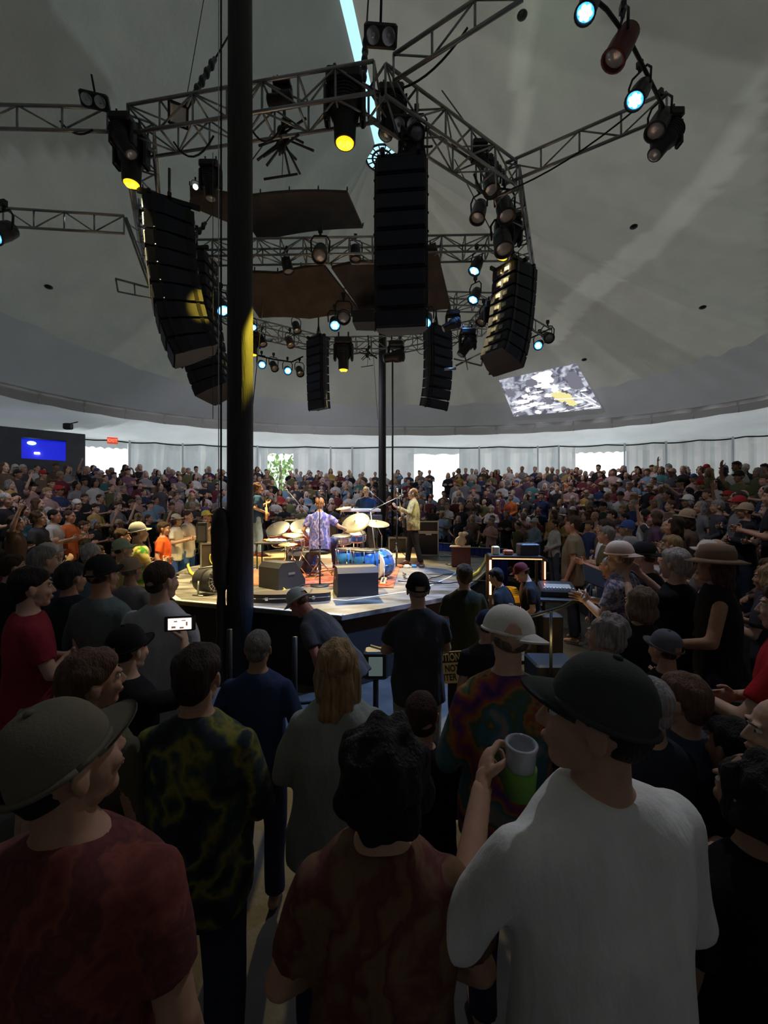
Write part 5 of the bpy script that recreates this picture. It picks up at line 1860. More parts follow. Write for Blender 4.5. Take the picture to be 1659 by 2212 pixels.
# crew at the sound desk
at_px(1003, 1220, 4.1, 'crew member in dark green and black standing at the stage corner', hair='short', shirtc=(0.025, 0.03, 0.022), trc=(0.02, 0.02, 0.02), arms='front', low=True, skin=2)
at_px(1103, 1226, 4.9, 'crew member in black bending to the desk under the orange tube', hair='short', hairc=(0.01, 0.01, 0.01), shirtc=(0.015, 0.015, 0.017), trc=(0.02, 0.02, 0.02), arms='front', low=True, skin=2, lean=(0.3, 0), dyaw=0.5)
at_px(1150, 1214, 5.0, 'crew member in a dark red cap and black shirt looking down at the desk', hair='nape', cap='cap', capc=(0.12, 0.02, 0.02), shirtc=(0.02, 0.018, 0.02), trc=(0.10, 0.09, 0.05), arms='front', low=True, skin=1, lean=(0.12, 0), dyaw=0.9, head=(-0.4, 0, 0))

# things they hold
hw = ph.matrix_basis @ Vector((0.155, 0.375, 1.60))
g = Geo().bbox((0, 0, 0), (0.155, 0.010, 0.078), 0.006)
pho = tag(obj('phone', g, 'black2', loc=P(389, 1347, 2.22)), 'black phone with a bright screen held up in the left crowd', 'phone')
pho.rotation_euler = (0, 0, rad(12))
obj('phone_screen', Geo().box((0, -0.007, 0), (0.115, 0.002, 0.060)), mat('phone_picture', (0, 0, 0), emit=(1.0, 0.80, 0.68), es=1.1, var=0), pho)
g = Geo()
for x, z, a, b_ in ((-0.03, -0.016, .02, .01), (0.01, -0.02, .02, .008), (0.035, 0.0, .008, .02), (-0.02, 0.014, .016, .006), (0.02, 0.018, .02, .004)):
    g.box((x, -0.0095, z), (a, 0.002, b_))
obj('picture_detail', g, mat('phone_picture_dark', (0, 0, 0), emit=(0.16, 0.08, 0.07), es=1), pho)
cupp = P(1124, 1655, 1.16)
cu = thing('drink_can', 'clear topped cup in a green sleeve held before the rainbow shirt', 'drink', cupp, (rad(8), 0, 0))
cu.scale = (1.25, 1.25, 1.25)
obj('cup', Geo().lathe([(0.030, -0.06), (0.033, 0.045), (0.036, 0.055), (0.030, 0.058), (0.028, 0.045), (0.001, 0.02)], n=20), mat('clear_cup', (0.35, 0.38, 0.42), 0.12), cu)
obj('sleeve', Geo().lathe([(0.034, -0.065), (0.036, -0.02), (0.036, 0.0), (0.034, 0.002)], n=20), mat('green_sleeve', (0.10, 0.25, 0.03), 0.8), cu)
tb = tag(obj('tablet', Geo().bbox((0, 0, 0), (0.26, 0.012, 0.18), 0.008), 'black2', loc=P(1282, 1245, 3.95), rot=(rad(-25), rad(20), rad(20))), 'dark tablet held tilted by the man in the floral shirt', 'tablet')

# ---- the crowd ---------------------------------------------------------------
SHIRTS = [('black', (0.02, 0.02, 0.024), 6), ('charcoal', (0.06, 0.06, 0.07), 5), ('navy', (0.03, 0.045, 0.11), 5), ('maroon', (0.13, 0.03, 0.04), 4), ('brown', (0.13, 0.085, 0.06), 4), ('grey', (0.20, 0.19, 0.20), 5),
          ('teal', (0.06, 0.16, 0.17), 2), ('white', (0.55, 0.53, 0.52), 4), ('plum', (0.13, 0.07, 0.11), 3), ('olive', (0.12, 0.12, 0.06), 3), ('pink', (0.45, 0.28, 0.27), 2), ('red', (0.38, 0.04, 0.04), 1),
          ('mustard', (0.42, 0.28, 0.08), 1), ('azure', (0.20, 0.30, 0.42), 2), ('orange', (0.55, 0.14, 0.04), 1)]
HAIRS = [('black', (0.012, 0.01, 0.01), 3), ('brunette', (0.04, 0.022, 0.014), 5), ('brown', (0.10, 0.055, 0.03), 4), ('blond', (0.38, 0.26, 0.13), 2), ('grey', (0.28, 0.26, 0.25), 4), ('white', (0.55, 0.52, 0.50), 2)]
CAPS = [('white', (0.65, 0.63, 0.60)), ('black', (0.02, 0.02, 0.02)), ('tan', (0.40, 0.30, 0.20)), ('blue', (0.05, 0.09, 0.25)), ('grey', (0.25, 0.25, 0.26)), ('red', (0.35, 0.03, 0.03))]
CUTS = [('short', 5), ('crop', 3), ('long', 3), ('bob', 2), ('curly', 1), ('fringe', 1)]
POSES = [('down', 'standing', 4), ('clap', 'clapping', 8), ('crossed', 'arm-folding', 4), ('phones', 'picture-taking', 1), ('raised', 'waving', 1), ('drink', 'drink-holding', 2), ('front', 'quiet', 3), ('hips', 'hands-on-hips', 1)]


def pick(lst, rr_):
    tot = sum(x[-1] for x in lst)
    v = rr_.uniform(0, tot)
    for x in lst:
        v -= x[-1]
        if v <= 0:
            return x
    return lst[-1]


VAR = {'down': (0.0, 'short'), 'clap': (0.1, 'short'), 'crossed': (0.0, 'long'), 'phones': (0.0, 'short'), 'raised': (0, 'short'), 'drink': (0, 'short'), 'front': (0, 'long'), 'hips': (0, 'short')}
ORD = ['lowest', 'second', 'third', 'fourth', 'fifth', 'sixth', 'seventh', 'eighth', 'top']
spots = []
rr = random.Random(5)
for k in range(-1, 10):
    r = TIER_R + TIER_D * k + 0.1
    if k == -1:
        r = 5.1
    step = 0.53 / r
    a = -lim + rr.uniform(0, step)
    while a < lim:
        a += step * rr.uniform(0.86, 1.22)
        x, y = polar(a, r + rr.uniform(-0.14, 0.14))
        if y < 1.2:
            continue
        px = x / y * FPX + 829.5
        if not (-25 < px < 1685):
            continue
        if k > 8 and (k > 9 or rr.random() < 0.5):
            continue
        if k == -1 and (rr.random() < 0.25 or px < 470 or 880 < px < 1010):
            continue
        # aisles that lead to the openings
        if k > 3 and (930 < px < 962) or k > 4 and 596 < px < 626:
            continue
        z = step_z(k, a)
        if (abs(x - CX) / 18.1) ** 3 + (abs(y - CY) / 11.9) ** 3 > 1 or k >= 9 and abs(a) < rad(65):
            continue
        if abs(math.hypot(x - FARP.x, y - FARP.y)) < 0.45 or any(math.hypot(x - u, y - v) < 0.50 for u, v in USED):
            continue
        if px < 225 and y > 14.0 and x < -11.2:
            continue
        spots.append((x, y, z, k))
# the flat ground beside and behind the camera's sector
gx = -7.0
while gx < 7.5:
    gy = 1.6
    while gy < 7.5:
        x, y = gx + rr.uniform(-0.15, 0.15), gy + rr.uniform(-0.15, 0.15)
        r = math.hypot(x - SC.x, y - SC.y)
        ang = math.atan2(x - SC.x, y - SC.y)
        px = x / y * FPX + 829.5
        gy += 0.60
        if r < 5.2 or abs(ang) < lim - 0.02 or not (-60 < px < 1720):
            continue
        if y < 2.6 or (300 < px < 1290) or (px <= 300 and y < 3.1) or (1290 <= px < 1600 and y < 3.2):
            continue
        if any(math.hypot(x - u, y - v) < 0.48 for u, v in USED):
            continue
        spots.append((x, y, 0.0, -2))
    gx += 0.56
spots.sort(key=lambda s: s[1] * 1.0 + abs(s[0]) * 0.15 - (0.8 if s[3] >= 8 else 0))
N_IND = 300 - len(USED) - 4
# a person standing right in front hides the one behind: those that show only as a sliver are left to the mass
labels = set()
counts = {}


def landmark(px):
    for lim_, t_ in ((80, 'by the left edge'), (175, 'below the blue booth windows'), (280, 'below the exit sign'), (400, 'left of the clapping couple'), (480, 'just left of the thick pole'), (560, 'beside the left guitarist'),
                     (640, 'below the narrow doorway'), (720, 'behind the seated drummer'), (800, 'behind the keyboard player'), (880, 'right of the far pole'), (960, 'behind the jacketed guitarist'), (1040, 'right of the tall amplifier'),
                     (1120, 'above the orange tube'), (1200, 'behind the sound desk'), (1300, 'below the projected picture'), (1400, 'below the rightmost doorway'), (1500, 'right of the last doorway'), (1600, 'near the right edge'), (9999, 'at the right edge')):
        if px < lim_:
            return t_


low_protos = []


def low_proto(i):
    arms = ['down', 'clap', 'crossed', 'clap', 'phones', 'front'][i]
    A = ARMS[arms]
    b_, s_, t_, hm = figure(arms=arms, vox=0.045, hvox=0.02, low=True, folds=0.0, sleeve='short' if i % 2 else 'long')
    hr = hair_geo(['short', 'crop', 'long', 'short', 'bob', 'fringe'][i], 0.022)
    parts = []
    for gi, (g_, m_) in enumerate(((b_, None), (s_, None), (t_, None), (hr, hm))):
        v = np.array([tuple(m_ @ Vector(q)) for q in g_.v] if m_ is not None else g_.v)
        parts.append((v, g_.f, gi))
    V = np.concatenate([p_[0] for p_ in parts])
    F, off = [], 0
    tint = []
    for v, f, gi in parts:
        F += [tuple(i_ + off for i_ in q) for q in f]
        off += len(v)
        tint += [gi] * len(v)
    return V, F, np.array(tint)


mass = []
prev_name = 'another'
for idx, (x, y, z, k) in enumerate(spots):
    px = x / y * FPX + 829.5
    sn, sc_, _ = pick(SHIRTS, rr)
    hn, hcx, _ = pick(HAIRS, rr)
    cut = pick(CUTS, rr)[0]
    po, pn, _ = pick(POSES, rr)
    sk = rr.choice((0, 0, 1, 1, 3, 3, 2, 2, 4))
    ht = rr.uniform(1.60, 1.86)
    cap = rr.random() < 0.22
    cn, cc = rr.choice(CAPS)
    fem = cut in ('long', 'bob')
    yaw = face_stage(x, y, rr.uniform(-0.25, 0.25))
    trc = rr.choice(((0.03, 0.035, 0.06), (0.02, 0.02, 0.02), (0.10, 0.11, 0.14), (0.16, 0.14, 0.11), (0.05, 0.05, 0.07)))
    j = rr.uniform(0.85, 1.15)
    sc_ = tuple(min(0.9, c * j) for c in sc_)
    if idx < N_IND:
        row = 'on the floor' if k == -2 else ('front row' if k == -1 else f'{ORD[min(8, k)]} step')
        hd = f'{cn} cap' if cap else ('bald head' if cut == 'fringe' else f'{"long " if cut == "long" else ""}{hn} hair')
        base = f'{pn} person in {sn} shirt with {hd}, {row} {landmark(px)}'
        lab = base
        if lab in labels:
            lab = base + f', by {prev_name}'
        if lab in labels or len(lab.split()) > 16:
            tn = rr.choice([t_ for t_ in SHIRTS])
            n_try = 0
            while n_try < 80:
                sn, sc_, _ = pick(SHIRTS, rr)
                hn, hcx, _ = pick(HAIRS, rr)
                hd = f'{cn} cap' if cap else ('bald head' if cut == 'fringe' else f'{"long " if cut == "long" else ""}{hn} hair')
                lab = f'{pn} person in {sn} shirt with {hd}, {row} {landmark(px)}'
                if lab not in labels and len(lab.split()) <= 16:
                    break
                n_try += 1
        if len(lab.split()) > 16:
            lab = lab.replace(' step ', ' ').replace('long ', '')
        labels.add(lab)
        prev_name = sn
        hl, sl = VAR[po]
        person((x, y, z), yaw, ht, lab, hair='fringe' if cut == 'fringe' else cut, hairc=hcx, shirtc=sc_, trc=trc, skin=sk, cap='cap' if cap else None, capc=cc, arms=po, sleeve=sl, fem=fem, low=True, vox=0.02, hvox=0.010)
    else:
        mass.append((x, y, z, yaw, ht, SKIN[sk], sc_, trc, cc if cap else hcx))
print('individuals', min(N_IND, len(spots)), 'mass', len(mass), 'manual', len(USED))
if mass:
    lp = [low_proto(i) for i in range(6)]
    allv, allf, allc, off = [], [], [], 0
    for n_, (x, y, z, yaw, ht, skc, shc, trc, hrc) in enumerate(mass):
        V, F, T = lp[(n_ * 7 + int(x * 10)) % 6]
        s = ht / 1.75
        c_, s_ = math.cos(yaw), math.sin(yaw)
        v = V * s
        v = np.stack([v[:, 0] * c_ - v[:, 1] * s_ + x, v[:, 0] * s_ + v[:, 1] * c_ + y, v[:, 2] + z], 1)
        allv.append(v)
        Fa = [np.array(f) + off for f in F]
        allf += Fa
        off += len(V)
        pal = np.array([skc, shc, trc, hrc])
        allc.append(pal[T])
    V = np.concatenate(allv)
    C = np.concatenate(allc)
    me = bpy.data.meshes.new('crowd')
    nl = sum(len(f) for f in allf)
    me.vertices.add(len(V))
    me.vertices.foreach_set('co', V.ravel())
    me.loops.add(nl)
    me.loops.foreach_set('vertex_index', np.concatenate(allf))
    me.polygons.add(len(allf))
    ls = np.array([len(f) for f in allf])
    me.polygons.foreach_set('loop_start', np.concatenate([[0], np.cumsum(ls)[:-1]]))
    me.polygons.foreach_set('loop_total', ls)
    me.update(calc_edges=True)
    me.polygons.foreach_set('use_smooth', [True] * len(allf))
    ca = me.color_attributes.new('tint', 'FLOAT_COLOR', 'POINT')
    ca.data.foreach_set('color', np.concatenate([C, np.ones((len(C), 1))], 1).ravel())
    me.materials.append(M['crowd'])
    me.validate()
    co = bpy.data.objects.new('crowd', me)
    COL.objects.link(co)
    tag(co, 'dense mass of spectators filling the far rows around the stage', 'crowd', kind='stuff')

# ================================================================== THE STAGE
SZ = 0.92
STG = [(-2.85, 5.78), (-0.50, 4.95), (0.90, 6.02), (1.66, 7.50), (2.35, 9.25), (2.80, 11.1), (2.30, 12.9), (0.6, 13.55), (-1.8, 13.5), (-3.3, 12.8), (-4.15, 11.2), (-4.35, 9.2), (-3.95, 7.2)]


def on_stage(px, py):
    """the point of the stage floor at pixel px, py"""
    d = (EYE - SZ) * FPX / (py - 1106)
    return Vector(((px - 829.5) / FPX * d, d, SZ))


g = Geo().prism(STG, 0.06, Matrix.Translation((0, 0, SZ - 0.06)))
stage = tag(obj('stage', g, 'deck'), 'many-sided low stage in the middle of the tent with grey worn deck', 'stage')
cx_, cy_ = -0.6, 9.2
inn = [(cx_ + (x - cx_) * 0.985, cy_ + (y - cy_) * 0.985) for x, y in STG]
sk = Geo()
n = len(STG)
sk.add([(x, y, 0) for x, y in inn] + [(x, y, SZ - 0.06) for x, y in inn], [(i, (i + 1) % n, n + (i + 1) % n, n + i) for i in range(n)])
obj('skirt', sk, 'skirt', stage)
tp = Geo()
for i in list(range(0, 1)) + [12]:
    a, b = Vector((*STG[i], SZ)), Vector((*STG[(i + 1) % n], SZ))
    tp.box((a + b) / 2 + Vector((0, 0, 0.004)), ((b - a).length, 0.07, 0.012), Matrix.Rotation(math.atan2(b.y - a.y, b.x - a.x), 3, 'Z'))
obj('edge_strip', tp, 'tape', stage)
tp = Geo()
k1, k2 = 0.80, 0.812
v0 = [(cx_ + (x - cx_) * k1, cy_ + (y - cy_) * k1, SZ + 0.004) for x, y in STG]
v1 = [(cx_ + (x - cx_) * k2, cy_ + (y - cy_) * k2, SZ + 0.004) for x, y in STG]
idx_ = [11, 12, 0, 1, 2, 3, 4, 5]
for i in idx_:
    j = (i + 1) % n
    tp.add([v0[i], v0[j], v1[j], v1[i]], [(0, 1, 2, 3)])
obj('floor_tape', tp, 'tape', stage)
# lit curved stage edge at the right, its light painted as a yellow tube
g = Geo().path([on_stage(1000, 1262), on_stage(1032, 1240), on_stage(1048, 1215), on_stage(1050, 1198), on_stage(1035, 1183)], 0.03, 8)
for i, v in enumerate(g.v):
    g.v[i] = (v[0], v[1], v[2] + 0.035)
tag(obj('lit_rim_tube', g, 'cableY'), 'pale yellow curved tube painting the lit edge of the right stage rim', 'cable')

# risers and rugs
g = Geo().prism([(-3.75, 9.9), (0.9, 9.9), (1.0, 12.9), (-3.0, 12.9)], 0.14, Matrix.Translation((0, 0, SZ)))
tag(obj('band_riser', g, 'rug'), 'low straw coloured platform under the guitarist and the keyboards', 'riser')
RZS = SZ + 0.14
g = Geo().prism([(-2.9, 7.05), (0.15, 6.75), (0.35, 9.3), (-2.6, 9.5)], 0.012, Matrix.Translation((0, 0, SZ)))
tag(obj('drum_rug', g, 'rug_red'), 'reddish patterned rug under the drums', 'rug')
g = Geo().prism([(-4.0, 8.35), (-2.9, 8.35), (-2.8, 9.75), (-3.8, 9.75)], 0.012, Matrix.Translation((0, 0, SZ)))
tag(obj('pale_rug', g, 'deck'), 'grey rug in front of the left guitarist', 'rug')


# ---- musicians -----------------------------------------------------------
def musician(px, py_feet, d, base, yaw, h, label, **kw):
    p = P(px, 1106, d)
    return person((p.x, p.y, base), yaw, h, label, group='musicians on the stage', near=True, **kw)


GTR_L = {'L': ((-0.33, 0.02, 1.17), (-0.42, 0.24, 1.28), 'grip', (0.4, 0, 1)), 'R': ((0.280, -0.06, 1.150), (0.09, 0.19, 1.045), 'relaxed', (0, -1, 0))}
gt1 = musician(556, 1197, 10.3, RZS, rad(-72), 1.80, 'guitarist in a navy T-shirt, open grey shirt and light jeans at the left', hair='curly', hairc=(0.16, 0.09, 0.05), shirtc=(0.035, 0.09, 0.20), trc=(0.30, 0.42, 0.60), arms=GTR_L, shoes=(0.2, 0.05, 0.03), skin=3, step=0.08)
gt2 = musician(893, 1218, 9.6, SZ, rad(82), 1.77, 'guitarist in an olive plaid jacket and black trousers with tied back hair', hair='tied', hairc=(0.22, 0.13, 0.06), shirtmat='plaid', trc=(0.015, 0.014, 0.014), sleeve='long', stout=1.22,
              arms={'L': ((-0.30, 0.07, 1.19), (-0.20, 0.36, 1.32), 'grip', (0.4, 0, 1)), 'R': ((0.280, -0.02, 1.150), (0.10, 0.23, 1.08), 'relaxed', (0, -1, 0))}, shoes=(0.10, 0.03, 0.02), glasses=True, skin=3, step=0.16)
kb = musician(792, 1150, 10.7, RZS, rad(172), 1.74, 'bearded keyboard player in a navy T-shirt facing the camera', hair='short', hairc=(0.55, 0.42, 0.26), shirtc=(0.03, 0.07, 0.18), trc=(0.05, 0.05, 0.06), beard=(0.5, 0.38, 0.26),
              arms={s: ((k * 0.25, 0.06, 1.16), (k * 0.16, 0.33, 1.10), 'relaxed', (0, 0, -1)) for s, k in (('L', -1), ('R', 1))}, skin=3, lean=(0.12, 0), head=(-0.3, 0, 0.25))
# patches of light-coloured print on his chest
o = obj('shirt_print', Geo().box((-0.07, 0.139, 1.33), (0.07, 0.01, 0.07)), 'whitep', kb)
dr = musician(690, 1240, 7.9, SZ + 0.63 - 0.93, rad(-4), 1.80, 'drummer in a blue and lilac tie-dye shirt seated with his back to the camera', hair='crop', hairc=(0.50, 0.22, 0.09), shirtmat='tie_blue', trc=(0.07, 0.08, 0.16), seated=True, shoes=(0.03, 0.06, 0.2),
              arms={'L': ((-0.30, -0.02, 1.15), (-0.27, 0.22, 1.02), 'grip', (0, 0, -1)), 'R': ((0.35, 0.06, 1.22), (0.46, 0.33, 1.17), 'grip', (0, 0, -1))}, skin=3, stout=1.15, lean=(0.06, 0), head=(0, 0.0, 0.15))

# drum stool
sp = P(690, 1106, 7.9)
st_ = thing('drum_stool', 'round padded black drum stool under the drummer', 'stool', (sp.x, sp.y, SZ))
st_.scale = (1, 1, 1.15)
obj('seat', Geo().lathe([(0.16, 0.375), (0.19, 0.385), (0.195, 0.42), (0.18, 0.445), (0.10, 0.45)], n=24), 'black2', st_)
obj('post', Geo().tube((0, 0, 0.16), (0, 0, 0.38), 0.022), 'chrome', st_)
for i in range(3):
    a = i * 2.094 + 0.4
    obj('leg', Geo().tube((0, 0, 0.28), (0.26 * math.cos(a), 0.26 * math.sin(a), 0.014), 0.012).ell((0.26 * math.cos(a), 0.26 * math.sin(a), 0.02), (0.02, 0.02, 0.018), n=8), 'chrome', st_)
# sticks
for k, (a, b) in enumerate((((-1.45, 8.18, 1.58), (-1.62, 8.52, 1.66)), ((-0.83, 8.26, 1.73), (-0.62, 8.6, 1.80)))):
    tag(obj('drum_stick', Geo().tube(a, b, 0.009, 0.006, n=6), 'woodL'), ('left' if k == 0 else 'right') + ' wooden stick held by the seated drummer', 'drum stick')


def guitar(label, mw, body='wood', bass=False):
    """body at the origin, neck along +X, strings facing +Y"""
    root = thing('guitar', label, 'guitar')
    root.matrix_world = mw
    pts = []
    for i in range(28):
        a = 2 * math.pi * i / 28
        r = 0.17 + 0.045 * math.cos(2 * a) - 0.015 * math.cos(a) - 0.02 * abs(math.sin(a)) ** 6
        pts.append((r * 1.15 * math.cos(a) - 0.03, r * 0.92 * math.sin(a)))
    mm = Matrix.Rotation(rad(90), 4, 'X')
    obj('body', Geo().prism(pts, 0.045, Matrix.Translation((0, 0.022, 0)) @ mm), body, root)
    nl = 0.50 if not bass else 0.6
    obj('neck', Geo().box((0.14 + nl / 2, 0.022, 0), (nl, 0.022, 0.05)), 'woodL', root)
    h = obj('head', Geo().prism([(0, -0.03), (0.16, -0.045), (0.18, 0.0), (0.16, 0.03), (0, 0.03)], 0.018, Matrix.Translation((0.14 + nl, 0.03, 0)) @ mm), body, root)
    obj('tuner', Geo().tube((0.22 + nl, 0.02, 0.03), (0.22 + nl, 0.02, 0.055), 0.007, n=6).tube((0.27 + nl, 0.02, 0.03), (0.27 + nl, 0.02, 0.055), 0.007, n=6).tube((0.22 + nl, 0.02, -0.04), (0.22 + nl, 0.02, -0.06), 0.007, n=6), 'chrome', h)
    obj('pickguard', Geo().prism([(-0.08, -0.03), (0.09, -0.05), (0.10, -0.10), (-0.02, -0.13), (-0.1, -0.09)], 0.004, Matrix.Translation((0, 0.028, 0)) @ mm), 'whitep', root)
    for x in (0.02, -0.06):
        obj('pickup', Geo().box((x, 0.03, 0), (0.03, 0.012, 0.075)), 'chrome', root)
    return root


def held(per, offset, rx=0.0, ry=-0.35, rz=0.0):
    mw = Matrix.Translation(per.location) @ Euler(per.rotation_euler).to_matrix().to_4x4() @ Matrix.Diagonal((per.scale[0],) * 3 + (1,))
    return mw @ Matrix.Translation(offset) @ Euler((rx, ry, rz)).to_matrix().to_4x4()


guitar('sunburst electric guitar held by the left guitarist', held(gt1, Vector((0.02, 0.20, 1.04)), 0, rad(180 + 26), 0) @ Matrix.Diagonal((1, 1, 1, 1)), 'wood')
guitar('dark electric guitar held by the guitarist in the plaid jacket', held(gt2, Vector((0.04, 0.24, 1.06)), 0, rad(180 + 32), 0), 'case')


# ---- drums -----------------------------------------------------------------
def drum(label, pos, r, h, shell, tilt=(0, 0, 0), legs=0, lugs=8, stand=0.0, hoop='chrome'):
    root = thing('drum', label, 'drum', pos, tilt, 'drums on the stage')
    obj('shell', Geo().lathe([(r, 0.0), (r, h)], n=28), shell, root)
    obj('drum_head', Geo().lathe([(r * 1.0, h), (r * 0.97, h + 0.012), (0.001, h + 0.014)], n=28), 'head', root)
    obj('hoop', Geo().lathe([(r * 1.005, h - 0.02), (r * 1.045, h - 0.015), (r * 1.045, h + 0.018), (r * 1.0, h + 0.02)], n=28).lathe([(r * 1.005, -0.002), (r * 1.045, 0.0), (r * 1.045, 0.03), (r * 1.0, 0.032)], n=28), hoop, root)
    lg = Geo()
    for i in range(lugs):
        a = 2 * math.pi * i / lugs
        lg.tube((r * 1.05 * math.cos(a), r * 1.05 * math.sin(a), 0.01), (r * 1.05 * math.cos(a), r * 1.05 * math.sin(a), h), 0.006, n=5)
        lg.box((r * 1.04 * math.cos(a), r * 1.04 * math.sin(a), h * 0.55), (0.025, 0.025, 0.07), Matrix.Rotation(a, 3, 'Z'))
    obj('lug', lg, 'chrome', root)
    for i in range(legs):
        a = 2 * math.pi * i / legs + 0.5
        x, y = r * 1.07 * math.cos(a), r * 1.07 * math.sin(a)
        obj('leg', Geo().tube((x, y, h * 0.5), (x, y, -stand + 0.01), 0.009, n=6).ell((x, y, -stand + 0.015), (0.018, 0.018, 0.015), n=8), 'chrome', root)
    return root


def stand_drum(label, pos, r, h, shell, top, **kw):
    """drum on a tripod stand; pos on the floor, top = height of the drum's underside"""
    root = drum(label, (pos.x, pos.y, pos.z + top), r, h, shell, **kw)
    s_ = Geo().tube((0, 0, -0.02), (0, 0, -top * 0.75), 0.014, n=8)
    for i in range(3):
        a = i * 2.094 + 0.3
        s_.tube((0, 0, -top * 0.6), (0.24 * math.cos(a), 0.24 * math.sin(a), -top + 0.015), 0.009, n=6)
        s_.tube((0, 0, -0.05), (r * 0.9 * math.cos(a), r * 0.9 * math.sin(a), 0.0), 0.008, n=6)
    obj('stand', s_, 'chrome', root)
    return root


p = P(788, 1106, 7.05)
drum('large blue floor drum with a white head, nearest of the drums', (p.x, p.y, SZ + 0.16), 0.235, 0.42, 'drumB', legs=3, stand=0.16)
p = P(752, 1106, 7.5)
drum('second blue floor drum half hidden behind the large one', (p.x, p.y, SZ + 0.16), 0.21, 0.40, 'drumB', legs=3, stand=0.16)
p = P(833, 1205, 7.6)
drum('blue bass drum standing on its side right of the floor drums', (p.x - 0.05, p.y + 0.25, SZ + 0.275), 0.26, 0.40, 'drumB', tilt=(rad(-90), 0, rad(150)), lugs=10, hoop='whitep')
p = P(600, 1106, 10.25)
stand_drum('white headed dark red drum, left of the glaring pair', Vector((P(610, 1106, 9.9).x, 9.9, RZS)), 0.27, 0.34, 'drumR', 0.42, tilt=(rad(34), rad(-12), 0))
stand_drum('white headed dark red drum, right of the glaring pair', Vector((P(655, 1106, 9.8).x, 9.8, RZS)), 0.30, 0.34, 'drumR', 0.45, tilt=(rad(34), rad(10), 0))
stand_drum('white snare drum between the drummer and the big cymbal', Vector((P(738, 1106, 8.6).x, 8.6, SZ)), 0.19, 0.15, 'whitep', 0.58, tilt=(rad(8), 0, 0))
stand_drum('small white drum under the big cymbal', Vector((P(772, 1106, 8.9).x, 8.9, SZ)), 0.17, 0.16, 'drumB', 0.62, tilt=(rad(16), 0, 0))
stand_drum('small snare drum behind the left cymbals', Vector((P(640, 1106, 8.8).x, 8.8, SZ)), 0.17, 0.14, 'drumR', 0.50, tilt=(rad(6), 0, 0))


def cymbal(label, px, py, d, r, tilt, base=None, boom=0.0):
    c = P(px, py, d)
    fz = SZ if base is None else base
    root = thing('cymbal_stand', label, 'cymbal', (c.x, c.y, fz), group='cymbals on stands')
    z = c.z - fz
    g_ = Geo().tube((boom, 0, 0.25), (boom, 0, z * 0.75), 0.012, n=8).tube((boom, 0, z * 0.75), (0, 0, z - 0.01), 0.008, n=6)
    obj('pole', g_, 'chrome', root)
    for i in range(3):
        a = i * 2.094 + 0.2
        obj('leg', Geo().tube((boom, 0, 0.38), (boom + 0.27 * math.cos(a), 0.27 * math.sin(a), 0.012), 0.009, n=6), 'chrome', root)
    cy_g = Geo().lathe([(0.001, 0.028), (0.02, 0.026), (0.045, 0.012), (r * 0.6, 0.002), (r, -0.010), (r, -0.013), (r * 0.6, -0.002), (0.04, 0.006), (0.001, 0.018)], n=36)
    o = obj('cymbal', cy_g, 'brass', root, loc=(0, 0, z), rot=tilt)
    obj('wing_nut', Geo().tube((0, 0, 0.02), (0, 0, 0.05), 0.008, n=6).box((0, 0, 0.05), (0.03, 0.005, 0.012)), 'chrome', o)
    return root


cymbal('big tilted cymbal beside the drummer’s right hand'.replace('’', "'"), 768, 1129, 8.25, 0.29, (rad(38), rad(-18), 0), boom=0.15)
cymbal('second big cymbal overlapping the tilted one on the right', 812, 1130, 8.5, 0.28, (rad(14), rad(6), 0), boom=0.12)
cymbal('yellow lit cymbal high behind the drummer, right of his head', 742, 1097, 10.0, 0.19, (rad(10), rad(-8), 0))
cymbal('flat cymbal right of the high yellow lit one', 764, 1100, 10.2, 0.20, (rad(10), rad(4), 0))
cymbal('small cymbal at the left of the drummer', 652, 1146, 8.3, 0.20, (rad(8), 0, 0))
cymbal('lower left cymbal beside the small one', 632, 1155, 7.9, 0.19, (rad(10), rad(4), 0))
cymbal('leftmost cymbal low over the music stand', 622, 1175, 7.4, 0.17, (rad(6), 0, 0))


def mic_stand(label, foot, elbow, tip, tripod=True, m='black', mic=True):
    root = thing('microphone_stand', label, 'microphone stand', foot, group='microphone stands')
    f = Vector(foot)
    e, t = Vector(elbow) - f, Vector(tip) - f
    obj('pole', Geo().tube((0, 0, 0.02), e, 0.013, n=8), m, root)
    obj('boom', Geo().tube(e, t, 0.008, n=8).ell(e, (0.025, 0.025, 0.03), n=8), m, root)
    if tripod:
        for i in range(3):
            a = i * 2.094 + 0.5
            obj('leg', Geo().tube((e * (0.25 / max(e.z, 0.3))), (0.26 * math.cos(a), 0.26 * math.sin(a), 0.012), 0.009, n=6), m, root)
    else:
        obj('base', Geo().lathe([(0.16, 0), (0.16, 0.018), (0.03, 0.03)], n=20), m, root)
    if mic:
        d = (t - e).normalized()
        obj('microphone', Geo().tube(t, t + d * 0.13, 0.012, 0.019, n=10).ell(t + d * 0.15, (0.028, 0.028, 0.028), n=10), 'chrome', root)
    return root


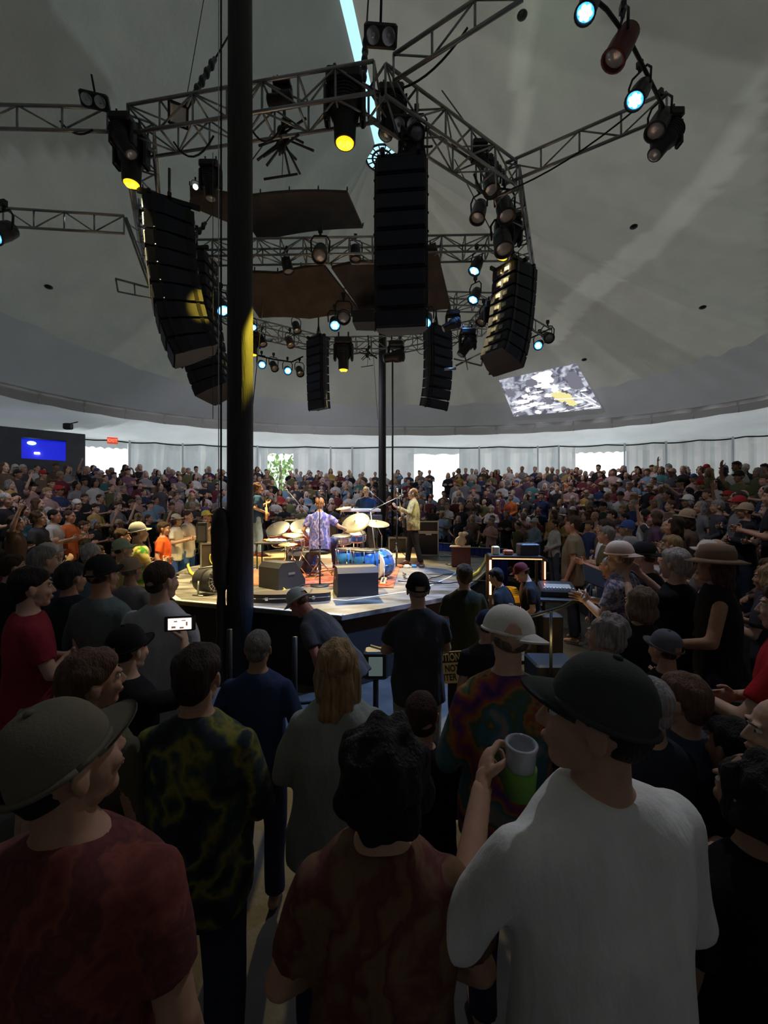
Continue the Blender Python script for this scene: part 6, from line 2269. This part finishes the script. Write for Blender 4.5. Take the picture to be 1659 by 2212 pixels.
f = on_stage(691, 1266)
mic_stand('black straight stand directly in front of the drummer, nearest one', f, (f.x + 0.0, f.y, P(691, 1180, f.y).z), (f.x - 0.01, f.y, P(689, 1082, f.y).z), tripod=False)
mic_stand('long boom microphone reaching up left of the drummer', Vector((P(668, 1106, 9.6).x, 9.6, SZ)), P(668, 1115, 9.6), P(626, 1066, 9.3), m='alu')
mic_stand('boom microphone in front of the keyboard player', Vector((P(858, 1106, 9.9).x, 9.9, RZS)), P(858, 1110, 9.9), P(808, 1069, 9.9))
mic_stand('vocal microphone of the guitarist in the plaid jacket', Vector((P(856, 1106, 9.3).x, 9.3, SZ)), P(856, 1175, 9.3), P(858, 1072, 9.3), tripod=False)
mic_stand('slanting boom crossing behind the plaid jacket guitarist', Vector((P(815, 1106, 9.2).x, 9.2, SZ)), P(800, 1103, 9.2), P(856, 1076, 9.2), m='alu')
mic_stand('horizontal boom microphone high behind the drummer', Vector((P(700, 1106, 11.6).x, 11.6, RZS)), P(705, 1062, 11.6), P(656, 1059, 11.4))

# keyboards
kc = P(780, 1098, 10.15)
k_ = thing('keyboard', 'white topped stage keyboard in front of the keyboard player', 'keyboard', (kc.x, kc.y, RZS), (0, 0, rad(-2)))
kz = kc.z - RZS
obj('keyboard_body', Geo().bbox((0, 0, kz - 0.05), (0.95, 0.34, 0.07), 0.012), 'whitep', k_)
obj('keys', Geo().box((0, 0.06, kz - 0.008), (0.86, 0.15, 0.016)), 'head', k_)
bk = Geo()
for i in range(36):
    if i % 7 not in (2, 6):
        bk.box((-0.42 + i * 0.024, 0.09, kz + 0.004), (0.012, 0.09, 0.012))
obj('black_keys', bk, 'black2', k_)
obj('lower_keyboard', Geo().bbox((0.02, -0.06, kz - 0.24), (0.98, 0.30, 0.16), 0.012), 'black2', k_)
for sx_ in (-1, 1):
    obj('leg', Geo().tube((sx_ * 0.4, -0.12, 0), (sx_ * 0.36, 0.0, kz - 0.1), 0.018).tube((sx_ * 0.4, 0.15, 0), (sx_ * 0.36, 0.0, kz - 0.3), 0.014), 'black', k_)
obj('logo_plate', Geo().box((-0.03, -0.215, kz - 0.24), (0.14, 0.006, 0.02)), 'whitep', k_)
kc = P(655, 1102, 11.3)
k_ = thing('organ', 'black keyboard with red lights behind the glaring drums', 'keyboard', (kc.x + 0.25, kc.y, RZS))
obj('cabinet', Geo().bbox((0, 0, 0.42), (1.35, 0.5, 0.82), 0.02), 'black2', k_)
obj('top_board', Geo().bbox((0, 0, 0.86), (1.4, 0.5, 0.04), 0.01), 'alu', k_)
for x in (-0.30, -0.24, -0.18):
    obj('red_light', Geo().ell((x, -0.26, 0.74), (0.014, 0.01, 0.014), n=8), 'ered', k_)


# amplifiers
def amp(label, pos, w, d, h, rot=0, trim='whitep', name='amplifier', cloth='black2'):
    root = thing(name, label, 'amplifier', pos, (0, 0, rot), 'amplifiers')
    obj('cabinet', Geo().bbox((0, 0, h / 2), (w, d, h), 0.02), 'black2', root)
    obj('grille_cloth', Geo().bbox((0, -d / 2 - 0.004, h / 2 - 0.02), (w * 0.86, 0.012, h * 0.78), 0.004), cloth, root)
    f_ = Geo()
    for z in (0.02, h - 0.02):
        f_.box((0, -d / 2 - 0.012, z), (w, 0.012, 0.03))
    for x in (-w / 2 + 0.015, w / 2 - 0.015):
        f_.box((x, -d / 2 - 0.012, h / 2), (0.03, 0.012, h))
    obj('piping', f_, trim, root)
    obj('handle', Geo().path([(-0.1, 0, h), (-0.08, 0, h + 0.03), (0.08, 0, h + 0.03), (0.1, 0, h)], 0.01), 'black', root)
    return root


ap = Vector((P(922, 1106, 11.9).x, 11.9, SZ))
amp('large speaker cabinet with white piping right of the plaid jacket guitarist', ap, 0.66, 0.36, 0.66, rad(-6))
obj_ = amp('amplifier head with white piping on top of the large cabinet', ap + Vector((0, 0, 0.66)), 0.66, 0.30, 0.32, rad(-6))
obj('name_plate', Geo().box((0.05, -0.20, 0.60), (0.16, 0.008, 0.03)), 'whitep', [o for o in bpy.data.objects if o.name.startswith('amplifier')][0])
amp('small amplifier with a pale top behind the plaid jacket guitarist', Vector((P(858, 1106, 11.4).x, 11.4, SZ)), 0.5, 0.3, 0.55, rad(4), trim='alu')
amp('black speaker with rounded corners on the road case at the left', Vector((P(437, 1106, 8.45).x, 8.45, SZ + 0.62)), 0.20, 0.26, 0.40, rad(18), trim='black')


# wedges, cases and small gear
def wedge(label, c, w, rot, flip=1):
    root = thing('floor_monitor', label, 'monitor speaker', c, (0, 0, rot), 'floor monitors')
    prof = [(-0.27, 0), (0.27, 0), (0.27, 0.12), (0.06, 0.42), (-0.20, 0.42), (-0.27, 0.34)]
    m = Matrix.Translation((-w / 2, 0, 0)) @ Matrix(((0, 0, 1, 0), (1, 0, 0, 0), (0, 1, 0, 0), (0, 0, 0, 1)))
    obj('cabinet', Geo().prism(prof, w, m), 'black2', root)
    a = math.atan2(0.30, -0.21)
    mm = Matrix.Translation((0, 0.172, 0.275)) @ Matrix.Rotation(rad(-35), 4, 'X')
    obj('grille', Geo().bbox((0, 0, 0), (w * 0.9, 0.015, 0.33), 0.004).move(mm), 'grille', root)
    for s_ in (-1, 1):
        obj('handle', Geo().box((s_ * (w / 2 + 0.002), -0.02, 0.24), (0.012, 0.13, 0.035)), 'alu', root)
    return root


wedge('floor monitor speaker left of the guitar case, turned sideways', on_stage(608, 1268) + Vector((0, 0.05, 0)), 0.52, rad(-38))
wedge('floor monitor speaker seen from behind in front of the blue drums', on_stage(766, 1284) + Vector((0, 0.1, 0)), 0.60, rad(14))
wedge('third floor monitor speaker low behind the seated drummer', on_stage(655, 1236) + Vector((0, 0.15, 0)), 0.45, rad(-30))
c = on_stage(630, 1300)
gc = thing('guitar_case', 'long dark guitar case lying on the front edge of the stage', 'guitar case', c + Vector((-0.02, 0.10, 0)), (0, 0, rad(9)))
pts = []
for i in range(36):
    a = 2 * math.pi * i / 36
    x = math.cos(a)
    pts.append((0.54 * (abs(x) ** 0.55) * (1 if x > 0 else -1), (0.17 - 0.035 * (x < 0) * abs(x)) * (abs(math.sin(a)) ** 0.5) * (1 if math.sin(a) > 0 else -1)))
obj('case_bottom', Geo().prism(pts, 0.055), 'case', gc)
obj('case_lid', Geo().prism([(x * 0.995, y * 0.99) for x, y in pts], 0.05, Matrix.Translation((0, 0, 0.066))), 'case', gc)
obj('metal_rim', Geo().prism([(x * 1.008, y * 1.015) for x, y in pts], 0.011, Matrix.Translation((0, 0, 0.055))), 'chrome', gc)
for x in (-0.32, 0.0, 0.3):
    obj('latch', Geo().bbox((x, -0.178, 0.062), (0.04, 0.014, 0.045), 0.004), 'chrome', gc)
obj('handle', Geo().path([(-0.07, -0.18, 0.04), (-0.05, -0.21, 0.04), (0.05, -0.21, 0.04), (0.07, -0.18, 0.04)], 0.009), 'leather', gc)
c = on_stage(818, 1262)
pb = thing('pedal_board', 'orange board with two brass pedals at the front right of the drums', 'pedal board', c, (0, 0, rad(-8)))
obj('board', Geo().prism([(-0.24, -0.16), (0.20, -0.16), (0.26, 0.16), (-0.16, 0.16)], 0.02), 'orange', pb)
for x in (-0.08, 0.08):
    o = obj('pedal', Geo().bbox((x, 0.0, 0.06), (0.10, 0.26, 0.03), 0.01, Euler((0.25, 0, 0)).to_matrix()).tube((x, 0.1, 0.02), (x, 0.12, 0.25), 0.008), 'brass', pb)
    obj('pedal_tread', Geo().box((x, -0.01, 0.078), (0.03, 0.16, 0.006), Euler((0.25, 0, 0)).to_matrix()), 'black2', o)
c = on_stage(882, 1226)
pb = thing('effects_pedals', 'row of small pedals at the feet of the plaid jacket guitarist', 'pedals', c)
for i in range(5):
    obj('pedal', Geo().bbox((-0.35 + i * 0.16, 0.02 * (i % 2), 0.03), (0.11, 0.15, 0.055), 0.01), ['brass', 'orange', 'whitep', 'drumB', 'black2'][i], pb)
c = Vector((P(592, 1106, 9.2).x, 9.2, SZ))
kt = thing('side_table', 'small dark table with a cloth at the right of the left guitarist', 'table', c)
obj('table_top', Geo().bbox((0, 0, 0.55), (0.75, 0.45, 0.04), 0.01), 'black2', kt)
for sx_, sy_ in ((-1, -1), (1, -1), (1, 1), (-1, 1)):
    obj('leg', Geo().tube((sx_ * 0.32, sy_ * 0.18, 0), (sx_ * 0.32, sy_ * 0.18, 0.53), 0.015), 'black', kt)
g = Geo().ell((0.05, -0.02, 0), (0.24, 0.15, 0.045), n=12)
tag(obj('folded_towel', remesh(g, 0.012, 2, 0.02, 14), 'whitep', loc=(c.x, c.y, SZ + 0.60)), 'white towel on the small dark table', 'towel')
g = Geo().ell((0, 0, 0), (0.10, 0.08, 0.035), n=12)
tag(obj('orange_cloth', remesh(g, 0.012, 2, 0.02, 14), 'orange', loc=(c.x - 0.18, c.y + 0.12, SZ + 0.60)), 'small orange cloth beside the white towel', 'cloth')

# left gear
c = on_stage(456, 1240)
rc = thing('road_case', 'tall dark road case with a looped cable left of the thick pole', 'case', c + Vector((0, 0.25, 0)), (0, 0, rad(14)), 'road cases')
obj('case_body', Geo().bbox((0, 0, 0.31), (0.50, 0.42, 0.60), 0.02), 'case', rc)
e_ = Geo()
for x in (-0.25, 0.25):
    e_.box((x, -0.215, 0.31), (0.03, 0.02, 0.62))
for z in (0.01, 0.60):
    e_.box((0, -0.215, z), (0.52, 0.02, 0.03))
obj('metal_edge', e_, 'alu', rc)
obj('looped_cable', Geo().path([(0.02 + 0.11 * math.cos(a), -0.225, 0.32 + 0.15 * math.sin(a)) for a in [rad(150 + 250 * i / 16) for i in range(17)]], 0.012), 'cableY', rc)
tag(obj('plastic_bin', Geo().lathe([(0.10, 0), (0.12, 0.30), (0.125, 0.31), (0.115, 0.31), (0.095, 0.02)], n=20), 'steel', loc=c + Vector((0.14, 0.32, 0.62))), 'grey plastic bin on the road case at the left', 'bin')
c = on_stage(440, 1288)
fb = thing('stage_fan', 'round black stage fan in a frame at the left front corner', 'fan', c + Vector((0, 0.18, 0)), (0, 0, rad(-25)))
obj('housing', Geo().lathe([(0.17, -0.16), (0.18, -0.14), (0.18, 0.14), (0.17, 0.16)], Matrix.Translation((0, 0, 0.21)) @ Matrix.Rotation(rad(90), 4, 'Y'), 24), 'black2', fb)
gg = Geo()
for rr_ in (0.05, 0.10, 0.15):
    gg.path([(0.165, rr_ * math.cos(a), 0.21 + rr_ * math.sin(a)) for a in [i * math.pi / 10 for i in range(21)]], 0.004, 5)
for i in range(8):
    a = i * math.pi / 8
    gg.tube((0.165, 0.17 * math.cos(a), 0.21 + 0.17 * math.sin(a)), (0.165, -0.17 * math.cos(a), 0.21 - 0.17 * math.sin(a)), 0.004, n=5)
obj('guard', gg, 'chrome', fb)
obj('stand', Geo().tube((-0.1, -0.2, 0.01), (0.1, -0.2, 0.01), 0.014).tube((-0.1, 0.2, 0.01), (0.1, 0.2, 0.01), 0.014).tube((0, -0.2, 0.01), (0, -0.19, 0.22), 0.014).tube((0, 0.2, 0.01), (0, 0.19, 0.22), 0.014).tube((0.0, -0.19, 0.40), (0.14, 0.19, 0.43), 0.014), 'alu', fb)
g = Geo().path([on_stage(425, 1195) + Vector((0, 0, 0.1)), on_stage(410, 1208), on_stage(406, 1225), on_stage(412, 1240), on_stage(425, 1250)], 0.028, 8)
g.move(Matrix.Translation((0, 0, 0.03)))
tag(obj('yellow_hose', g, 'cableY'), 'curved bright yellow hose on the deck left of the road case', 'hose')

# right gear
c = on_stage(1000, 1226)
rc = thing('road_case', 'maroon case standing near the right stage rim', 'case', c + Vector((0.0, 0.2, 0)), (0, 0, rad(-12)), 'road cases')
obj('case_body', Geo().bbox((0, 0, 0.23), (0.42, 0.38, 0.44), 0.015), 'caseR', rc)
obj('case_lid', Geo().bbox((-0.02, -0.06, 0.46), (0.46, 0.40, 0.02), 0.006), 'woodL', rc)
bg_ = Geo().ell((0, 0, 0.16), (0.15, 0.12, 0.16), n=14).ell((0.05, 0.03, 0.26), (0.10, 0.09, 0.08), n=12)
tag(obj('instrument_bag', remesh(bg_, 0.012, 2, 0.02, 12), 'black2', loc=c + Vector((0.10, 0.25, 0.47))), 'black soft bag on the maroon case', 'bag')
cl = Geo().ell((0, 0, 0.10), (0.13, 0.05, 0.12), Euler((0, 0.4, 0)).to_matrix(), n=12).ell((0.06, 0, 0.26), (0.13, 0.07, 0.05), n=12)
tag(obj('tan_cloth', remesh(cl, 0.012, 2, 0.03, 14), 'woodL', loc=c + Vector((-0.04, 0.02, 0.48))), 'tan crumpled cloth on the maroon case', 'cloth')
for px, py, l in ((978, 1220, 'slim stand with a white tip left of the maroon case'),):
    f = on_stage(px, py)
    mic_stand(l, f, f + Vector((0, 0, 0.45)), f + Vector((0.03, 0, 0.85)), tripod=False, mic=False)

# stage cables
rr = random.Random(21)
names = ['beside the left wedge', 'under the drummer', 'left of the bass drum', 'before the plaid jacket guitarist', 'near the pedal board', 'behind the guitar case', 'toward the maroon case', 'by the grey rug', 'right of the orange board', 'between the stands',
         'near the road case', 'along the riser', 'behind the front monitor', 'beside the blue drums', 'at the feet of the left guitarist', 'under the snare drums']
for i, (px, py) in enumerate([(575, 1262), (660, 1250), (715, 1240), (870, 1240), (860, 1258), (600, 1270), (950, 1205), (560, 1240), (900, 1262), (640, 1225), (480, 1262), (600, 1205), (740, 1262), (740, 1235), (570, 1215), (700, 1225)]):
    p = on_stage(px, py)
    pts = []
    a = rr.uniform(0, 6)
    for k in range(14):
        pts.append((p.x, p.y, SZ + 0.024 + 0.004 * (i % 4)))
        a += rr.uniform(-0.9, 0.9)
        p = p + Vector((math.cos(a), math.sin(a), 0)) * 0.12
    tag(obj('stage_cable', Geo().path(pts, 0.010, 5), 'cableY' if i in (5, 9) else 'cable'), ('yellow' if i in (5, 9) else 'black') + ' cable snaking on the deck ' + names[i], 'cable', 'cables on the stage deck')

# blue drapes on the barricade
for (a, b, l) in (((-5.35, 8.45), (-4.45, 10.2), 'blue drape over the barricade left of the stage'), ((-4.45, 10.3), (-4.1, 11.6), 'second blue drape behind the black speaker at the left'), ((2.35, 11.9), (3.35, 11.3), 'blue drape right of the large amplifier'), ((1.6, 13.8), (2.3, 13.0), 'blue drape far behind the large amplifier')):
    A_, B_ = Vector((*a, 0)), Vector((*b, 0))
    g = Geo()
    nn = 40
    nrm = (B_ - A_).cross(Vector((0, 0, 1))).normalized()
    vs_ = []
    for i in range(nn + 1):
        w = 0.025 * math.sin(i * 1.3) + 0.015 * math.sin(i * 2.9)
        q = A_.lerp(B_, i / nn) + nrm * w
        vs_ += [tuple(q), tuple(q + Vector((0, 0, 1.12))), tuple(q - nrm * 0.05 + Vector((0, 0, 1.12))), tuple(q - nrm * 0.05)]
    fs = []
    for i in range(nn):
        s_ = i * 4
        for k in range(4):
            fs.append((s_ + k, s_ + (k + 1) % 4, s_ + 4 + (k + 1) % 4, s_ + 4 + k))
    fs += [(3, 2, 1, 0), (nn * 4, nn * 4 + 1, nn * 4 + 2, nn * 4 + 3)]
    g.add(vs_, fs, 0, True)
    root = tag(obj('barricade_drape', g, 'blueD'), l, 'barricade', 'blue drapes round the stage')
    obj('top_rail', Geo().tube(A_ + Vector((0, 0, 1.14)), B_ + Vector((0, 0, 1.14)), 0.02), 'alu', root)

# sound desk corner at the right of the stage
dsk = P(1115, 1250, 5.6)
rk = thing('equipment_rack', 'dark rack with an orange tube light at the right of the stage', 'equipment rack', (P(1113, 1106, 5.7).x, 5.75, 0), (0, 0, rad(-8)), 'racks at the desk')
zt = P(1113, 1203, 5.6).z
fr = Geo()
for x in (-0.34, 0.34):
    for y in (-0.2, 0.2):
        fr.box((x, y, zt / 2), (0.035, 0.035, zt))
for z in (0.02, 0.45, 0.9, zt):
    for y in (-0.2, 0.2):
        fr.box((0, y, z), (0.68, 0.03, 0.03))
obj('frame', fr, 'black', rk)
for z in (0.45, 0.9, zt):
    obj('shelf', Geo().box((0, 0, z), (0.68, 0.42, 0.02)), 'black2', rk)
obj('orange_tube', Geo().tube((-0.345, -0.232, zt - 0.50), (-0.345, -0.232, zt - 0.04), 0.013), 'eorange', rk)
obj('orange_tube', Geo().tube((0.355, -0.232, zt - 0.28), (0.355, -0.232, zt - 0.05), 0.008), 'eorange', rk)
obj('edge_light', Geo().box((0, -0.226, zt - 0.02), (0.64, 0.01, 0.012)), mat('edge_glow', (1, .6, .3), emit=(1.0, 0.55, 0.25), es=0.9), rk)
obj('red_indicator', Geo().bbox((0.05, -0.23, zt - 0.09), (0.02, 0.01, 0.05), 0.004), 'ered', rk)
light('POINT', 'lamp_light', (P(1064, 1106, 5.4).x - 0.02, 5.35, zt - 0.3), 5, (1.0, 0.4, 0.12), size=0.1)
spz = zt - 0.02
for i, (x, m_, s_, l) in enumerate(((-0.25, 'woodL', (0.10, 0.10, 0.12), 'tan bag on the left of the rack top'), (-0.08, 'orange', (0.12, 0.12, 0.07), 'red and yellow carton on the rack top'), (0.18, 'black2', (0.26, 0.22, 0.16), 'black box on the right of the rack top'))):
    q = rk.matrix_basis @ Vector((x, 0, spz + 0.012 + s_[2] / 2 + 0.02))
    tag(obj('gear_box', Geo().bbox((0, 0, 0), s_, 0.015), m_, loc=q), l, 'box', 'things on the rack')
g = Geo()
g.bbox((0, 0, 0), (0.32, 0.26, 0.10), 0.01)
for k in range(4):
    g.path([(0.14 * math.cos(a) * (1 - 0.08 * k), 0.09 * math.sin(a), 0.06 + 0.025 * k) for a in [i * math.pi / 8 for i in range(17)]], 0.013, 5)
q = rk.matrix_basis @ Vector((-0.08, -0.02, 0.965))
tag(obj('coiled_cable', g, 'cableY', loc=q), 'pale coiled cable on the middle shelf of the rack', 'cable')
q = rk.matrix_basis @ Vector((0.0, 0.0, 0.56))
tag(obj('gear_box', Geo().bbox((0, 0, 0), (0.34, 0.3, 0.18), 0.015), 'case', loc=q), 'brown box with a white label on the lower shelf of the rack', 'box', 'things on the rack')
tb_ = P(1225, 1285, 5.2)
tt_ = thing('sound_desk', 'dark table with glossy consoles right of the rack', 'desk', (tb_.x, 5.2, 0), (0, 0, rad(-12)))
tz = P(1225, 1290, 5.2).z
obj('table_top', Geo().bbox((0, 0, tz), (0.85, 0.55, 0.04), 0.008), 'black2', tt_)
for sx_, sy_ in ((-1, -1), (1, -1), (1, 1), (-1, 1)):
    obj('leg', Geo().tube((sx_ * 0.38, sy_ * 0.24, 0), (sx_ * 0.38, sy_ * 0.24, tz), 0.018), 'black', tt_)
q = tt_.matrix_basis @ Vector((-0.12, 0.0, tz + 0.085))
mc = tag(obj('mixing_console', Geo().bbox((0, 0, 0), (0.42, 0.34, 0.12), 0.02), 'black', loc=q, rot=(rad(12), 0, rad(-12))), 'glossy dark mixing console on the sound desk', 'mixer')
obj('console_screen', Geo().box((0, -0.02, 0.062), (0.30, 0.12, 0.006)), mat('console_glow', (0.1, 0.12, 0.14), 0.1, emit=(0.45, 0.5, 0.55), es=0.25), mc)
kn = Geo()
for i in range(10):
    kn.tube((-0.17 + i * 0.037, -0.12, 0.06), (-0.17 + i * 0.037, -0.12, 0.08), 0.009, n=8)
obj('fader_knobs', kn, 'whitep', mc)
q = tt_.matrix_basis @ Vector((0.28, -0.05, tz + 0.05))
tag(obj('glass_jar', Geo().lathe([(0.035, -0.03), (0.04, 0.0), (0.038, 0.06), (0.03, 0.07)], n=16), 'glass', loc=q), 'small clear jar on the right of the sound desk', 'jar')
cb_ = P(1160, 1300, 4.8)
tag(obj('ribbed_box', Geo().bbox((0, 0, 0.5), (0.22, 0.25, 1.0), 0.02), 'case', loc=(P(1187, 1106, 4.75).x, 4.75, 0)), 'narrow case between the rack and the sound desk', 'case')
# curved handrail and low steps near the desk
g = Geo().path([P(1105, 1342, 4.2), P(1160, 1328, 4.2), P(1215, 1312, 4.1), P(1255, 1290, 4.05), P(1276, 1262, 4.0)], 0.018, 8)
for px, py in ((1105, 1342), (1190, 1321), (1276, 1262)):
    d_ = 4.2 - (px - 1105) / 171 * 0.2
    g.tube(P(px, py, d_), (P(px, py, d_).x, d_, 0), 0.016)
tag(obj('handrail', g, 'black'), 'curved black handrail in front of the sound desk', 'handrail')
g = Geo()
for i in range(3):
    g.bbox((P(1210, 1106, 3.9).x + i * 0.1, 3.9, 0.06 + 0.0), (0.09, 0.5, 0.12), 0.01)
tag(obj('flight_case', Geo().bbox((P(1215, 1106, 3.7).x, 3.7, 0.22), (0.75, 0.4, 0.44), 0.02), 'black'), 'low black trunk with metal edges right of the rainbow shirt', 'trunk')
tag(obj('equipment_box', Geo().bbox((P(1195, 1106, 4.35).x, 4.4, 0.30), (0.45, 0.4, 0.6), 0.02), 'black2'), 'black box under the sound desk with a small yellow light', 'box')
light('POINT', 'lamp_light', (P(1190, 1106, 4.05).x, 4.0, 0.95), 2.0, (1.0, 0.75, 0.25), size=0.05)

# caution sign on a rope beside the man in charcoal
c = P(963, 1442, 3.55)
sg = thing('caution_sign', 'yellow CAUTION DO NOT ENTER sign on a rope beside the man in charcoal', 'sign', c, (0, rad(-5), rad(-4)))
obj('board', Geo().bbox((0, 0, 0), (0.31, 0.008, 0.27), 0.012).move(Matrix()), 'signY', sg)
obj('black_band', Geo().bbox((0, -0.006, 0.085), (0.295, 0.004, 0.085), 0.004), 'black2', sg)
text_mesh('CAUTION', 0.088, 'signY', sg, (0, -0.010, 0.085), (rad(90), 0, 0), bold=0.002, sx=0.64)
text_mesh('DO NOT', 0.078, 'black2', sg, (0, -0.006, -0.010), (rad(90), 0, 0), bold=0.0015, sx=0.72)
text_mesh('ENTER', 0.078, 'black2', sg, (0, -0.006, -0.085), (rad(90), 0, 0), bold=0.0015, sx=0.72)
g = Geo().path([P(800, 1395, 3.6), P(900, 1425, 3.58), P(1000, 1416, 3.58), P(1050, 1375, 3.62), P(1120, 1318, 3.8)], 0.012, 6)
tag(obj('barrier_rope', g, 'signY'), 'yellow rope that carries the caution sign', 'rope')
# stanchion and gear at the foot of the stage
f = Vector((P(637, 1106, 3.9).x, 3.9, 0))
s_ = thing('stanchion', 'black post right of the navy shirt at the foot of the stage', 'post', f, group='posts at the foot of the stage')
obj('post', Geo().tube((0, 0, 0.02), (0, 0, 0.98), 0.024, n=12), 'black', s_)
obj('base', Geo().lathe([(0.16, 0), (0.16, 0.015), (0.04, 0.04)], n=20), 'black', s_)
f = Vector((P(496, 1106, 3.9).x, 3.9, 0))
s_ = thing('stanchion', 'black post in front of the thick pole near the raised phone', 'post', f, group='posts at the foot of the stage')
obj('post', Geo().tube((0, 0, 0.02), (0, 0, 1.05), 0.024, n=12), 'black', s_)
obj('base', Geo().lathe([(0.16, 0), (0.16, 0.015), (0.04, 0.04)], n=20), 'black', s_)
rc = thing('side_light_box', 'small box with a pale lit window under the stage edge', 'box', (P(812, 1106, 4.6).x, 4.55, 0))
obj('box', Geo().bbox((0, 0, 0.5), (0.26, 0.2, 0.30), 0.02).tube((0, 0, 0), (0, 0, 0.36), 0.03), 'black', rc)
obj('window_pane', Geo().bbox((0, -0.102, 0.5), (0.15, 0.01, 0.20), 0.01), mat('pale_pane', (0.3, 0.4, 0.38), 0.3, emit=(0.35, 0.48, 0.45), es=0.12), rc)
rr = random.Random(8)
for i in range(6):
    a = P(rr.uniform(410, 560), 1106, 4.4).x
    y0 = rr.uniform(4.2, 5.0)
    pts = []
    ang = rr.uniform(0, 6)
    p = Vector((a, y0, 0.02))
    for k in range(12):
        pts.append(tuple(p))
        ang += rr.uniform(-0.8, 0.8)
        p = p + Vector((math.cos(ang) * 0.13, math.sin(ang) * 0.08, 0))
    tag(obj('floor_cable', Geo().path(pts, 0.016, 6), 'cable'), ['tight', 'wide', 'short', 'long', 'crossed', 'outermost'][i] + ' coil of black cable on the floor before the left stage front', 'cable', 'floor cables')

# dark wrapped bundle tied to the left of the near pole
g = Geo().lathe([(0.05, 1.15), (0.09, 1.25), (0.11, 1.6), (0.12, 1.9), (0.10, 2.08), (0.06, 2.16), (0.02, 2.2)], Matrix.Translation((NEARP.x - 0.20, NEARP.y - 0.12, 0)), 16)
g.tube((NEARP.x - 0.20, NEARP.y - 0.12, 0.0), (NEARP.x - 0.20, NEARP.y - 0.12, 1.2), 0.06, 0.055, n=12)
tag(obj('cable_bundle', remesh(g, 0.014, 2, 0.02, 10), 'cable'), 'dark wrapped cable bundle tied low on the left of the thick pole', 'cable bundle')
